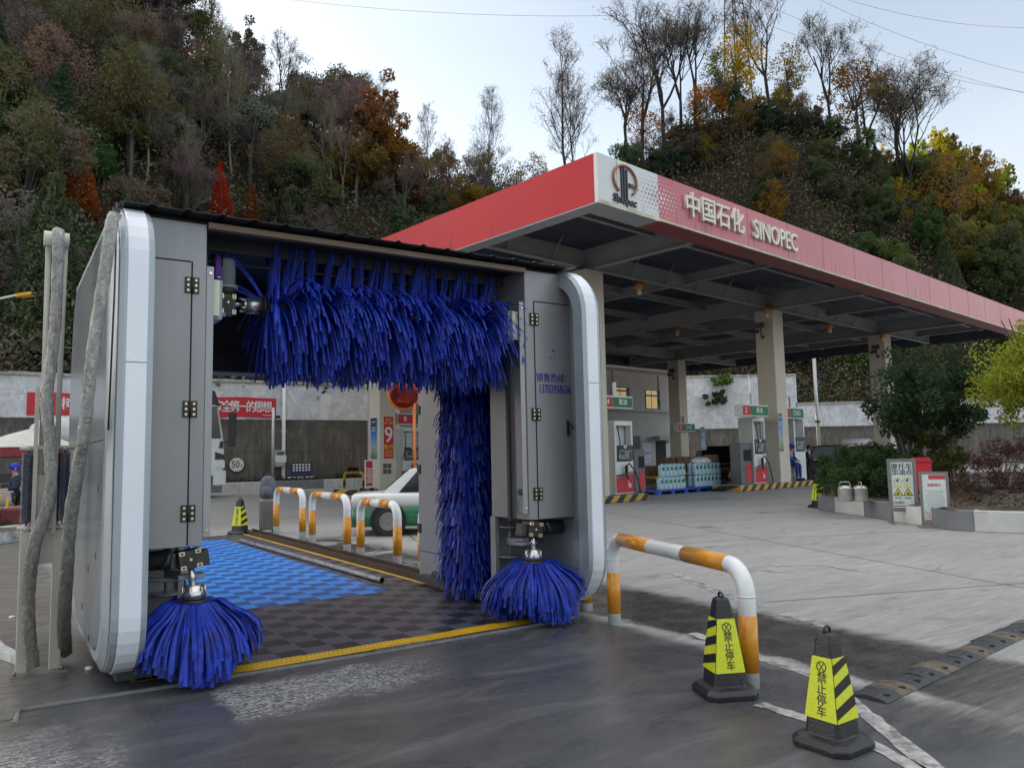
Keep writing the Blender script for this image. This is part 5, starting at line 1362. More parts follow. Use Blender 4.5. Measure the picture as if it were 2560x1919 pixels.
m = MB(MUV); m.bx(ua, ub_, VB - 0.02, VB - 0.003, 0.02, zd); m.build('doorway', mat('dark_opening', (0.012, 0.012, 0.013), 0.8), shop)
m = MB(MUV); m.bx(uat(1400, 950, VB), uR, VB - 1.1, VB - 0.36, zd + 0.05, zd + 0.35); m.build('door_canopy', mat('grey_door_canopy', (0.28, 0.30, 0.29), 0.6), shop)
for (x0, x1, y0, y1, lb) in ((1386, 1406, 952, 975, 'upper white notice with blue header on the shop wall'), (1386, 1406, 977, 998, 'lower white notice with blue header on the shop wall'), (1438, 1446, 952, 998, 'narrow white and blue notice board right of the shop door')):
    a = onv(x0, y0, VB - 0.03); b = onv(x1, y1, VB - 0.03); w = (b - a).dot(U); h = a.z - b.z
    t = thing('notice_board', lb, 'notice', uvp((a.dot(U) + b.dot(U)) / 2, VB - 0.03, b.z), TH, 'notices on the shop wall')
    m = MB(); m.bx(-w / 2, w / 2, -0.01, 0.02, 0, h); m.build('sheet', mat('lilac_paper', (0.50, 0.50, 0.60), 0.6), t)
    m = MB(); m.bx(-w / 2 + 0.02, w / 2 - 0.02, -0.016, -0.011, h * 0.88, h - 0.02)
    for k in range(4): m.bx(-w / 2 + 0.1, w / 2 - 0.1, -0.016, -0.011, h * (0.72 - k * 0.17), h * (0.75 - k * 0.17))
    m.build('print', mat('notice_blue', (0.06, 0.07, 0.32), 0.5), t)
for (px, y0_, y1_) in ((1322, 800, 858), (1421, 812, 872)):
    m = MB(); p = onv(px, y0_, VB - 0.05); p2 = onv(px + 1, y1_, VB - 0.05); m.tube([p, p.lerp(p2, .5) + U * 0.08, p2 - UP * -0.3, p2 + U * 0.18 - UP * 0.1, p2 + U * 0.1 + UP * 0.3], 0.03, 5); m.build('loose_cable', BLK, shop)
# ---------------------------------------------------------------- jugs, pallets, cartons
JUG = mat('pale_blue_jug', (0.40, 0.56, 0.62), 0.3, var=0.12, scale=4); JCAP = mat('jug_label_green', (0.02, 0.16, 0.08), 0.5)
BLP = mat('blue_pallet_plastic', (0.015, 0.045, 0.34), 0.45, var=0.1)
def make_jug(label, loc, group):
    t = thing('water_jug', label, 'jug', loc, TH, group); w, d, h = 0.27, 0.20, 0.50
    m = MB(); n = 12
    def rr(w_, d_, z): return [(w_ / 2 * math.copysign(abs(math.cos(a)) ** 0.5, math.cos(a)), d_ / 2 * math.copysign(abs(math.sin(a)) ** 0.5, math.sin(a)), z) for a in [2 * math.pi * k / n for k in range(n)]]
    L = [rr(w * .94, d * .94, 0), rr(w, d, 0.02), rr(w, d, 0.19), rr(w * .96, d * .96, 0.21), rr(w, d, 0.23), rr(w, d, h - 0.10), rr(w * .7, d * .8, h - 0.045), rr(0.09, 0.09, h - 0.03), rr(0.09, 0.09, h)]
    m.add([p for r_ in L for p in r_], [(r_ * n + k, r_ * n + (k + 1) % n, (r_ + 1) * n + (k + 1) % n, (r_ + 1) * n + k) for r_ in range(len(L) - 1) for k in range(n)] + [tuple(range(n))[::-1], tuple((len(L) - 1) * n + k for k in range(n))], True)
    m.build('jug_body', JUG, t)
    m = MB(); m.bx(-0.07, 0.07, -d / 2 - 0.006, -d / 2 - 0.001, 0.24, 0.38); m.build('sticker', JCAP, t)
    return t
proto_j = None
def jug(u, v, z, label, group):
    global proto_j
    loc = uvp(u, v, z)
    if proto_j is None: proto_j = make_jug(label, loc, group); return
    n = dup(proto_j, label, loc); n['group'] = group
def pallet(uc, vc, w, d, label):
    t = thing('pallet', label, 'pallet', uvp(uc, vc, 0), TH, 'blue plastic pallets')
    m = MB(); m.bx(-w / 2, w / 2, -d / 2, d / 2, 0.13, 0.19); m.build('deck', BLP, t)
    m = MB(); n = 5
    for k in range(n):
        x = -w / 2 + 0.12 + k * (w - 0.24) / (n - 1)
        for y in (-d / 2 + 0.1, 0, d / 2 - 0.1): m.bx(x - 0.11, x + 0.11, y - 0.08, y + 0.08, 0.0, 0.129)
    m.build('foot', BLP, t)
JS = 1.0
GJ1, GJ2 = 'jugs stacked on the left pallet', 'jugs stacked on the right pallet'
VP_ = 18.6
uA, uB = uat(1420, 1055, VP_), uat(1537, 1055, VP_); pallet((uA + uB) / 2, VP_ + 0.7, (uB - uA), 1.5, 'dark blue plastic pallet under the left stack of pale jugs')
uC, uD = uat(1541, 1055, 18.4), uat(1596, 1053, 18.4); pallet((uC + uD) / 2, 19.0, (uD - uC), 1.3, 'blue plastic pallet under the right stack of pale jugs')
nw = 0.28
x0 = uat(1424, 1050, VP_ + 0.2)
for k in range(6): jug(x0 + nw * k, VP_ + 0.15, 0.19, 'pale blue jug in the single front row on the left pallet', GJ1)
for k in range(4): jug(x0 + 0.45 + nw * k, VP_ + 0.40, 0.69 if k else 0.69, 'pale blue jug in the short upper row at the front of the left pallet', GJ1)
for k in range(4): jug(x0 + 0.45 + nw * k, VP_ + 0.40, 0.19, 'pale blue jug under the short upper row of the left pallet', GJ1)
x1_ = uat(1424, 1010, VP_ + 0.9)
for r_ in range(2):
    for k in range(6): jug(x1_ + nw * k, VP_ + 0.75 + 0.0 * r_, 0.19 + 0.5 * r_, ('pale blue jug in the upper layer at the back of the left pallet' if r_ else 'pale blue jug in the bottom layer at the back of the left pallet'), GJ1)
x2_ = uat(1502, 1010, 19.0)
for r_ in range(2):
    for dv in (0, 0.24):
        for k in range(7): jug(x2_ + nw * k, 19.0 + dv, 0.19 + 0.5 * r_, ('pale blue jug in the upper layer on the right pallet' if r_ else 'pale blue jug in the bottom layer on the right pallet'), GJ2)
BAG = mat('clear_plastic_bag', (0.55, 0.57, 0.58), 0.3, var=0.2, scale=8, bump=0.8, bscale=9)
m = MB(); m.ball(uvp(x2_ + 0.6, 19.1, 1.24), 0.3, 14, 8, (2.0, 1, 0.6)); q = random.Random(4); m.v = [(x + q.uniform(-.04, .04), y + q.uniform(-.04, .04), z + q.uniform(-.04, .04)) for x, y, z in m.v]
tag(m.build('plastic_bag', BAG), 'crumpled clear plastic bag lying on top of the right jug stack', 'bag')
CTN = mat('brown_cardboard', (0.17, 0.095, 0.05), 0.8, var=0.2, scale=2); TAPE = mat('carton_tape', (0.26, 0.17, 0.09), 0.4)
q = random.Random(12)
def carton(c, s, rz, label, group):
    t = thing('carton', label, 'carton', c, rz, group); m = MB(); m.bx(-s[0] / 2, s[0] / 2, -s[1] / 2, s[1] / 2, 0, s[2]); m.build('box', CTN, t, bevel=0.008)
    m = MB(); m.bx(-s[0] / 2 - 0.002, s[0] / 2 + 0.002, -0.04, 0.04, s[2], s[2] + 0.003); m.bx(-0.05, 0.05, -s[1] / 2 - 0.003, -s[1] / 2 - 0.0005, s[2] * 0.7, s[2]); m.build('tape', TAPE, t)
vC = 27.0; uc = uat(1393, 1035, vC)
for lay in range(3):
    for k in range(9 - lay):
        carton(uvp(uc + 0.62 * k + 0.3 * lay * (1 if lay < 2 else 3), vC + q.uniform(-.05, .05), 0.46 * lay), (0.58, 0.45, 0.455), TH + q.uniform(-.03, .03), ('brown carton in the bottom row of the stack before the shop', 'brown carton in the middle row of the stack before the shop', 'brown carton on top of the stack before the shop')[lay], 'cartons stacked in front of the shop')
carton(uvp(x2_ + 1.45, 19.15, 1.19), (0.55, 0.4, 0.32), TH, 'single brown carton lying on the right jug stack beside the plastic bag', 'loose cartons')
# grey bin lockers beside the pumps
def bin_(px, py, v, label, w=0.7, h=1.5):
    t = thing('extinguisher_cabinet', label, 'cabinet', put(px, py, v), TH, 'grey cabinets on the fuel islands'); m = MB(); m.bx(-w / 2, w / 2, -0.25, 0.25, 0, h); m.build('cabinet_body', mat('slate_cabinet', (0.10, 0.105, 0.115), 0.5), t, bevel=0.02)
    m = MB(); m.bx(-w / 2 + 0.25, w / 2 - 0.06, -0.262, -0.252, h * 0.56, h * 0.83); m.build('opening', GAP, t)
    m = MB(); m.bx(-0.05, w / 2 - 0.08, -0.262, -0.252, 0.1, h * 0.48); m.build('red_door', PR, t)
bin_(1372, 1058, 17.8, 'slate grey cabinet with red door right of the pump number 4', 0.62, 1.55); bin_(1603, 1040, 17.8, 'slate grey cabinet left of the pump by the middle column', 0.9, 1.75)
ystripe(1378, 1062, 1426, 1067, 1032, 'yellow and black hoop rail between the pump island and the jug pallet', v=None)
ystripe(1578, 1050, 1624, 1053, 1020, 'yellow and black hoop rail left of the pump at the middle column', v=None)
ystripe(744, 1061, 786, 1062, 1021, 'yellow and black hoop rail in front of the grey kerb near the pale column', v=None)
# ---------------------------------------------------------------- people
SKIN = mat('skin', (0.45, 0.26, 0.18), 0.55, var=0.08)
def skinned(name, verts, edges, radii, m_, parent, sub=1):
    me = bpy.data.meshes.new(name); me.from_pydata(verts, edges, []); me.materials.append(m_)
    o = bpy.data.objects.new(name, me); COL.objects.link(o); o.parent = parent
    sk = o.modifiers.new('skin', 'SKIN'); sk.use_smooth_shade = True
    for k, v in enumerate(me.skin_vertices[0].data): v.radius = (radii[k], radii[k]) if not isinstance(radii[k], tuple) else radii[k]
    me.skin_vertices[0].data[0].use_root = True
    s = o.modifiers.new('sub', 'SUBSURF'); s.levels = sub; s.render_levels = sub
    return o
def person(label, loc, rz, J, jacket, trousers, hair, cap=None, boots=None, k=1.0):
    """J: joint table in metres, local +y is forward"""
    t = thing('person', label, 'person', loc, rz); t.scale = (k, k, k)
    names = list(J); idx = {n: i for i, n in enumerate(names)}
    E = [('pelvis', 'waist'), ('waist', 'chest'), ('chest', 'neck'), ('neck', 'chin'), ('chin', 'head'), ('head', 'crown')]
    for s in 'LR':
        E += [('chest', 'sh' + s), ('sh' + s, 'el' + s), ('el' + s, 'wr' + s), ('wr' + s, 'pa' + s), ('pelvis', 'hip' + s), ('hip' + s, 'kn' + s), ('kn' + s, 'an' + s), ('an' + s, 'toe' + s)]
        for f in range(4): E.append(('pa' + s, 'f%d' % f + s))
        E.append(('wr' + s, 'th' + s))
    RR = dict(pelvis=.135, waist=.125, chest=.15, neck=.055, chin=.066, head=.098, crown=.072)
    for s in 'LR': RR.update({'sh' + s: .062, 'el' + s: .045, 'wr' + s: .03, 'pa' + s: .028, 'hip' + s: .095, 'kn' + s: .06, 'an' + s: .04, 'toe' + s: .035, 'th' + s: .009, **{'f%d' % f + s: .009 for f in range(4)}})
    body = skinned('body', [J[n] for n in names], [(idx[a], idx[b]) for a, b in E], [RR[n] for n in names], SKIN, t)
    def part(nm, keys, edges, m_, grow):
        ii = {n: i for i, n in enumerate(keys)}; skinned(nm, [J[n] for n in keys], [(ii[a], ii[b]) for a, b in edges], [RR[n] + grow for n in keys], m_, t)
    part('jacket', ['waist', 'pelvis', 'chest', 'shL', 'elL', 'wrL', 'shR', 'elR', 'wrR'], [('waist', 'pelvis'), ('waist', 'chest'), ('chest', 'shL'), ('shL', 'elL'), ('elL', 'wrL'), ('chest', 'shR'), ('shR', 'elR'), ('elR', 'wrR')], jacket, 0.022)
    part('trousers', ['pelvis', 'hipL', 'knL', 'anL', 'hipR', 'knR', 'anR'], [('pelvis', 'hipL'), ('hipL', 'knL'), ('knL', 'anL'), ('pelvis', 'hipR'), ('hipR', 'knR'), ('knR', 'anR')], trousers, 0.015)
    h = Vector(J['head']); c_ = Vector(J['crown'])
    m = MB(); m.ball(h + Vector((0, -0.02, 0.035)), 0.118, 14, 9, (0.95, 1.0, 1.0)); m.build('cap' if cap else 'hair', cap or hair, t)
    if cap: 
        m = MB(); m.box(h + Vector((0, 0.13, 0.05)), (0.15, 0.13, 0.015)); m.build('cap_peak', cap, t)
    m = MB(); m.cyl(h + Vector((0, 0.095, -0.015)), h + Vector((0, 0.122, -0.035)), 0.014, 7); m.build('nose', SKIN, body)
    for s in (-1, 1):
        m = MB(); m.ball(h + Vector((s * 0.036, 0.096, 0.008)), 0.011, 8, 6); m.build('eye', BLK, body)
        m = MB(); m.ball(h + Vector((s * 0.10, 0, -0.01)), 0.028, 8, 6, (0.4, 0.8, 1.2)); m.build('ear', SKIN, body)
    m = MB(); m.box(h + Vector((0, 0.088, -0.062)), (0.045, 0.012, 0.008)); m.build('mouth', mat('lips', (0.30, 0.12, 0.10), 0.5), body)
    for s in 'LR':
        a = Vector(J['an' + s]); b_ = Vector(J['toe' + s]); m = MB(); m.ball((a + b_) / 2 + Vector((0, 0, -0.01)), 0.075, 12, 8, (0.7, 1.9, 0.75)); m.build('shoe', boots or BLK, t)
    return t
def hand(J, s, wr, d, down):
    w = Vector(wr); d = Vector(d).normalized(); side = d.cross(Vector(down)).normalized()
    J['wr' + s] = tuple(w); J['pa' + s] = tuple(w + d * 0.07)
    for f in range(4): J['f%d' % f + s] = tuple(w + d * (0.145 + (0.015, 0.025, 0.02, 0.0)[f]) + side * (f - 1.5) * 0.021 + Vector(down) * 0.02)
    J['th' + s] = tuple(w + d * 0.075 + side * -0.055)
def standing(lean=0.06, arms='front'):
    J = dict(waist=(0, 0, 1.08), pelvis=(0, 0, .93), chest=(0, lean, 1.32), neck=(0, lean + .03, 1.47), chin=(0, lean + .055, 1.54), head=(0, lean + .06, 1.61), crown=(0, lean + .05, 1.69))
    for s, x in (('L', -1), ('R', 1)):
        J['sh' + s] = (x * .17, lean, 1.40)
        if arms == 'front': J['el' + s] = (x * .23, lean + .04, 1.14); hand(J, s, (x * .12, lean + .24, 1.08), (-x * .4, .8, .1), (0, 0, -1))
        else: J['el' + s] = (x * .22, lean - .02, 1.12); hand(J, s, (x * .23, lean + .05, .88), (0, .15, -1), (0, 1, 0))
        J['hip' + s] = (x * .09, 0, .88); J['kn' + s] = (x * .10, .03 * x + .02, .48); J['an' + s] = (x * .11, .05 * x, .09); J['toe' + s] = (x * .12, .05 * x + .16, .035)
    return J
def seated(seat=0.62):
    J = dict(waist=(0, 0, seat + .20), pelvis=(0, 0, seat + .07), chest=(0, .08, seat + .43), neck=(0, .13, seat + .57), chin=(0, .17, seat + .63), head=(0, .18, seat + .70), crown=(0, .17, seat + .78))
    for s, x in (('L', -1), ('R', 1)):
        J['sh' + s] = (x * .17, .08, seat + .50); J['el' + s] = (x * .22, .14, seat + .25); hand(J, s, (x * .10, .33, seat + .18), (-x * .3, .9, -.1), (0, 0, -1))
        J['hip' + s] = (x * .09, .04, seat + .06); J['kn' + s] = (x * .12, .42, seat + .02); J['an' + s] = (x * .12, .40, .09); J['toe' + s] = (x * .13, .55, .035)
    return J
BLKCL = mat('black_cloth', (0.012, 0.012, 0.015), 0.85, var=0.3); BLUCL = mat('blue_workwear', (0.02, 0.04, 0.22), 0.8, var=0.2, scale=9); NAVCL = mat('navy_cloth', (0.015, 0.02, 0.06), 0.85, var=0.3); HAIR = mat('black_hair', (0.01, 0.009, 0.009), 0.5)
p = gp(1747, 1046)
person('person in black jacket and trousers with yellow boots at the end of the fuel island', p, face_cam(p) + R(180 + 75), standing(), BLKCL, BLKCL, HAIR, boots=mat('yellow_boot', (0.45, 0.26, 0.02), 0.6), k=1.06)
ps = put(1706, 1040, 17.75, 0.245)
person('person in blue workwear and cap sitting on a white stool beside the column', ps, face_cam(ps) + R(180 + 60), seated(), BLUCL, BLUCL, HAIR, cap=BLUCL, k=1.15)
t = thing('stool', 'white metal stool under the seated worker in blue', 'stool', ps, TH)
m = MB(); m.bx(-0.19, 0.19, -0.19, 0.19, 0.64, 0.68); m.build('seat', PW, t)
for a_ in (-1, 1):
    for b_ in (-1, 1):
        m = MB(); m.tube([(a_ * 0.15, b_ * 0.15, 0.64), (a_ * 0.2, b_ * 0.2, 0.0)], 0.018, 6); m.build('leg', PW, t)
m = MB()
for b_ in (-1, 1): m.cyl((-0.18, b_ * 0.18, 0.25), (0.18, b_ * 0.18, 0.25), 0.012, 6)
m.build('rung', PW, t)
# ---------------------------------------------------------------- cars
GLS = mat('car_glass', (0.012, 0.014, 0.016), 0.10, spec=0.5); TYR = mat('tyre_rubber', (0.022, 0.021, 0.02), 0.75, var=0.3, scale=9); RIMM = mat('grey_rim', (0.24, 0.24, 0.24), 0.4, 0.6, var=0.2)
def car(label, loc, rz, up, low, group=None, L=4.5, Wd=1.72, Hh=1.47, suv=False, hood_up=False):
    """local +x is forward"""
    t = thing('car', label, 'car', loc, rz, group)
    hx = L / 2; w = Wd / 2; r_ = 0.31 if not suv else 0.36; belt = 0.90 if not suv else 1.08
    ax = (-hx + 0.80, hx - 0.86)
    def lower(z0, z1, name, m_, wf=1.0):
        st = [(-hx, .86, z1 - .04), (-hx + .06, .93, z1), (-hx + .9, 1.0, z1 + .005), (0.2, 1.0, z1 - .0), (hx - 1.2, 1.0, z1 - .03), (hx - .3, .95, z1 - .12), (hx - .03, .88, z1 - .2), (hx, .8, z1 - .28)]
        m = MB(); vs = []; n = 6
        for (x, k, zt_) in st:
            kk = k * w * wf; vs += [(x, -kk * .94, z0), (x, -kk, z0 + .14), (x, -kk * .99, zt_ - .06), (x, -kk * .93, zt_), (x, kk * .93, zt_), (x, kk * .99, zt_ - .06), (x, kk, z0 + .14), (x, kk * .94, z0)]
        n = 8; fs = [(a * n + j, a * n + (j + 1) % n, (a + 1) * n + (j + 1) % n, (a + 1) * n + j) for a in range(len(st) - 1) for j in range(n)] + [tuple(range(n))[::-1], tuple((len(st) - 1) * n + j for j in range(n))]
        m.add(vs, fs, True); return m.build(name, m_, t)
    mid = 0.62
    if up is low: lower(0.20, belt, 'body', up)
    else: lower(0.20, mid, 'lower_body', low, 1.0); lower(mid - 0.02, belt, 'body', up, 1.004)
    st = [(-hx + .62, .90, belt - .01, .86), (-hx + 1.25, .80, Hh - .06, .80), (-hx + 1.9, .79, Hh, .79), (0.35, .79, Hh - .02, .79), (hx - 1.95, .80, Hh - .10, .80), (hx - 1.25, .90, belt - .03, .88)]
    m = MB(); vs = []
    for (x, k, zt_, k2) in st:
        vs += [(x, -w * .93, belt - .03), (x, -w * k, zt_ - .03), (x, -w * k * .86, zt_), (x, w * k * .86, zt_), (x, w * k, zt_ - .03), (x, w * .93, belt - .03)]
    n = 6; fs = [(a * n + j, a * n + j + 1, (a + 1) * n + j + 1, (a + 1) * n + j) for a in range(len(st) - 1) for j in range(n - 1)]
    m.add(vs, fs, False); cb = m.build('cabin', up, t)
    for s in (-1, 1):
        for (xa, xb, xc, xd) in ((-hx + 1.02, -hx + 1.42, -0.05, -0.05), (0.04, 0.04, hx - 1.98, hx - 1.50)):
            m = MB(); y0 = s * (w * .925 + 0.006); y1 = s * (w * .805 + 0.012); m.add([(xa, y0, belt + .02), (xd, y0, belt + .02), (xc, y1, Hh - .10), (xb, y1, Hh - .10)], [(0, 1, 2, 3)]); m.build('side_window', GLS, cb)
        m = MB(); m.box((-0.62, s * (w * .99 + .01), belt - .14), (0.17, 0.025, 0.035)); m.build('door_handle', PD, t)
    m = MB(); m.add([(-hx + .66, -w * .78, belt + .03), (-hx + .66, w * .78, belt + .03), (-hx + 1.18, w * .66, Hh - .10), (-hx + 1.18, -w * .66, Hh - .10)], [(0, 1, 2, 3)]); m.v = [(x - .012, y, z + .012) for x, y, z in m.v]; m.build('rear_window', GLS, cb)
    m = MB(); m.add([(hx - 1.30, -w * .78, belt + .02), (hx - 1.30, w * .78, belt + .02), (hx - 1.90, w * .68, Hh - .12), (hx - 1.90, -w * .68, Hh - .12)], [(0, 1, 2, 3)]); m.v = [(x + .012, y, z + .012) for x, y, z in m.v]; m.build('windscreen', GLS, cb)
    for s in (-1, 1):
        m = MB(); m.box((-hx + .015, s * w * .68, 0.74), (0.06, 0.30, 0.20)); m.build('tail_light', mat('tail_red', (0.35, 0.02, 0.02), 0.2), t, bevel=.02)
        m = MB(); m.box((hx - .10, s * w * .66, 0.62), (0.16, 0.32, 0.14)); m.build('headlight', mat('clear_lamp', (0.6, 0.62, 0.64), 0.1), t, bevel=.03)
    for x in ax:
        for s in (-1, 1):
            y = s * (w - 0.10); m = MB(); pts = [(x, y - s * 0.11, r_), (x, y + s * 0.09, r_), (x, y + s * 0.11, r_)]
            m.tube(pts, [r_, r_, r_ - .03], 24, smooth=False); wh = m.build('wheel', TYR, t)
            m = MB(); m.tube([(x, y + s * 0.105, r_), (x, y + s * 0.118, r_)], [r_ * .66, r_ * .6], 20); m.tube([(x, y + s * 0.115, r_), (x, y + s * 0.13, r_)], [r_ * .2, r_ * .14], 12); m.build('rim', RIMM, wh)
            m = MB(); m.tube([(x, y - s * .02, r_ + .02), (x, s * (w + .004), r_ + .02)], r_ + .075, 24); m.build('wheel_arch', GAP, t)
    if hood_up:
        m = MB(); a0 = hx - 1.2; ln = 1.05; an = R(52); m.add([(a0, -w * .85, belt + .02), (a0, w * .85, belt + .02), (a0 + ln * math.cos(an), w * .78, belt + ln * math.sin(an)), (a0 + ln * math.cos(an), -w * .78, belt + ln * math.sin(an))], [(0, 1, 2, 3)]); o = m.build('bonnet', up, t); o.modifiers.new('thick', 'SOLIDIFY').thickness = 0.03
        m = MB(); m.bx(hx - 1.15, hx - .1, -w * .7, w * .7, belt - .12, belt - .03); m.build('engine_bay', GAP, t)
    return t
TW = mat('taxi_white', (0.66, 0.67, 0.65), 0.25, var=0.04, coat=0.5); TG = mat('taxi_green', (0.012, 0.13, 0.06), 0.25, var=0.06, coat=0.5)
wp = gp(840, 1157)
hd = R(-29); fx_ = Vector((math.cos(hd), math.sin(hd), 0)); sy = Vector((-math.sin(hd), math.cos(hd), 0))
cen = wp + fx_ * (4.5 / 2 - 0.80) + sy * (0.76); cen.z = 0
tx = car('white and green taxi standing behind the orange and white hoop rails', cen, hd, TW, TG)
TXT = mat('faded_taxi_lettering', (0.22, 0.23, 0.22), 0.5)
text('出租汽车', 0.085, TXT, tx, facing((-1.88, -0.868, 0.80), (1, 0, 0), (0, 0, 1)), 0.001, name='door_lettering'); text('430042', 0.10, TXT, tx, facing((-1.92, -0.869, 0.69), (1, 0, 0), (0, 0, 1)), 0.001, name='door_lettering')
m = MB(); m.box((-0.45, -0.868, 0.78), (0.28, 0.004, 0.12)); m.build('door_sticker', mat('khaki_sticker', (0.30, 0.29, 0.17), 0.6), tx)
BKP = mat('black_car_paint', (0.008, 0.008, 0.009), 0.35, spec=0.3); WHP = mat('white_car_paint', (0.62, 0.63, 0.63), 0.25, coat=0.5)
def onroad(px, f): p_ = dep(px, 1000, f); return Vector((p_.x, p_.y, 0))
pc = onroad(1548, 42.0); car('black car with its bonnet raised behind the jug pallets', pc, face_cam(pc) + R(-90 + 12), BKP, BKP, None, 4.7, 2.1, 1.75, True, True)
pc = onroad(1585, 49.0); car('white car parked behind the black car with raised bonnet', pc, face_cam(pc) + R(-70), WHP, WHP, None, 4.7, 2.0, 1.95, True)
pc = onroad(1800, 38.0); car('black car half hidden behind the round green bush', pc, face_cam(pc) + R(10), BKP, BKP, None, 4.6, 1.9, 1.85, True)
pc = onroad(1885, 39.0); car('dark car behind the planter shrubs, right of the other black car', pc, face_cam(pc) + R(5), BKP, BKP, None, 4.6, 1.9, 1.8, True)
# ---------------------------------------------------------------- tanker truck
TWH = mat('truck_white', (0.60, 0.61, 0.61), 0.3, var=0.05, coat=0.3)
YT0 = 37.4; X1 = onY(483, 1000, YT0).x
tr = thing('tanker_truck', 'white tanker truck with grey tank and orange stripe parked before the wall behind the gantry', 'truck', (X1, YT0, 0))
s = 1.3
m = MB(); prof = [(-2.35, 0.75), (-0.12, 0.75), (0.0, 0.95), (0.03, 1.6), (0.0, 2.05), (-0.04, 2.3), (-0.22, 3.35), (-0.42, 3.72), (-2.35, 3.85)]
m.prism(prof, lambda a, b, d: (a * s, d * s, b * s), 0.0, 2.45); m.build('cab', TWH, tr, bevel=0.09, seg=3)
m = MB(); m.prism([(-0.95, 2.1), (-0.10, 2.1), (-0.26, 3.25), (-0.95, 3.25)], lambda a, b, d: (a * s, d * s, b * s), -0.012, 0.0); m.build('side_window', GLS, tr)
m = MB(); m.prism([(-0.30, 1.35), (0.012, 1.35), (0.012, 1.52), (-0.30, 1.62)], lambda a, b, d: (a * s, d * s, b * s), -0.02, 0.5); m.prism([(-0.18, 1.75), (-0.02, 1.75), (-0.04, 2.0), (-0.12, 2.0)], lambda a, b, d: (a * s, d * s, b * s), -0.02, 0.1); m.build('grille', BLK, tr)
m = MB(); m.prism([(-0.30, 1.05), (0.03, 1.05), (0.035, 1.3), (-0.16, 1.34)], lambda a, b, d: (a * s, d * s, b * s), -0.025, 0.25); m.build('headlight', mat('clear_lamp', (0.6, 0.62, 0.64), 0.1), tr)
m = MB(); m.bx(-0.35 * s, 0.10 * s, -0.01, 2.45 * s, 0.42 * s, 0.95 * s); m.build('bumper', TWH, tr, bevel=0.06)
m = MB(); m.prism([(-0.6, 3.3), (-0.16, 3.3), (-0.34, 3.8), (-0.75, 3.8)], lambda a, b, d: (a * s, d * s, b * s), -0.03, 2.48); m.build('sun_visor', BLK, tr)
m = MB(); m.bx(0.12 * s, 0.36 * s, -0.30 * s, -0.12 * s, 2.22 * s, 3.02 * s); m.bx(0.12 * s, 0.34 * s, -0.30 * s, -0.12 * s, 1.82 * s, 2.18 * s)
mm = m.build('mirror', BLK, tr, bevel=0.04)
m = MB(); m.tube([(-0.3 * s, 0.0, 3.3 * s), (0.1 * s, -0.2 * s, 3.26 * s), (0.32 * s, -0.2 * s, 3.2 * s), (0.36 * s, -0.2 * s, 2.2 * s), (0.3 * s, -0.2 * s, 1.98 * s), (-0.15 * s, 0.0, 1.96 * s)], 0.025, 6); m.build('mirror_arm', BLK, mm)
for x in (-0.95, -4.2, -7.6, -8.9):
    m = MB(); m.tube([(x * s, -0.02, 0.5 * s), (x * s, 0.42, 0.5 * s)], 0.5 * s, 22); wh = m.build('wheel', TYR, tr); m = MB(); m.tube([(x * s, -0.03, 0.5 * s), (x * s, -0.022, 0.5 * s)], 0.28 * s, 16); m.build('rim', RIMM, wh)
m = MB(); m.bx(-9.6 * s, -2.4 * s, 0.5, 2.4, 0.75 * s, 1.05 * s); m.build('chassis', BLK, tr)
xt = onY(60, 950, YT0).x - X1; ztc = (onY(140, 893, YT0).z + onY(140, 985, YT0).z) / 2; rt = (onY(140, 893, YT0).z - onY(140, 985, YT0).z) / 2
m = MB(); prof = [(xt, .05), (xt + .12, .5), (xt + .45, .82), (xt + 0.9, .95), (xt + 1.4, 1.0), (-3.4, 1.0), (-3.25, .9), (-3.2, .1)]
m.tube([(x, 1.5, ztc) for x, k in prof], [rt * k for x, k in prof], 28); m.build('tank', mat('tank_grey', (0.42, 0.44, 0.46), 0.35, 0.2, var=0.08, scale=1.0), tr)
m = MB(); m.tube([(xt + 1.55, 1.5, ztc), (-3.4, 1.5, ztc)], [rt + .006, rt + .006], 28, cap=False); zlo, zhi = ztc - rt * 0.42, ztc - rt * 0.15
m2 = MB()
for k in range(6):
    a0_, a1_ = [math.asin(max(-1, min(1, (z_ - ztc) / rt))) for z_ in (zlo + (zhi - zlo) * k / 6, zlo + (zhi - zlo) * (k + 1) / 6)]
    q_ = rt + 0.008; m2.add([(xt + 1.5, 1.5 - q_ * math.cos(a0_), ztc + q_ * math.sin(a0_)), (-3.45, 1.5 - q_ * math.cos(a0_), ztc + q_ * math.sin(a0_)), (-3.45, 1.5 - q_ * math.cos(a1_), ztc + q_ * math.sin(a1_)), (xt + 1.5, 1.5 - q_ * math.cos(a1_), ztc + q_ * math.sin(a1_))], [(0, 1, 2, 3)])
m2.build('orange_stripe', mat('truck_orange', (0.62, 0.12, 0.04), 0.4), tr)
m = MB()
for y in (1.2, 1.8): m.tube([(xt + 1.4, y, ztc + rt), (xt + 1.4, y, ztc + rt + .35), (-3.6, y, ztc + rt + .35), (-3.6, y, ztc + rt)], 0.025, 5)
for k in range(6): m.cyl((xt + 1.4 + k * 1.3, 1.2, ztc + rt - .1), (xt + 1.4 + k * 1.3, 1.2, ztc + rt + .35), .02, 5)
m.build('top_rail', mat('rail_red', (0.35, 0.08, 0.06), 0.5), tr)
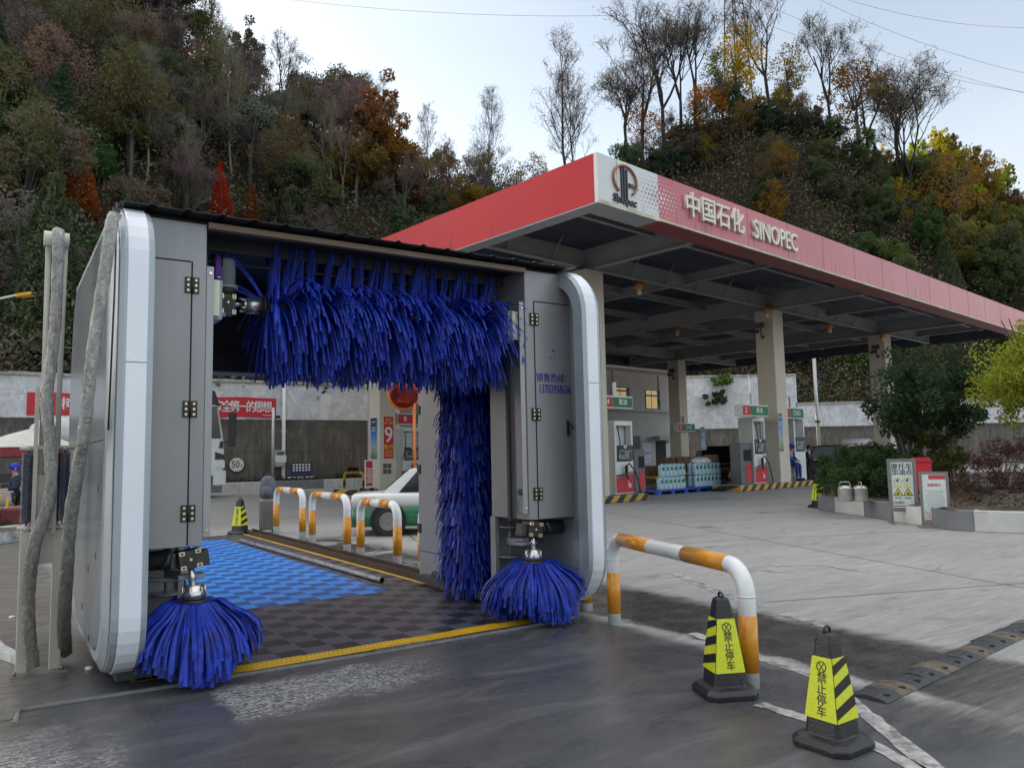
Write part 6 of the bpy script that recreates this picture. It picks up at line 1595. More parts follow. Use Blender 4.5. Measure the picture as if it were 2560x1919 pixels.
# ---------------------------------------------------------------- banner and wall fittings
def onwall(px, py): return onY(px, py, WY - 0.03)
bl, br_ = onwall(58, 870).x, onwall(596, 885).x; bz1 = (onwall(150, 842).z + onwall(590, 866).z) / 2; bz0 = (onwall(150, 893).z + onwall(590, 905).z) / 2
bn = thing('banner', 'long red slogan banner with white characters on the retaining wall', 'banner', (0, 0, 0))
m = MB(); n = 60; vs = []
for k in range(n + 1):
    x = bl + (br_ - bl) * k / n; y = WY - 0.035 - 0.012 * math.sin(k * 1.7); vs += [(x, y, bz0 + 0.02 * math.sin(k * .4)), (x, y, bz1 + 0.02 * math.sin(k * .4))]
m.add(vs, [(2 * k, 2 * k + 2, 2 * k + 3, 2 * k + 1) for k in range(n)]); o = m.build('cloth', mat('banner_red', (0.50, 0.018, 0.03), 0.6, var=0.08, scale=0.6), bn); o.modifiers.new('th', 'SOLIDIFY').thickness = -0.01
BWH = mat('banner_white', (0.75, 0.74, 0.74), 0.6); hh = bz1 - bz0
for ch, px in zip('牢树安全第一的思想', (97, 146, 472, 489.5, 507, 524.5, 542, 559.5, 577)):
    p_ = onwall(px, 878); text(ch, hh * 0.62, BWH, bn, facing((p_.x, WY - 0.062, (bz0 + bz1) / 2), (1, 0, 0), (0, 0, 1)), 0.002, bold=0.010, sx=0.84)
def pole(name, label, cat, px, py0, py1, r, m_, f=None, Y=None, extra=None):
    if Y is not None: a = onY(px, py0, Y); b = onY(px, py1, Y)
    else: a = dep(px, py0, f); b = dep(px, py1, f)
    t = thing(name, label, cat, (b.x, b.y, 0)); m = MB(); m.cyl((0, 0, 0), (0, 0, a.z), r, 10); m.build('shaft', m_, t); 
    if extra: extra(t, a.z)
    return t
GAL = mat('galvanised', (0.42, 0.43, 0.44), 0.4, 0.5, var=0.1); WPI = mat('white_pvc', (0.62, 0.62, 0.60), 0.4, var=0.06)
dp = thing('drain_pipe', 'white drain pipe down the retaining wall turning along its foot', 'pipe')
m = MB(); a = onwall(612, 815); b = onwall(611, 1026); c = onwall(680, 1028)
m.tube([Vector((b.x, WY - .12, a.z)), Vector((b.x, WY - .12, 0.62)), Vector((b.x + .08, WY - .12, 0.54)), Vector((c.x, WY - .12, 0.54))], 0.11, 10); m.build('pipe', WPI, dp)
m = MB(); 
for z in (1.6, 3.4, 5.2): m.box((b.x, WY - .10, z), (0.3, 0.2, 0.06))
m.build('clamp', WPI, dp)
def cam_top(t, h):
    m = MB(); m.cyl((-0.6, 0, h - .45), (0.3, 0, h - .45), 0.025, 6); m.build('cross_arm', GAL, t)
    m = MB(); m.box((0.25, -.1, h - .55), (0.16, 0.4, 0.16)); m.build('camera_head', BLK, t)
    m = MB(); m.bx(0.1, 0.75, -.08, -.05, 1.55, 1.95); m.build('small_sign', SWH, t)
pole('camera_pole', 'slim grey camera pole in front of the whitewashed wall near the banner end', 'pole', 589, 880, 1040, 0.085, GAL, Y=44.2, extra=cam_top)
def tall_top(t, h):
    m = MB(); m.cyl((0, 0, h * 0.42), (0, 0, h * 0.44), 0.2, 10); m.build('collar', BLK, t)
pole('utility_pole', 'tall slim two tone pole right of the CNG sign in front of the far wall', 'pole', 1770, 772, 980, 0.14, GAL, f=60, extra=tall_top)
pole('utility_pole', 'thin white pole beside the left edge of the middle column against the far wall', 'pole', 1626, 812, 990, 0.05, WPI, f=70)
t = thing('round_sign', 'round white 50 t weight limit sign beside the truck cab', 'sign', (onwall(511, 1003).x, WY - .06, onwall(511, 1003).z))
m = MB(); m.tube([(0, 0.02, 0), (0, -0.02, 0)], 0.46, 28); m.build('rim', mat('sign_black', (0.03, 0.03, 0.03), 0.5), t); m = MB(); m.tube([(0, -0.021, 0), (0, -0.026, 0)], 0.41, 28); f_ = m.build('sign_face', SWH, t)
lt(f_, '50', 0.55, mat('sign_black', (0.03, 0.03, 0.03), 0.5), -0.08, 0.0, y=-0.03, sx=0.9, bold=0.008); lt(f_, 't', 0.3, MATS['sign_black'], 0.27, -0.08, y=-0.03)
t = thing('notice_sign', 'dark blue sign with rows of white characters on two legs before the wall', 'sign', (onwall(641, 1012).x, WY - 0.9, 0))
z0_, z1_ = onwall(641, 1026).z - .05, onwall(641, 1004).z
m = MB(); m.bx(-0.70, 0.70, -0.03, 0, z0_, z1_ + .15); m.build('board', mat('board_blue', (0.02, 0.025, 0.12), 0.4), t); m = MB()
for k in range(3):
    for j in range(6): m.box((-0.48 + j * .19, -.034, z1_ + .02 - k * .24 * (z1_ - z0_)), (0.12, 0.004, 0.11))
m.build('lettering', SWH, t)
for x in (-.5, .5):
    m = MB(); m.cyl((x, -.015, 0), (x, -.015, z0_), 0.03, 6); m.build('leg', BLK, t)
m = MB(); p_ = onwall(700, 1012); t = thing('wall_box', 'small green topped meter box on the wall beside the white drain pipe', 'box', (onwall(603, 985).x, WY - .2, onwall(603, 990).z)); m.bx(-.28, .28, -.1, .2, -.5, .5); m.build('box_body', PG, t, bevel=.02); m = MB(); m.bx(-.2, .2, -.112, -.102, -.1, .4); m.build('label_plate', SGR, t)
t = thing('cardboard_box', 'open brown cardboard box standing on the planting strip by the wall', 'box', (onwall(742, 1020).x, WY - 1.3, 0.45)); m = MB(); m.bx(-.4, .4, -.3, .3, 0, .03); m.bx(-.4, -.37, -.3, .3, .031, .68); m.bx(.37, .4, -.3, .3, .031, .68); m.bx(-.369, .369, .27, .3, .031, .68); m.bx(-.4, .4, -.3, .3, .681, .71); m.build('box', CTN, t)
# planting strip kerb at the wall
KW = mat('kerb_white', (0.50, 0.50, 0.49), 0.7, var=0.15, scale=2); KG = mat('kerb_grey', (0.17, 0.172, 0.185), 0.7, var=0.15, scale=2)
kb = thing('kerb', 'grey and white painted kerb of the planting strip along the retaining wall', 'kerb')
x = -24.0; k = 0
while x < 21:
    w = 0.95; m = MB(); m.bx(x, x + w - .01, 43.5, 43.8, 0, .50); m.build('kerb_block', KW if (k // 3) % 2 == 0 else KG, kb, bevel=.02); x += w; k += 1
SOIL2 = mat('bed_soil', (0.06, 0.048, 0.035), 0.95, var=0.5, scale=3, bump=1.0, bscale=8)
m = MB(); m.bx(-24, 21, 43.81, WY - .002, 0.0, .42); struct(m.build('planting_bed', SOIL2))
# mirror
pm = dep(873, 849, 20.5); pf = dep(896, 1000, 20.6)
t = thing('traffic_mirror', 'round convex traffic mirror with orange rim reflecting red beside the gantry rear column', 'mirror', (pf.x, pf.y, 0))
rel = pm - Vector((pf.x, pf.y, 0)); m = MB(); m.cyl((0, 0, 0), (0, 0, rel.z + .3), 0.04, 10); m.cyl((0, 0, rel.z), rel, 0.02, 6); m.build('post', mat('mirror_orange', (0.62, 0.15, 0.03), 0.4), t)
dv = (Vector((0, 0, EYE)) - pm).normalized(); dv = (dv + Vector((0.25, 0, -0.05))).normalized(); Mx = dv.to_track_quat('Z', 'Y').to_matrix().to_4x4(); Mx.translation = rel
m = MB(Mx); m.lathe([(0.40, 0.05), (0.455, 0.03), (0.46, -0.02), (0.42, -0.06), (0.2, -0.10)], n=36); m.build('rim', MATS['mirror_orange'], t)
m = MB(Mx); m.lathe([(0.40 * math.cos(R(90 * k / 8)) + 1e-3, 0.051 + 0.09 * math.sin(R(90 * k / 8))) for k in range(9)], n=36); m.build('mirror_face', mat('mirror_red_reflection', (0.20, 0.02, 0.015), 0.12, 0.7, var=0.3, scale=3), t)  # red canopy reflection put into the mirror's own colour
# red A-frame banner by the column
pb_ = onv(797, 1040, 30.2); t = thing('standing_sign', 'small red standing sign with white panels left of the pale column', 'sign', (pb_.x, pb_.y, 0), TH)
hz = onv(797, 993, 30.2).z; w = (onv(806, 1010, 30.2) - onv(788, 1010, 30.2)).length
m = MB(); m.bx(-w / 2, w / 2, -.03, .01, .35, hz); m.build('board', SWH, t); m = MB(); m.bx(-w / 2 + .05, w / 2 - .05, -.038, -.031, .42, hz - .05); f_ = m.build('sheet', SRD, t)
m = MB()
for k in range(7): m.box((0, -.042, .6 + k * (hz - .9) / 7), (w * (.7 - .1 * (k % 3)), .003, .05))
m.build('lettering', SWH, f_)
for x in (-.25, .25):
    m = MB(); m.bx(x - .03, x + .03, -.02, .3, 0, .349); m.build('leg', BLK, t)
# suitcase with backpack
p_ = gp(581, 1149); p_.x -= 0.05
t = thing('suitcase', 'silver grey hard suitcase standing upright behind the farthest hoop rail', 'suitcase', p_, R(-20))
m = MB(); m.bx(-.17, .17, -.13, .13, .06, .78); m.build('shell', mat('suitcase_silver', (0.25, 0.23, 0.215), 0.3, 0.5, var=0.1, scale=3), t, bevel=.05, seg=3); m = MB()
for k in range(5): m.bx(-.115 + k * .055, -.10 + k * .055, -.138, -.131, .12, .72)
m.build('rib', mat('suitcase_rib', (0.12, 0.11, 0.10), 0.4), t)
for a_ in (-1, 1):
    for b_ in (-1, 1):
        m = MB(); m.cyl((a_ * .14, b_ * .09 - .015, .035), (a_ * .14, b_ * .09 + .015, .035), .034, 10); m.build('wheel', BLK, t)
m = MB(); m.tube([(-.08, .1, .78), (-.08, .1, 1.1), (.08, .1, 1.1), (.08, .1, .78)], .012, 6); m.build('handle', GAL, t)
t = thing('backpack', 'grey backpack resting on top of the silver suitcase', 'backpack', p_ + Vector((0.02, 0, .79)), R(-20))
GBP = mat('grey_nylon', (0.105, 0.11, 0.135), 0.75, var=0.25, scale=7, bump=.4, bscale=12)
m = MB(); prof = [(.15, 0), (.185, .03), (.20, .16), (.175, .36), (.13, .47), (.05, .52)]; m.lathe(prof, n=18); m.v = [(x_, y_ * .62, z_) for x_, y_, z_ in m.v]; m.build('bag', GBP, t); m = MB(); m.lathe([(.10, .05), (.135, .08), (.135, .22), (.09, .27)], (0, -.06, 0), 16); m.v = [(x_, y_ * .72 - .03, z_) for x_, y_, z_ in m.v]; m.build('front_pocket', GBP, t); m = MB(); m.tube([(-.05, 0, .50), (-.04, 0, .57), (.04, 0, .57), (.05, 0, .50)], .012, 6); m.build('grab_loop', BLK, t)
# ---------------------------------------------------------------- the left corner: parasol, person, cart, kerb, lamp
pp_ = dep(58, 1000, 23.5); px_, py_ = pp_.x, pp_.y; zt_ = dep(58, 927, 23.5).z; ze = dep(58, 978, 23.5).z
t = thing('parasol', 'large off white parasol with maroon lining and valance at the left edge', 'parasol', (px_, py_, 0))
rr_ = 1.55; m = MB(); vs = [(0, 0, zt_)]; n = 8
for (k, zz) in ((.35, zt_ - (zt_ - ze) * .22), (1.0, ze + .16)):
    for j in range(n): vs.append((rr_ * k * math.cos(R(45 * j + 20)), rr_ * k * math.sin(R(45 * j + 20)), zz))
m.add(vs, [(0, 1 + j, 1 + (j + 1) % n) for j in range(n)] + [(1 + j, 1 + n + j, 1 + n + (j + 1) % n, 1 + (j + 1) % n) for j in range(n)]); m.build('canopy', mat('parasol_canvas', (0.50, 0.49, 0.46), 0.8, var=0.1), t).modifiers.new('th', 'SOLIDIFY').thickness = .01
m = MB(); vs = []
for j in range(n): vs += [(rr_ * 1.001 * math.cos(R(45 * j + 20)), rr_ * 1.001 * math.sin(R(45 * j + 20)), z_) for z_ in (ze + .155, ze - .12)]
m.add(vs, [(2 * j, 2 * ((j + 1) % n), 2 * ((j + 1) % n) + 1, 2 * j + 1) for j in range(n)]); m.build('valance', mat('parasol_maroon', (0.20, 0.03, 0.035), 0.8, var=.2), t)
m = MB(); m.cyl((0, 0, 0), (0, 0, zt_ - .02), .025, 8); m.build('pole', WPI, t); m = MB()
for j in range(n): m.cyl((0, 0, zt_ - .06), (rr_ * .97 * math.cos(R(45 * j + 20)), rr_ * .97 * math.sin(R(45 * j + 20)), ze + .12), .01, 4)
m.build('rib', WPI, t); m = MB(); m.lathe([(.3, 0), (.3, .06), (.05, .12)], n=14); m.build('base', BLK, t)
p_ = dep(56, 1000, 20.0); p_.z = 0
person('person in dark clothes and bright blue cap standing under the parasol', Vector((p_.x - .1, p_.y, -.02)), face_cam(p_) + R(180 - 70), standing(.1), NAVCL, BLKCL, HAIR, cap=mat('bright_blue_cap', (0.02, 0.035, 0.42), .7), k=1.0)
p_ = dep(38, 1000, 17.5); t = thing('hand_cart', 'maroon hand cart leaning with yellow poles beside the parasol', 'cart', (p_.x, p_.y, 0), R(-20))
m = MB(); m.bx(-.22, .25, -.3, .3, .18, .72); m.build('tub', mat('maroon_tub', (0.13, 0.015, 0.02), .6, var=.3), t, bevel=.04)
m = MB(); m.cyl((-.05, -.34, .17), (-.05, -.28, .17), .17, 14); m.cyl((-.05, .28, .17), (-.05, .34, .17), .17, 14); m.build('wheel', TYR, t); m = MB(); m.tube([(-.38, -.2, 0.02), (-.24, -.2, 1.05)], .03, 8); m.tube([(-.30, .0, 0.02), (-.16, .02, .95)], .03, 8); m.build('pole', YB, t); m = MB(); m.bx(-.36, -.24, -.35, -.24, .5, 1.0); m.build('panel', mat('pale_blue_panel', (0.28, 0.32, 0.45), .5), t)
p_ = dep(8, 1000, 19.0); t = thing('table', 'low grey table with pale blue box under the parasol', 'table', (p_.x, p_.y, 0)); m = MB(); m.bx(-.6, .5, -.4, .4, .62, .66); m.build('tabletop', PD, t); m = MB(); m.bx(-.4, .42, -.3, .3, .1, .55); m.build('box', mat('pale_blue_panel', (0.28, 0.32, 0.45), .5), t)
for a_ in (-.55, .45):
    for b_ in (-.35, .35):
        m = MB(); m.bx(a_ - .02, a_ + .02, b_ - .02, b_ + .02, 0, .62); m.build('leg', PD, t)
kb = thing('kerb', 'mottled white stone kerb of the earth bed behind the cable tower', 'kerb')
a = gp(-60, 1184); b = gp(62, 1166); d = (b - a); n = 4
for k in range(n):
    o_ = a.lerp(b, k / n); e_ = a.lerp(b, (k + 1) / n - .004); s_ = Vector((-d.y, d.x, 0)).normalized() * .22; m = MB(); m.add([o_, e_, e_ + s_, o_ + s_] + [q_ + UP * .36 for q_ in (o_, e_, e_ + s_, o_ + s_)], [(3, 2, 1, 0), (4, 5, 6, 7), (0, 1, 5, 4), (1, 2, 6, 5), (2, 3, 7, 6), (3, 0, 4, 7)]); m.build('kerb_block', mat('mottled_stone', (0.36, 0.39, 0.38), .6, var=.5, scale=7), kb, bevel=.012)
m = MB(); s_ = Vector((-d.y, d.x, 0)).normalized(); vs = []; q = random.Random(8)
for i in range(9):
    for j in range(9): pnt = a.lerp(b, i / 8) + s_ * (.23 + j * .35); vs.append((pnt.x, pnt.y, .30 + q.uniform(-.03, .05)))
m.add(vs, [(i * 9 + j, (i + 1) * 9 + j, (i + 1) * 9 + j + 1, i * 9 + j + 1) for i in range(8) for j in range(8)], True); struct(m.build('planting_bed', SOIL2))
for (px0, px1, py, lb) in ((-10, 30, 1116, 'upper weathered grey plank lying on the earth bed behind the kerb'), (-10, 38, 1130, 'lower weathered grey plank lying against the mottled kerb')):
    a_ = gp(px0, py + 14, .36); b_ = gp(px1, py + 12, .36); m = MB(); m.tube([a_, b_], .06, 4, smooth=False); tag(m.build('plank', mat('weathered_wood', (0.20, 0.18, 0.155), .8, var=.3)), lb, 'plank', 'planks on the earth bed')
# white slab corner at lower left
m = MB(); a_ = gp(-40, 1395); b_ = gp(42, 1432); c_ = gp(40, 1448); m.add([a_ + UP * z_ for z_ in (0,)] + [gp(-60, 1470), c_, b_], [(0, 1, 2, 3)])
pt = [gp(-60, 1360), gp(-5, 1392), gp(8, 1408), gp(45, 1428), gp(45, 1440), gp(0, 1424), gp(-60, 1380)]
m = MB(); m.add([p_ + UP * .003 for p_ in pt] + [p_ + UP * .07 for p_ in pt], [tuple(range(7))[::-1], tuple(range(7, 14))] + [(k, (k + 1) % 7, 7 + (k + 1) % 7, 7 + k) for k in range(7)]); tag(m.build('broken_board', mat('grubby_white_board', (0.45, 0.47, 0.46), .5, var=.25, scale=9)), 'grubby white board lying at the left foot of the cable tower', 'board')
# yellow street lamp
f_ = 19.0; e = dep(68, 636, f_); a_ = dep(0, 645, f_); b_ = dep(-60, 690, f_); base = dep(-64, 1000, f_)
t = thing('street_lamp', 'street lamp with yellow head on a curved white arm at the left edge', 'street lamp', (base.x, base.y, 0)); o_ = Vector((base.x, base.y, 0))
m = MB(); m.tube([(0, 0, 0), Vector((0, 0, b_.z - .3)), b_ - o_ + UP * .1, a_.lerp(b_, .5) - o_ + UP * .13, a_ - o_, dep(42, 636, f_) - o_], [.06, .05, .035, .03, .028, .026], 10); m.build('pole', WPI, t)
dd = (e - a_).normalized(); s_ = dd.cross(UP).normalized(); m = MB(facing(dep(42, 638, f_) - o_, dd, -s_))
for y_ in (-.07, .07): m.bx(0.0, 0.36, y_ - .05, y_ + .05, -.05, .03)
m.bx(-.08, .05, -.06, .06, -.04, .04); m.build('lamp_head', mat('lamp_yellow', (0.66, 0.36, 0.01), .4), t, bevel=.01); m = MB(facing(dep(42, 638, f_) - o_, dd, -s_)); m.bx(.361, .40, -.11, .11, -.055, .0); m.build('end_cap', BLK, t)
# ---------------------------------------------------------------- planter on the right
kp = [gp(1769, 1101), gp(1812, 1107), gp(1869, 1115), gp(1960, 1131), gp(2057, 1145), gp(2130, 1149), gp(2212, 1152), gp(2330, 1156), gp(2480, 1162)]
kb = thing('kerb', 'grey and white painted kerb of the planter with the two sign boards', 'kerb'); L = []
for a_, b_ in zip(kp, kp[1:]):
    n = max(1, round((b_ - a_).length / 0.35)); L += [a_.lerp(b_, k / n) for k in range(n)]
L.append(kp[-1])
back = [gp(1769, 1101), gp(1769, 1101) + Vector((.9, .45, 0)), gp(1769, 1101) + Vector((2.2, 1.0, 0))]
cen_ = Vector((24, 9, 0)); acc = 0.0; col = 0; i = 0; step = 1.35
widths = [0.0]
for a_, b_ in zip(L, L[1:]): widths.append(widths[-1] + (b_ - a_).length)
tot = widths[-1]; cuts = [0]; 
pxs = [1769, 1809, 1828, 1869, 1929, 2057, 2137, 2212]
k0 = 0; kk = 0
def at_len(s_):
    for j in range(len(L) - 1):
        if widths[j + 1] >= s_: return L[j].lerp(L[j + 1], (s_ - widths[j]) / max(1e-6, widths[j + 1] - widths[j]))
    return L[-1]
s_ = 0.0; kk = 0; seq = [0.9, 1.4, 1.45, 1.5, 1.0, 1.2, 1.1, 1.3, 1.2, 1.2, 1.2, 1.2]
while s_ < tot - .1:
    w = seq[kk % len(seq)]; e_ = min(tot, s_ + w); m = MB(); nn = 4; vs = []
    for j in range(nn + 1):
        c_ = at_len(s_ + (e_ - s_ - .008) * j / nn); t_ = (at_len(min(tot, s_ + (e_ - s_) * j / nn + .2)) - at_len(max(0, s_ + (e_ - s_) * j / nn - .2))).normalized(); nrm = Vector((-t_.y, t_.x, 0))
        if nrm.dot(cen_ - c_) < 0: nrm = -nrm
        vs += [c_, c_ + UP * .40, c_ + UP * .40 + nrm * .22, c_ + nrm * .22]
    m.add(vs, [(4 * j + a_, 4 * j + (a_ + 1) % 4, 4 * j + 4 + (a_ + 1) % 4, 4 * j + 4 + a_) for j in range(nn) for a_ in range(4)] + [(0, 1, 2, 3), (4 * nn + 3, 4 * nn + 2, 4 * nn + 1, 4 * nn)])
    m.build('kerb_block', (KG, KW)[kk % 2], kb, bevel=.015); s_ = e_; kk += 1
poly = L + [Vector((22, 2.0, 0)), Vector((34, 6, 0)), Vector((33, 15.0, 0)), Vector((24, 15.2, 0))]
bmz = bmesh.new(); vl = [bmz.verts.new((p_.x, p_.y, .36)) for p_ in poly]; bmz.faces.new(vl); bmesh.ops.triangulate(bmz, faces=bmz.faces[:]); bmesh.ops.subdivide_edges(bmz, edges=bmz.edges[:], cuts=6, use_grid_fill=True)
for v in bmz.verts:
    d_ = min((Vector((v.co.x, v.co.y, 0)) - p_).length for p_ in L[::3]); v.co.z = .36 + min(.28, d_ * .12) + .05 * math.sin(v.co.x * 4) * math.cos(v.co.y * 3.1) * min(1, d_)
me = bpy.data.meshes.new('planting_bed'); bmz.to_mesh(me); bmz.free(); me.materials.append(SOIL2); o = bpy.data.objects.new('planting_bed', me); COL.objects.link(o); struct(o)
# watering cans on the kerb
ZN = mat('zinc', (0.46, 0.45, 0.42), .35, .7, var=.15, scale=6)
for (px, lb, rz_) in ((1827, 'dented zinc bucket can with long spout, left one on the planter kerb', 0.2), (1860, 'zinc bucket can with handle, right one on the planter kerb', 2.4)):
    d_ = ray(px, 1083); p_ = gp(px, 1083, .40); t = thing('watering_can', lb, 'watering can', Vector((p_.x, p_.y, .40)) + Vector((.12, .08, 0)), rz_, 'zinc cans on the planter kerb')
    m = MB(); m.lathe([(.165, 0), (.17, .02), (.165, .30), (.17, .31), (.13, .36), (.06, .375)], n=20); m.build('can_body', ZN, t); m = MB(); m.tube([(.16, 0, .06), (.34, 0, .38)], [.03, .014], 8); m.build('spout', ZN, t); m = MB(); m.tube([(0, -.15, .33), (0, -.1, .46), (0, .1, .46), (0, .15, .33)], .01, 6); m.build('handle', ZN, t)
# sign boards
FRM = mat('board_frame_grey', (0.17, 0.165, 0.155), .5, var=.15, scale=4); BDW = mat('board_white', (0.60, 0.64, 0.62), .35, var=.05); INK = mat('board_ink', (0.015, 0.03, 0.035), .5); YGN = mat('board_yellow', (0.62, 0.60, 0.02), .4); GRT = mat('board_grey_text', (0.18, 0.19, 0.19), .5)
f1, f2 = gp(1931, 1128), gp(1980, 1133); w = (f2 - f1).length; zz1 = EYE + ray(1955, 990).z * (((f1 + f2) / 2).length / Vector((ray(1955, 990).x, ray(1955, 990).y)).length)
c_ = (f1 + f2) / 2; dirr = (f2 - f1).normalized(); cm = face_cam(c_) + R(10); pxw = 50 * 2560 / 2212 / F_PX * c_.length; w = pxw
t = thing('sign_board', 'tall motorcycle refuelling sign board standing before the planter kerb', 'sign', c_, cm)
zb_ = .26; m = MB(); fw = .07
m.bx(-w / 2, -w / 2 + fw, -.025, .025, 0.02, zz1); m.bx(w / 2 - fw, w / 2, -.025, .025, 0.02, zz1); m.bx(-w / 2 + fw, w / 2 - fw, -.025, .025, zz1 - fw, zz1 - .002); m.bx(-w / 2 + fw, w / 2 - fw, -.025, .025, zb_, zb_ + fw); m.build('frame', FRM, t)
m = MB()
for x_ in (-w / 2 + .03, w / 2 - .03): m.bx(x_ - .025, x_ + .025, -.28, .28, 0, .045)
m.build('foot', FRM, t)
m = MB(); m.bx(-w / 2 + fw + .002, w / 2 - fw - .002, -.012, .012, zb_ + fw + .002, zz1 - fw - .002); bd = m.build('board', BDW, t)
H_ = zz1 - zb_; zt0 = zz1 - fw
lt(bd, '摩托车', w * .245, INK, 0, zt0 - H_ * .095, y=-.016, bold=.008); lt(bd, '加油点', w * .245, INK, 0, zt0 - H_ * .20, y=-.016, bold=.008)
for sx_ in (-1, 1):
    m = MB(); cx_, cz_ = sx_ * w * .17, zt0 - H_ * .36
    m.tube([(cx_ + .075 * math.cos(R(20 * k)), -.016, cz_ + .075 * math.sin(R(20 * k))) for k in range(19)], .006, 5); m.build('pictogram_ring', YGN, bd)
    m = MB(); m.box((cx_ - .01, -.015, cz_), (.05, .003, .025), Matrix.Rotation(R(40), 3, 'Y')); m.box((cx_ + .01, -.015, cz_ + .02), (.02, .003, .06)); m.build('pictogram', INK, bd)
    m = MB(); m.box((cx_, -.015, cz_ - .13), (.15, .003, .035)); m.build('caption', YGN, bd)
    m = MB(); cz_ = zt0 - H_ * .58; m.add([(cx_ - .10, -.0145, cz_ - .07), (cx_ + .10, -.0145, cz_ - .07), (cx_, -.0145, cz_ + .10)], [(0, 1, 2)]); m.build('warning_border', INK, bd); m = MB(); m.add([(cx_ - .075, -.016, cz_ - .056), (cx_ + .075, -.016, cz_ - .056), (cx_, -.016, cz_ + .075)], [(0, 1, 2)]); m.build('warning_triangle', YGN, bd)
    m = MB(); m.box((cx_, -.018, cz_ - .015), (.03, .002, .05)); m.box((cx_ + sx_ * .012, -.018, cz_ - .035), (.06, .002, .018)); m.build('warning_mark', INK, bd)
    lt(bd, '禁止烟火' if sx_ > 0 else '禁打手机', w * .06, INK, cx_, cz_ - .12, y=-.016)
lt(bd, 'HSE提示', w * .105, INK, -w * .16, zt0 - H_ * .77, y=-.016, bold=.006)
m = MB()
for k in range(3): m.box((-.01 - .02 * k, -.015, zt0 - H_ * (.83 + .045 * k)), (w * (.70 - .12 * k), .003, .018))
m.build('lettering', INK, bd)
c_ = gp(2024, 1139); w = 49 * 2560 / 2212 / F_PX * c_.length; d_ = ray(2022, 1018); zz1 = EYE + d_.z * (c_.length / Vector((d_.x, d_.y)).length)
t = thing('sign_board', 'shorter grey framed notice board with small print right of the motorcycle sign', 'sign', c_, face_cam(c_) + R(8))
m = MB(); m.bx(-w / 2, -w / 2 + .05, -.02, .02, .04, zz1); m.bx(w / 2 - .05, w / 2, -.02, .02, .04, zz1); m.bx(-w / 2 + .05, w / 2 - .05, -.02, .02, zz1 - .05, zz1 - .002); m.bx(-w / 2 + .05, w / 2 - .05, -.02, .02, .06, .11); m.build('frame', FRM, t)
m = MB(); m.bx(-w / 2 - .07, w / 2 + .07, -.22, .22, 0, .04); m.build('foot', FRM, t); m = MB(); m.bx(-w / 2 + .052, w / 2 - .052, -.01, .01, .112, zz1 - .052); bd = m.build('board', BDW, t)
fld(bd, 'red_header', -w * .18, w / 2 - .06, zz1 - .16, zz1 - .07, mat('notice_red', (0.45, 0.05, 0.06), .5), -.014); lt(bd, '温馨提示', w * .12, mat('notice_red', (0.45, 0.05, 0.06), .5), 0, zz1 - .28, y=-.014, bold=.006); q = random.Random(6); m = MB()
for k in range(13): m.box((q.uniform(-.01, .01), -.012, zz1 - .40 - .045 * k), (w * q.uniform(.45, .72), .002, .009))
m.build('lettering', GRT, bd); m = MB()
for i in range(6):
    for j in range(6 - i): m.box((-w / 2 + .08 + j * .035, -.012, .16 + i * .04), (.016, .002, .018))
m.box((0, -.012, .135), (w * .78, .002, .03)); m.build('red_dots', MATS['notice_red'], bd)
p_ = dep(1992, 1045, 18.2); t = thing('hydrant_box', 'red fire box standing in the planter behind the two sign boards', 'box', (p_.x, p_.y, .36), face_cam(p_)); m = MB(); m.bx(-.22, .22, -.16, .16, .25, .95); m.build('box_body', PR, t, bevel=.03); m = MB(); m.bx(-.08, .10, -.12, .12, 0, .249); m.build('post', PW, t); m = MB(); m.prism([(-.25, .951), (.25, .951), (.18, 1.05), (-.18, 1.05)], lambda a, b, d: (a, d, b), -.18, .18); m.build('lid', PR, t)
# white tank in the yard beyond the planter
a_, b_ = dep(1812, 966, 42), dep(1880, 968, 42); t = thing('storage_tank', 'white horizontal gas tank with red lettering beyond the planter bush', 'tank', (a_.x, a_.y, 0)); d_ = b_ - a_; d_.z = 0; m = MB(); z_ = a_.z + .05
m.tube([(0, 0, z_), d_ * .03 + UP * z_, d_ * .97 + UP * z_, d_ + UP * z_], [.2, .42, .42, .2], 18); m.build('tank_shell', TWH, t); m = MB(); m.box(d_ * .2 + UP * (z_ / 2 - .2), (.3, .3, z_ - .4)); m.box(d_ * .8 + UP * (z_ / 2 - .2), (.3, .3, z_ - .4)); m.build('support', GAL, t); dn = d_.normalized(); text('压缩天然气', .36, SRD, t, facing(d_ * .45 + UP * z_ + Vector((dn.y, -dn.x, 0)) * .43, dn, UP), .001, bold=.01)
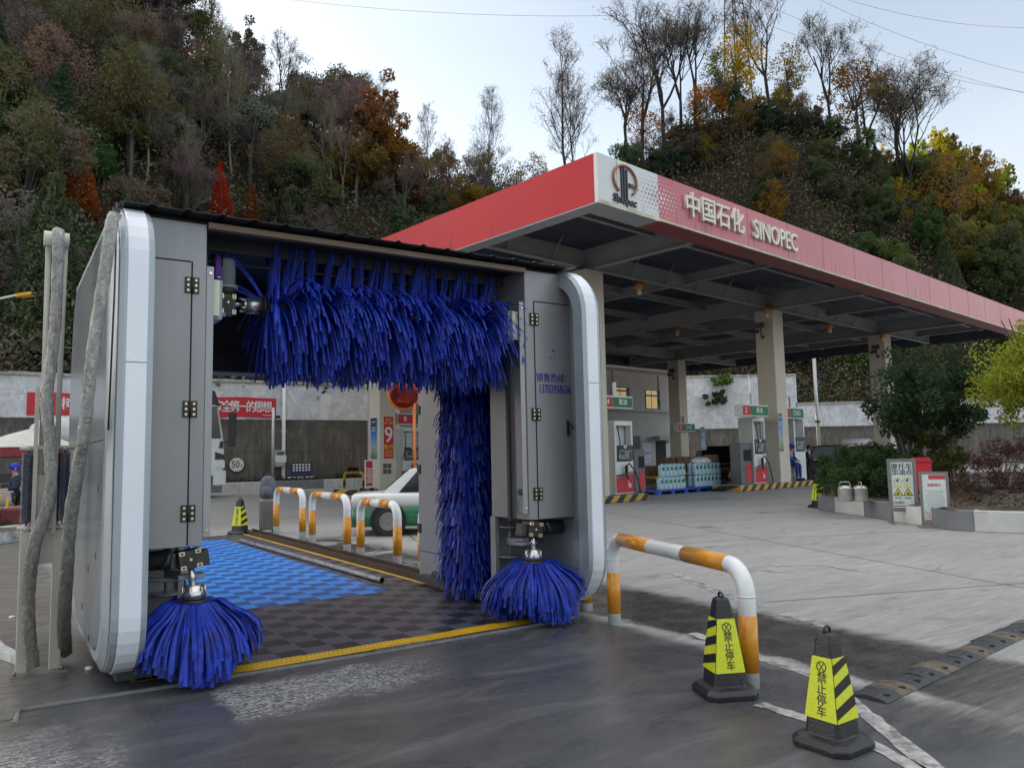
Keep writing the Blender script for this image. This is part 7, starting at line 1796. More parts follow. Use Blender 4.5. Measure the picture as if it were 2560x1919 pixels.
# ---------------------------------------------------------------- vegetation
def leaf_mat():
    g = NT('foliage'); oi = g.n('ObjectInfo'); geo = g.n('NewGeometry'); co = geo.outputs['Position']
    n = g.noise(co, 0.9, 4, 0.6); n2 = g.noise(co, 5.0, 3, 0.7)
    v = g.math('ADD', 0.75, g.math('MULTIPLY', n, 0.9)); v = g.math('MULTIPLY', v, g.math('ADD', 0.5, n2))
    hs = g.n('HueSaturation'); g.l(oi.outputs['Color'], hs.inputs['Color']); g.l(v, hs.inputs['Value'])
    g.l(g.math('ADD', 0.475, g.math('MULTIPLY', n2, 0.05)), hs.inputs['Hue'])
    g.t.nodes.remove(g.b); out = [x for x in g.t.nodes if x.type == 'OUTPUT_MATERIAL'][0]
    d = g.n('BsdfDiffuse'); tr = g.n('BsdfTranslucent'); gl = g.n('BsdfGlossy'); gl.inputs['Roughness'].default_value = 0.45
    g.l(hs.outputs[0], d.inputs['Color']); g.l(hs.outputs[0], tr.inputs['Color'])
    m1 = g.n('MixShader'); m1.inputs[0].default_value = 0.42; g.l(d.outputs[0], m1.inputs[1]); g.l(tr.outputs[0], m1.inputs[2])
    m2 = g.n('MixShader'); m2.inputs[0].default_value = 0.015; g.l(m1.outputs[0], m2.inputs[1]); g.l(gl.outputs[0], m2.inputs[2]); g.l(m2.outputs[0], out.inputs[0]); return g.m
LEAF = leaf_mat()
def bark_mat():
    g = NT('bark'); oi = g.n('ObjectInfo'); n = g.noise(g.mapping(g.coord(), (4, 4, .8)), 2.0, 5, .7)
    k = g.mix(n, (0.05, 0.045, 0.04), (0.17, 0.155, 0.14)); hs = g.mix(1.0, k, oi.outputs['Color'], 'MULTIPLY'); g.l(hs, g.b.inputs['Base Color']); g.b.inputs['Roughness'].default_value = .9; return g.m
BARK = bark_mat()
def np_mesh(name, verts, quads, m_):
    me = bpy.data.meshes.new(name); nv, nq = len(verts), len(quads); me.vertices.add(nv); me.vertices.foreach_set('co', np.asarray(verts, np.float32).ravel())
    k = quads.shape[1]; me.loops.add(nq * k); me.loops.foreach_set('vertex_index', np.asarray(quads, np.int32).ravel()); me.polygons.add(nq); me.polygons.foreach_set('loop_start', np.arange(0, nq * k, k, dtype=np.int32)); me.polygons.foreach_set('loop_total', np.full(nq, k, np.int32)); me.update(); me.materials.append(m_); return me
def leaves(P, size, seed, asp=0.5, droop=0.0, outward=None):
    """one folded leaf or leaf spray (quad) at every point"""
    r = np.random.RandomState(seed); n = len(P); s = size * r.uniform(.6, 1.35, n)[:, None]
    a = r.normal(size=(n, 3)); a[:, 2] -= droop
    if outward is not None: a += outward * 1.1
    a /= np.linalg.norm(a, axis=1)[:, None] + 1e-9
    b = np.cross(a, r.normal(size=(n, 3))); b /= np.linalg.norm(b, axis=1)[:, None] + 1e-9
    v = np.stack([P - a * s * .5, P + b * s * asp * .5, P + a * s * .5, P - b * s * asp * .5], 1).reshape(-1, 3)
    return v, np.arange(4 * n).reshape(n, 4)
def crown_pts(n, clumps, seed, rad, cz, cs=0.26, shell=0.75, flat=1.0):
    """clump centres through an ellipsoid, leaves scattered round each clump"""
    r = np.random.RandomState(seed); d = r.normal(size=(clumps, 3)); d /= np.linalg.norm(d, axis=1)[:, None]
    q = r.uniform(shell ** 3, 1.0, clumps) ** (1 / 3.); q[: clumps // 4] *= r.uniform(.3, .9, clumps // 4)
    c = d * q[:, None] * np.array(rad) * r.uniform(.8, 1.12, clumps)[:, None]
    w = r.uniform(.5, 1.6, clumps); w /= w.sum(); idx = r.choice(clumps, n, p=w); cr = r.uniform(.6, 1.4, clumps) * cs * min(rad)
    off = r.normal(size=(n, 3)); off /= np.linalg.norm(off, axis=1)[:, None]; off *= (r.uniform(0.25, 1, n) ** .6)[:, None] * cr[idx][:, None]; off[:, 2] *= flat
    P = c[idx] + off; P[:, 2] += cz; return P, c + np.array([0, 0, cz])
def branchy(m, p, d, L, r, lev, q, kids=(3, 4), up=0.25, spread=0.6, shrink=0.62, twig=0.012, tips=None):
    n = 4 if lev > 1 else 3; pts = [p.copy()]; dd = d.copy(); c = p.copy()
    for k in range(n):
        dd = (dd + Vector((q.gauss(0, .10), q.gauss(0, .10), q.gauss(0, .05) + up * .22))).normalized(); c = c + dd * (L / n); pts.append(c.copy())
    r1 = max(twig * .6, r * .5); m.tube(pts, [r + (r1 - r) * k / n for k in range(n + 1)], 5 if lev > 2 else 3, cap=False)
    if lev == 0:
        if tips is not None: tips.append(c.copy())
        return
    for k in range(q.randint(*kids)):
        f = q.uniform(.35, 1.0); i = min(n - 1, int(f * n)); b = pts[i].lerp(pts[i + 1], f * n - i)
        a = Vector((q.gauss(0, 1), q.gauss(0, 1), q.gauss(0, .5))); a = (a - dd * a.dot(dd)).normalized()
        nd = (dd * (1 - spread * .45) + a * spread * q.uniform(.6, 1.2) + Vector((0, 0, up * .4))).normalized()
        branchy(m, b, nd, L * shrink * q.uniform(.75, 1.15), max(twig, r * .5), lev - 1, q, kids, up, spread, shrink, twig, tips)
    if tips is not None: tips.append(c.copy())
def new_tree(name, label, group, trunk_mb, crown, col, bark=(1, 1, 1), cat='tree'):
    t = thing(name, label, cat, (0, 0, -500), 0, group)
    if trunk_mb is not None:
        o = trunk_mb.build('trunk', BARK, t); o.color = (*bark, 1)
    if crown is not None:
        me = np_mesh('crown', crown[0], crown[1], LEAF); c = bpy.data.objects.new('crown', me); COL.objects.link(c); c.parent = t; c.color = (*col, 1)
    return t
PROTO = {}
def bare_proto(key, seed, h, kids, up, spread, lev=4, r=.11, tall=False):
    q = random.Random(seed); m = MB(); tips = []
    if tall:      # single straight leader with steep side limbs
        pts = [Vector((0, 0, -1))]; c = Vector((0, 0, 0)); n = 9
        for k in range(n + 1): pts.append(Vector((q.gauss(0, .05) + .04 * k, q.gauss(0, .05), h * k / n)))
        m.tube(pts, [r * 1.1] + [r * (1 - .9 * k / n) for k in range(n + 1)], 6, cap=False)
        for k in range(34):
            f = .22 + .76 * k / 34; p = Vector((.04 * f * n, 0, h * f)); a = q.uniform(0, 6.28); nd = Vector((math.cos(a) * .62, math.sin(a) * .62, 1)).normalized()
            branchy(m, p, nd, h * .30 * (1.05 - f * .8), r * .34 * (1.1 - f), 2, q, (3, 4), .32, .5, .55, .010, tips)
    else:
        base = Vector((0, 0, -1)); fk = q.randint(2, 3); top = Vector((q.gauss(0, .2), q.gauss(0, .2), h * .24)); m.tube([base, Vector((0, 0, .2)), top], [r * 1.25, r, r * .85], 6, cap=False)
        for k in range(fk):
            a = 6.28 * k / fk + q.uniform(-.5, .5); nd = Vector((math.cos(a) * spread * .55, math.sin(a) * spread * .55, 1)).normalized(); branchy(m, top, nd, h * .36, r * .7, lev, q, kids, up, spread, .62, .011, tips)
    crown = None
    # the finest twigs and last leaves, part of the crown
    T = np.array([[p.x, p.y, p.z] for p in tips]); rr = np.random.RandomState(seed); n = len(T) * 3
    P = T[rr.randint(0, len(T), n)] + rr.normal(size=(n, 3)) * .16; crown = leaves(P, .42, seed, .055, 0.0)
    PROTO[key] = ('bare_tree', m, crown)
def leafy_proto(key, seed, rad, cz, n, clumps, size, asp=.5, cs=.26, h=None, droop=0., conifer=False):
    q = random.Random(seed); m = MB(); H_ = cz
    m.tube([Vector((0, 0, -1.2)), Vector((q.gauss(0, .1), q.gauss(0, .1), H_ * .5)), Vector((q.gauss(0, .15), q.gauss(0, .15), cz + rad[2] * .5))], [.16, .12, .03], 6, cap=False)
    if conifer:
        r = np.random.RandomState(seed); z = r.uniform(0, 1, n) ** 1.25; a = np.round(r.uniform(0, 1, n) * 9) / 9 * 6.283 + r.normal(0, .22, n) + np.floor(z * 11) * 1.1; w = rad[0] * (1 - z) ** .85 * r.uniform(.25, 1.05, n) ** .6; zz = cz - rad[2] + 2 * rad[2] * (z + r.normal(0, .012, n)) - w * .18
        P = np.stack([np.cos(a) * w, np.sin(a) * w, zz], 1)
    else:
        P, C = crown_pts(n, clumps, seed, rad, cz, cs)
        for k in range(0, clumps, 2): c = Vector(C[k]); m.tube([Vector((0, 0, max(.3, min(c.z - .6, cz - rad[2] * .3)))), Vector((c.x * .5, c.y * .5, (c.z + cz - rad[2] * .4) / 2)), c], [.055, .035, .012], 4, cap=False)
    PROTO[key] = ('leafy_tree' if not conifer else 'conifer', m, leaves(P, size, seed + 1, asp, droop))
bare_proto('bare0', 3, 8.5, (3, 4), .30, .62); bare_proto('bare1', 9, 9.5, (3, 4), .38, .5); bare_proto('bare2', 14, 7.5, (3, 5), .22, .75); bare_proto('bare3', 23, 9, (3, 4), .34, .58)
bare_proto('pop0', 5, 11, None, 0, 0, r=.12, tall=True); bare_proto('pop1', 6, 10, None, 0, 0, r=.10, tall=True)
leafy_proto('round0', 31, (2.3, 2.3, 2.1), 4.0, 6460, 46, 0.25); leafy_proto('round1', 32, (2.7, 2.4, 2.6), 4.6, 7480, 52, 0.27); leafy_proto('tall0', 33, (1.7, 1.7, 3.1), 4.8, 6460, 50, 0.25); leafy_proto('thin0', 34, (2.1, 2.1, 2.8), 4.8, 2890, 44, 0.22, cs=.3); leafy_proto('thin1', 35, (2.5, 2.3, 2.4), 4.4, 2550, 40, 0.22, cs=.32)
leafy_proto('con0', 36, (1.9, 1.9, 3.4), 4.0, 7820, 0, 0.27, .28, droop=.7, conifer=True); leafy_proto('con1', 37, (1.5, 1.5, 3.1), 3.7, 6120, 0, 0.25, .26, droop=.9, conifer=True)
leafy_proto('bush0', 38, (1.9, 1.9, 1.2), .8, 4420, 34, 0.22); leafy_proto('bush1', 39, (1.5, 1.6, 1.0), .6, 3400, 28, 0.21, .35)
BASE = {}
def plant(key, p, s, col, label, group, bark=(1, 1, 1), name=None, sz=1.0, rz=None, cat=None):
    q = plant.q
    if key not in BASE:
        nm, mb_, cr = PROTO[key]; BASE[key] = new_tree(nm, label, group, mb_, cr, col, bark); o = BASE[key]
    else: o = dup(BASE[key], label)
    if key.startswith('bush'): o.name = 'shrub'; o['category'] = 'shrub'
    if name: o.name = name
    o.location = p; o.scale = (s, s, s * sz); o.rotation_euler = (q.gauss(0, .03), q.gauss(0, .03), q.uniform(0, 6.28) if rz is None else rz); o['group'] = group; o['label'] = label
    for c in o.children:
        if c.name.startswith('crown'): c.color = (*[max(0.004, k * q.uniform(.82, 1.2)) for k in col], 1)
        else: c.color = (*bark, 1)
    return o
plant.q = random.Random(77)
DKG = (0.049, 0.068, 0.035); OLV = (0.133, 0.134, 0.032); BRN = (0.150, 0.105, 0.067); GRY = (0.145, 0.121, 0.101); ORG = (0.339, 0.133, 0.007); RST = (0.326, 0.066, 0.012); YEL_ = (0.399, 0.252, 0.007); GRN = (0.109, 0.188, 0.039); MGR = (0.073, 0.100, 0.044)
def hill_at(px, py, dz=0.0):
    d = ray(px, py); f = d.dot(FWD); qq = d.dot(RGT) / f; e = d.z / f; lo, hi = 0.0, 1.25
    best = None
    for k in range(61):
        t = 1.02 * k / 60; ff, zz = hill_z(qq, t); g_ = abs(EYE + e * ff - zz)
        if best is None or g_ < best[0]: best = (g_, t)
    return hill_pt(qq, best[1]) - UP * .2
def sized(px, pyb, pyt, native):
    p = hill_at(px, pyb); f = p.dot(FWD); return p, (pyb - pyt) * 2560 / 2212 / F_PX * f / native
# --- single trees one can pick out
def hero(key, px, pyb, pyt, native, col, label, group='single trees on the hills', bark=(1, 1, 1), sz=1.0):
    p = hill_at(px, pyb); s = (EYE + pxe(px, pyt) * p.dot(FWD) - p.z) / float(np.percentile(PROTO[key][2][0][:, 2], 99)); return plant(key, p, s, col, label, group, bark, sz=sz)
hero('pop0', 1218, 372, 66, 11, GRY, 'tall leafless poplar with dark trunk rising behind the canopy corner', bark=(.5, .5, .6))
hero('pop1', 1242, 372, 150, 10, GRY, 'shorter slender leafless poplar leaning right of the tall poplar', bark=(.5, .5, .6))
hero('pop1', 1050, 345, 180, 10, GRY, 'slender leafless tree alone on the ridge left of the tall poplar', bark=(.7, .7, .75))
hero('bare1', 1385, 300, 30, 9.5, GRY, 'large leafless tree at the left end of the row on the right hill', bark=(.32, .32, .4)); hero('bare3', 1432, 270, 2, 9, GRY, 'largest leafless tree with forked dark trunk on the right hill', bark=(.3, .3, .4)); hero('bare0', 1500, 235, -10, 8.5, GRY, 'leafless tree with round twiggy head beside the power pylon', bark=(.3, .3, .4)); hero('bare2', 1345, 330, 120, 7.5, GRY, 'low spreading leafless tree at the foot of the row on the right hill', bark=(.35, .35, .42))
hero('bare1', 1470, 250, 20, 9.5, GRY, 'leafless tree between the two largest bare trees on the right hill', bark=(.32, .32, .4))
hero('bare3', 1660, 190, -30, 9, GRY, 'leafless tree standing right of the power pylon', bark=(.35, .35, .42)); hero('bare1', 1790, 190, 30, 9.5, GRY, 'leafless tree on the top of the right hill above the red fascia', bark=(.35, .35, .45)); hero('bare0', 1868, 260, 80, 8.5, GRY, 'leafless tree on the right slope next to the sky', bark=(.35, .35, .45)); hero('bare2', 1925, 320, 130, 7.5, GRY, 'leaning leafless tree halfway down the right slope', bark=(.35, .35, .45)); hero('bare3', 1960, 350, 180, 9, GRY, 'lowest leafless tree on the right slope before the sunlit hill', bark=(.35, .35, .45))
hero('thin0', 1590, 200, 55, 7.9, YEL_, 'yellow leaved tree in front of the power pylon'); hero('thin0', 1560, 220, 110, 7.6, OLV, 'thin olive tree left of the yellow tree by the pylon'); hero('thin1', 1525, 300, 190, 7.2, (0.269, 0.124, 0.007), 'broad ochre tree below the row of bare trees'); hero('thin1', 1385, 350, 235, 6.8, ORG, 'orange brown tree just above the white canopy corner'); hero('thin0', 1700, 200, 95, 7.6, (0.205, 0.112, 0.007), 'thin golden brown tree on the crest of the right hill'); hero('thin1', 1845, 250, 150, 6.8, (0.184, 0.100, 0.007), 'thin golden brown tree on the right slope')
hero('con0', 172, 470, 305, 7.4, RST, 'rust red conifer on the left hillside above the gantry', bark=(2.2, 1.9, 1.6)); hero('con1', 478, 480, 350, 6.8, (0.301, 0.030, 0.007), 'bright rust red conifer above the gantry roof'); hero('con0', 540, 490, 400, 7.4, (0.211, 0.050, 0.008), 'smaller rust red conifer behind the gantry roof')
hero('tall0', 812, 400, 168, 7.9, (0.20, 0.115, 0.038), 'orange leaved tree with pointed top on the ridge'); hero('round1', 850, 430, 270, 7.2, (0.173, 0.100, 0.011), 'broad golden brown tree below the orange ridge tree'); hero('round0', 770, 440, 300, 6.1, (0.141, 0.081, 0.020), 'round brown tree left of the golden brown tree')
hero('round1', 175, 360, 255, 7.2, GRN, 'pale green bamboo clump above the rust red conifer'); hero('tall0', 225, 420, 300, 7.9, (0.060, 0.120, 0.033), 'drooping green bamboo beside the rust red conifer'); hero('pop0', 318, 385, 90, 11, GRY, 'tall leafless tree with pale trunk on the left hillside', bark=(2.0, 1.7, 1.4)); hero('pop1', 498, 380, 60, 10, GRY, 'leafless tree with pale leaning trunk on the left hillside', bark=(2.0, 1.7, 1.4)); hero('pop1', 712, 420, 200, 10, GRY, 'pale stemmed leafless tree below the ridge', bark=(2.6, 2.1, 1.8)); hero('bare2', 655, 470, 330, 7.5, GRY, 'pale arching leafless bush tree above the gantry roof', bark=(2.6, 2.1, 1.8)); hero('bare1', 740, 440, 270, 9.5, GRY, 'pale branched leafless tree above the red fascia end', bark=(2.4, 2.0, 1.7))
hero('bare1', 350, 110, -90, 9.5, GRY, 'dark leafless tree on the skyline at the upper left', bark=(.4, .4, .45))
GLD = (0.22, 0.155, 0.03)
hero('thin1', 2075, 540, 335, 7.6, GLD, 'large golden tree on the right slope below the sunlit hill'); hero('round1', 2015, 470, 340, 7.2, (0.16, 0.125, 0.04), 'dull golden tree left of the large golden tree on the right slope'); hero('round0', 2090, 600, 470, 7.2, (0.19, 0.15, 0.03), 'low golden tree just above the end of the red fascia')
# --- the woods
KEEP = [(105, 250, .55), (410, 590, .45), (285, 350, .5), (690, 870, .6), (2000, 2120, .4)]     # sight lines kept open to the single trees
def woods(n, px0, px1, t0, t1, kinds, label, group, smin=.8, smax=1.25, seed=1):
    q = random.Random(seed); plant.q = random.Random(seed * 7)
    for k in range(n):
        for _try in range(12):
            px_ = q.uniform(px0, px1); t = q.uniform(t0, t1)
            if not any(a < px_ < b and t < th_ for a, b, th_ in KEEP): break
        qq = pxq(px_); p = hill_pt(qq, t); p.z -= .3
        key, col, bk, nm = q.choice(kinds); s = q.uniform(smin, smax) * 1.18
        plant(key, p, s, col, label % nm, group, bk)
G1, G2, G3 = 'trees in the woods on the left hill', 'trees on the right hill', 'sunlit trees on the far hill'
PB = (.75, .7, .68); DB = (.45, .45, .5)
LB = [('bare0', GRY, PB, 'leafless grey'), ('bare1', GRY, DB, 'leafless grey'), ('bare2', GRY, PB, 'leafless grey'), ('bare3', BRN, PB, 'leafless grey'), ('pop1', GRY, (1.5, 1.3, 1.15), 'leafless grey')]
LT = [('thin0', BRN, PB, 'thin brown leaved'), ('thin1', GRY, PB, 'thin brown leaved'), ('thin0', (0.097, 0.080, 0.029), PB, 'thin brown leaved')]
LD = [('round0', DKG, DB, 'dark evergreen'), ('round1', MGR, DB, 'dark evergreen'), ('tall0', DKG, DB, 'dark evergreen')]
woods(34, -60, 560, .30, 1.0, LB + LT, '%s tree among the woods on the upper left hillside', G1, .85, 1.3, 2)
woods(40, -40, 900, .12, .9, LT + LT + LB[:3] + [('round1', (0.119, 0.097, 0.059), PB, 'thin brown leaved'), ('tall0', (0.088, 0.088, 0.043), DB, 'dark evergreen')], '%s tree filling the middle of the left hillside', G1, .9, 1.35, 22)
woods(26, 520, 1120, .50, 1.0, LB + LT, '%s tree on the ridge between the left hill and the canopy', G1, .65, 1.0, 3)
woods(18, -60, 820, .86, 1.02, LB + LD, '%s tree along the skyline of the left hill', G1, .6, .95, 4)
woods(20, -80, 420, .02, .42, [('con0', DKG, DB, 'dark green conifer'), ('con1', (0.039, 0.050, 0.030), DB, 'dark green conifer'), ('con0', MGR, DB, 'dark green conifer')] + LD[:1], '%s tree low on the left hillside behind the wall', G1, .95, 1.35, 5)
woods(30, 250, 820, .05, .6, LD + LT + LB[:3], '%s tree on the lower slope behind the gantry roof', G1, .75, 1.1, 6)
woods(22, 820, 1180, .2, .95, [('round0', OLV, DB, 'olive green'), ('round1', (0.150, 0.109, 0.012), DB, 'golden olive'), ('thin0', (0.162, 0.101, 0.012), PB, 'golden olive'), ('tall0', MGR, DB, 'olive green')], '%s tree on the slope left of the canopy corner', G1, .65, 1.0, 7)
woods(16, 1120, 1420, .35, 1.0, [('bare2', GRY, DB, 'leafless grey'), ('thin1', (0.085, 0.092, 0.029), DB, 'sparse green'), ('round0', MGR, DB, 'dark green')], '%s tree on the saddle behind the canopy corner', G2, .5, .8, 8)
woods(66, 1380, 1960, .1, .97, [('round0', (0.075, 0.066, 0.042), DB, 'grey brown'), ('round1', MGR, DB, 'dark green'), ('thin1', (0.120, 0.091, 0.043), PB, 'grey brown'), ('bush0', (0.085, 0.073, 0.049), DB, 'grey brown'), ('round0', DKG, DB, 'dark green'), ('thin0', (0.183, 0.110, 0.009), PB, 'ochre')], '%s tree on the right hill above the fascia', G2, .55, .85, 9)
woods(14, 1400, 1800, .80, 1.0, [('thin0', (0.183, 0.115, 0.007), DB, 'ochre'), ('bare0', GRY, DB, 'leafless grey'), ('bare2', GRY, DB, 'leafless grey')], '%s tree along the top of the right hill', G2, .5, .8, 10)
woods(40, 1850, 2420, .05, .98, [('round1', MGR, DB, 'dark green'), ('tall0', (0.066, 0.095, 0.027), DB, 'dark green'), ('thin0', (0.203, 0.126, 0.007), DB, 'golden'), ('round0', (0.094, 0.118, 0.021), DB, 'olive green'), ('con0', MGR, DB, 'dark green')], '%s tree on the right slope below the sunlit hill', G2, .7, 1.05, 11)
q = random.Random(40); plant.q = random.Random(41)
for k in range(64):
    qq = pxq(q.uniform(1860, 2330)); t = q.uniform(.5, 1.0); p = far_pt(qq, t); p.z -= .4
    key = q.choice(['tall0', 'round1', 'con0', 'tall0', 'thin0']); col = q.choice([(0.199, 0.183, 0.007), (0.249, 0.233, 0.007), (0.122, 0.122, 0.008), (0.137, 0.092, 0.024)])
    plant(key, p, q.uniform(1.15, 1.6), col, 'yellow green tree catching sunlight on the far right hill', G3, PB)
# --- undergrowth on the hills: one mass nobody could count
r = np.random.RandomState(5); pts = []; N = 170000
qa = r.uniform(-.72, .85, N); ta = r.uniform(0, 1.02, N) ** 1.0
vals = np.array([hill_pt(a, b) for a, b in zip(qa, ta)]); vals[:, 2] += np.abs(r.normal(0, 1.5, N)); vals[:, :2] += r.normal(0, .4, (N, 2))
fv = np.array([far_pt(a, b) for a, b in zip(r.uniform(.3, .85, 16000), r.uniform(.3, 1.02, 16000))]); fv[:, 2] += np.abs(r.normal(0, 2.2, 16000))
uv_, uq_ = leaves(np.concatenate([vals, fv]), np.concatenate([np.full(N, .40), np.full(16000, .9)])[:, None], 6, .42)
def ug_mat():
    g = NT('undergrowth_leaves'); geo = g.n('NewGeometry'); co = geo.outputs['Position']; n = g.noise(co, .16, 6, .7, .6); n2 = g.noise(co, 2.4, 4, .7)
    k = g.ramp(n, [(0.28, (0.044, 0.056, 0.032)), (0.42, (0.087, 0.084, 0.052)), (0.52, (0.132, 0.106, 0.070)), (0.62, (0.090, 0.110, 0.039)), (0.76, (0.228, 0.150, 0.024))])
    k = g.mix(1.0, k, g.ramp(n2, [(0.3, (0.4,) * 3), (0.7, (1.5,) * 3)]), 'MULTIPLY'); g.l(k, g.b.inputs['Base Color']); g.b.inputs['Roughness'].default_value = .8; g.b.inputs['Specular IOR Level'].default_value = .2; return g.m
o = bpy.data.objects.new('undergrowth', np_mesh('undergrowth', uv_, uq_, ug_mat())); COL.objects.link(o); o['kind'] = 'stuff'; o['label'] = 'tangled brown and green undergrowth covering the wooded hills'
# ---------------------------------------------------------------- planter trees and shrubs
def near_tree(name, label, loc, trunk, P, size, asp, col, bark, seed, droop=.2, cat='tree'):
    t = thing(name, label, cat, loc)
    if trunk is not None: o = trunk.build('trunk', BARK, t); o.color = (*bark, 1)
    v, f_ = leaves(P, size, seed, asp, droop); c = bpy.data.objects.new('crown', np_mesh('crown', v, f_, LEAF)); COL.objects.link(c); c.parent = t; c.color = (*col, 1); return t
def local(px, py, f, o): return dep(px, py, f) - o
q = random.Random(15); f_ = 20.6; b0 = dep(1975, 1060, f_); b0.z = .4; m = MB(); cc = local(2000, 858, f_, b0)
for (px, py) in ((1905, 850), (1950, 830), (2010, 820), (2070, 850), (1985, 880), (2110, 870), (1930, 900)):
    e = local(px, py, f_ + q.uniform(-.8, .8), b0); e = Vector(e); mid = Vector((e.x * .25, e.y * .25, .55 + .35 * q.random())); m.tube([Vector((q.gauss(0, .07), q.gauss(0, .07), -.2)), mid, e.lerp(mid, .45) + UP * .15, e], [.075, .06, .04, .012], 7, cap=False)
    for k in range(5):
        s_ = e.lerp(mid, q.uniform(.05, .6)); m.tube([s_, s_ + Vector((q.gauss(0, .45), q.gauss(0, .45), q.uniform(.1, .6)))], [.018, .006], 4, cap=False)
P, C = crown_pts(15000, 110, 51, (1.45, 1.45, 1.28), cc.z, .23, .78); P[:, 0] += cc.x; P[:, 1] += cc.y
near_tree('leafy_tree', 'dark glossy round headed evergreen tree in the planter', b0, m, P, .125, .40, (0.034, 0.060, 0.026), (.6, .55, .5), 52)
f_ = 17.6; b0 = dep(2262, 1060, f_); b0.z = .4; m = MB(); cc = local(2225, 815, f_, b0); m.tube([Vector((0, 0, -.3)), Vector((.05, 0, .8)), Vector(cc)], [.11, .09, .04], 8, cap=False)
for k in range(12): e = Vector(cc) + Vector((q.gauss(0, .6), q.gauss(0, .6), q.gauss(.1, .5))); m.tube([Vector((.05, 0, .9)), Vector(cc).lerp(e, .4), e], [.04, .03, .01], 5, cap=False)
P, C = crown_pts(15000, 90, 61, (.98, 1.2, 1.15), cc.z, .30, .6); P[:, 0] += cc.x; P[:, 1] += cc.y
near_tree('leafy_tree', 'bright yellow green camphor tree at the right edge of the planter', b0, m, P, .10, .42, (0.24, 0.27, 0.028), (1, .9, .7), 62)
SHR = [('dense round dark green bush at the left end of the planter', 1835, 1025, 20.2, (1.05, .8, .78), (0.040, 0.082, 0.024), 8500, .085, 71), ('dark green bush behind the tall sign board', 1945, 1025, 19.4, (.85, .7, .78), (0.032, 0.060, 0.022), 6500, .085, 72), ('olive bush under the round headed tree', 2030, 985, 20.0, (.85, .7, .60), (0.085, 0.090, 0.026), 4200, .085, 73), ('dull red leaved shrub at the right of the planter', 2165, 1020, 18.2, (1.0, .8, .85), (0.095, 0.036, 0.042), 6500, .06, 74), ('brown twiggy shrub beside the small notice board', 2085, 1060, 18.0, (.75, .6, .5), (0.080, 0.056, 0.038), 3200, .06, 75), ('dull red shrub at the right edge below the camphor tree', 2240, 1045, 17.2, (.7, .6, .62), (0.085, 0.040, 0.038), 3800, .06, 76), ('low dark bush between the black cars and the planter tree', 1890, 1000, 21.5, (1.0, .8, .6), (0.036, 0.062, 0.024), 4800, .09, 77), ('dry brown groundcover shrub below the red leaved shrub', 2150, 1085, 16.9, (.95, .4, .30), (0.050, 0.038, 0.024), 2400, .07, 78)]
for (lb, px, py, f_, rad, col, n, sz_, sd_) in SHR:
    c_ = dep(px, py, f_); b0 = Vector((c_.x, c_.y, .4)); P, C = crown_pts(n, 46, sd_, rad, c_.z - .4, .26, .6); P = P[P[:, 2] > -.02]; m = MB(); q = random.Random(sd_)
    for k in range(26): e = Vector(C[k % len(C)]); e.z = max(.1, e.z); m.tube([Vector((q.gauss(0, .1), q.gauss(0, .1), -.1)), e * .5 + Vector((q.gauss(0, .05), q.gauss(0, .05), .08)), e * q.uniform(.95, 1.15)], [.016, .011, .004], 4, cap=False)
    t = near_tree('shrub', lb, b0, m, P, sz_, .42, col, (.8, .7, .6), sd_ + 1, 0, 'shrub'); t['group'] = 'shrubs in the planter'
# dead leaves and weeds on the bed, grass tufts at the wall foot
r = np.random.RandomState(8); P = []
for k in range(2600):
    a = r.uniform(0, 1); p = at_len(a * tot) + Vector((0, 0, 0)); d_ = (cen_ - p).normalized() * r.uniform(.3, 3.2); P.append((p.x + d_.x, p.y + d_.y, .42 + r.uniform(0, .22)))
o = bpy.data.objects.new('leaf_litter', np_mesh('leaf_litter', *leaves(np.array(P), .10, 9, .4), LEAF)); COL.objects.link(o); o.color = (0.075, 0.052, 0.030, 1); o['kind'] = 'stuff'; o['label'] = 'dry leaves and weeds scattered over the planter soil'
P = np.stack([r.uniform(-20, 20, 3500), r.uniform(43.9, 46.4, 3500), .42 + np.abs(r.normal(0, .12, 3500))], 1)
o = bpy.data.objects.new('grass', np_mesh('grass', *leaves(P, .28, 10, .25), LEAF)); COL.objects.link(o); o.color = (0.035, 0.042, 0.018, 1); o['kind'] = 'stuff'; o['label'] = 'patchy grass and weeds along the foot of the retaining wall'
P = []
for k in range(700): u_ = r.uniform(0, 1); p = gp(-60, 1184).lerp(gp(62, 1166), u_); P.append((p.x + r.uniform(-.1, .1), p.y + r.uniform(.3, 2.6), .36 + abs(r.normal(0, .07))))
o = bpy.data.objects.new('grass', np_mesh('grass', *leaves(np.array(P), .16, 11, .2), LEAF)); COL.objects.link(o); o.color = (0.06, 0.07, 0.025, 1); o['kind'] = 'stuff'; o['label'] = 'rough grass on the earth bed at the left edge'
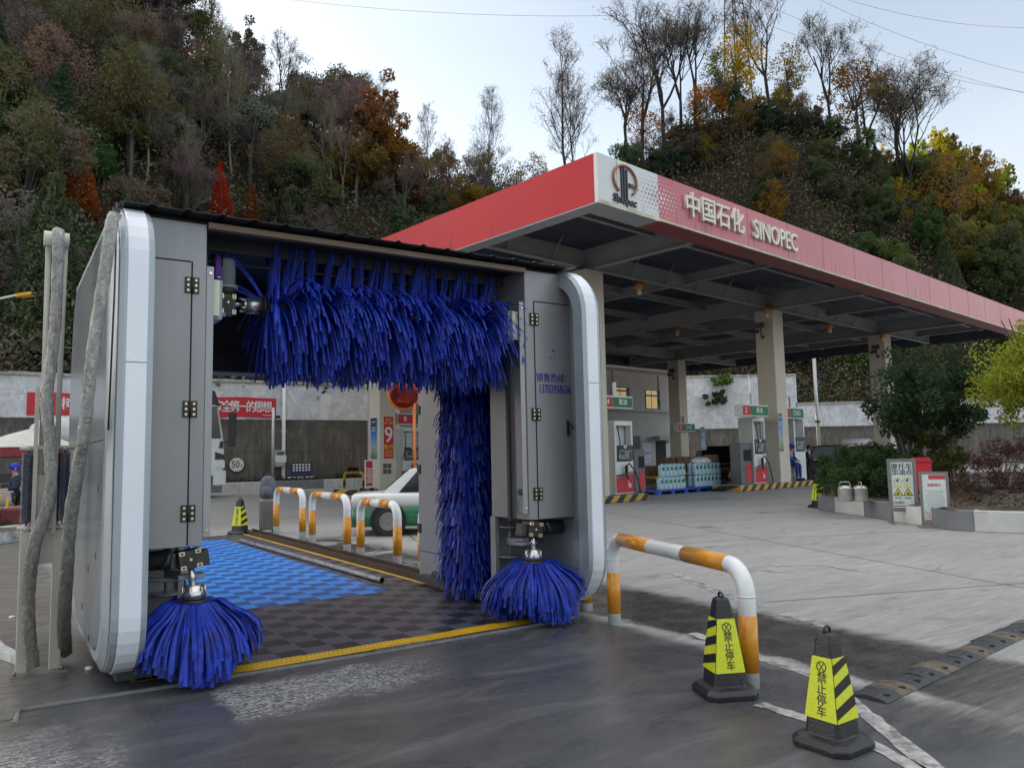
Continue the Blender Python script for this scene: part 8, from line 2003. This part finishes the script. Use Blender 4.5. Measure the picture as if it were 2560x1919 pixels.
# shrubs hanging over the far wall
for (lb, px, py, col, s_) in (('dark shrub growing out of the far wall below its white band', 1548, 862, DKG, .9), ('green shrub hanging over the top of the far wall', 1562, 822, GRN, .62)):
    p = dep(px, py, WF - .6); P, C = crown_pts(1100, 16, 90, (1.5 * s_, .8, 1.3 * s_), 0, .4, .3); t = near_tree('shrub', lb, p, None, P, .3, .42, col, (1, 1, 1), 91, .3, 'shrub'); t['group'] = 'shrubs on the far wall'
# ---------------------------------------------------------------- power pylon and wires
f_ = 118.0; top = dep(1578, -190, f_); bs = dep(1592, 150, f_); py_ = thing('power_pylon', 'steel lattice power pylon rising behind the yellow tree on the right hill', 'pylon', (bs.x, bs.y, bs.z - 6)); hgt = top.z - bs.z + 6; m = MB()
LP_ = []
for k in range(12):
    z = hgt * k / 11; w = 2.3 * (1 - k / 11) + 0.9; LP_.append([Vector((a * w / 2, b * w / 2, z)) for a, b in ((-1, -1), (1, -1), (1, 1), (-1, 1))])
for k in range(11):
    for j in range(4): m.cyl(LP_[k][j], LP_[k + 1][j], .10, 4); m.cyl(LP_[k][j], LP_[k + 1][(j + 1) % 4], .05, 4); m.cyl(LP_[k][(j + 1) % 4], LP_[k + 1][j], .05, 4); m.cyl(LP_[k + 1][j], LP_[k + 1][(j + 1) % 4], .05, 4)
m.build('lattice', mat('pylon_steel', (0.09, 0.07, 0.055), .6, .3, var=.3), py_, loc=None)
WIRE = mat('wire_grey', (0.20, 0.20, 0.21), .5)
for (a_, b_, lb) in (((520, -14), (1364, 33), 'thin power line crossing the pale sky from the top edge to the pylon'), ((1831, 0), (2260, 60), 'topmost power line in the blue sky at the upper right'), ((1771, 0), (2260, 168), 'second power line running down to the right edge'), ((1640, 5), (2260, 212), 'third power line passing behind the bare trees at the right'), ((1660, 55), (2260, 206), 'lowest power line meeting the third one at the right edge')):
    p0, p1 = dep(*a_, 135), dep(*b_, 135); m = MB(); m.tube([p0.lerp(p1, k / 16) - UP * (1.6 * (1 - (2 * k / 16 - 1) ** 2)) + UP * .0 for k in range(17)], .028, 4); tag(m.build('power_line', WIRE), lb, 'cable', 'power lines')
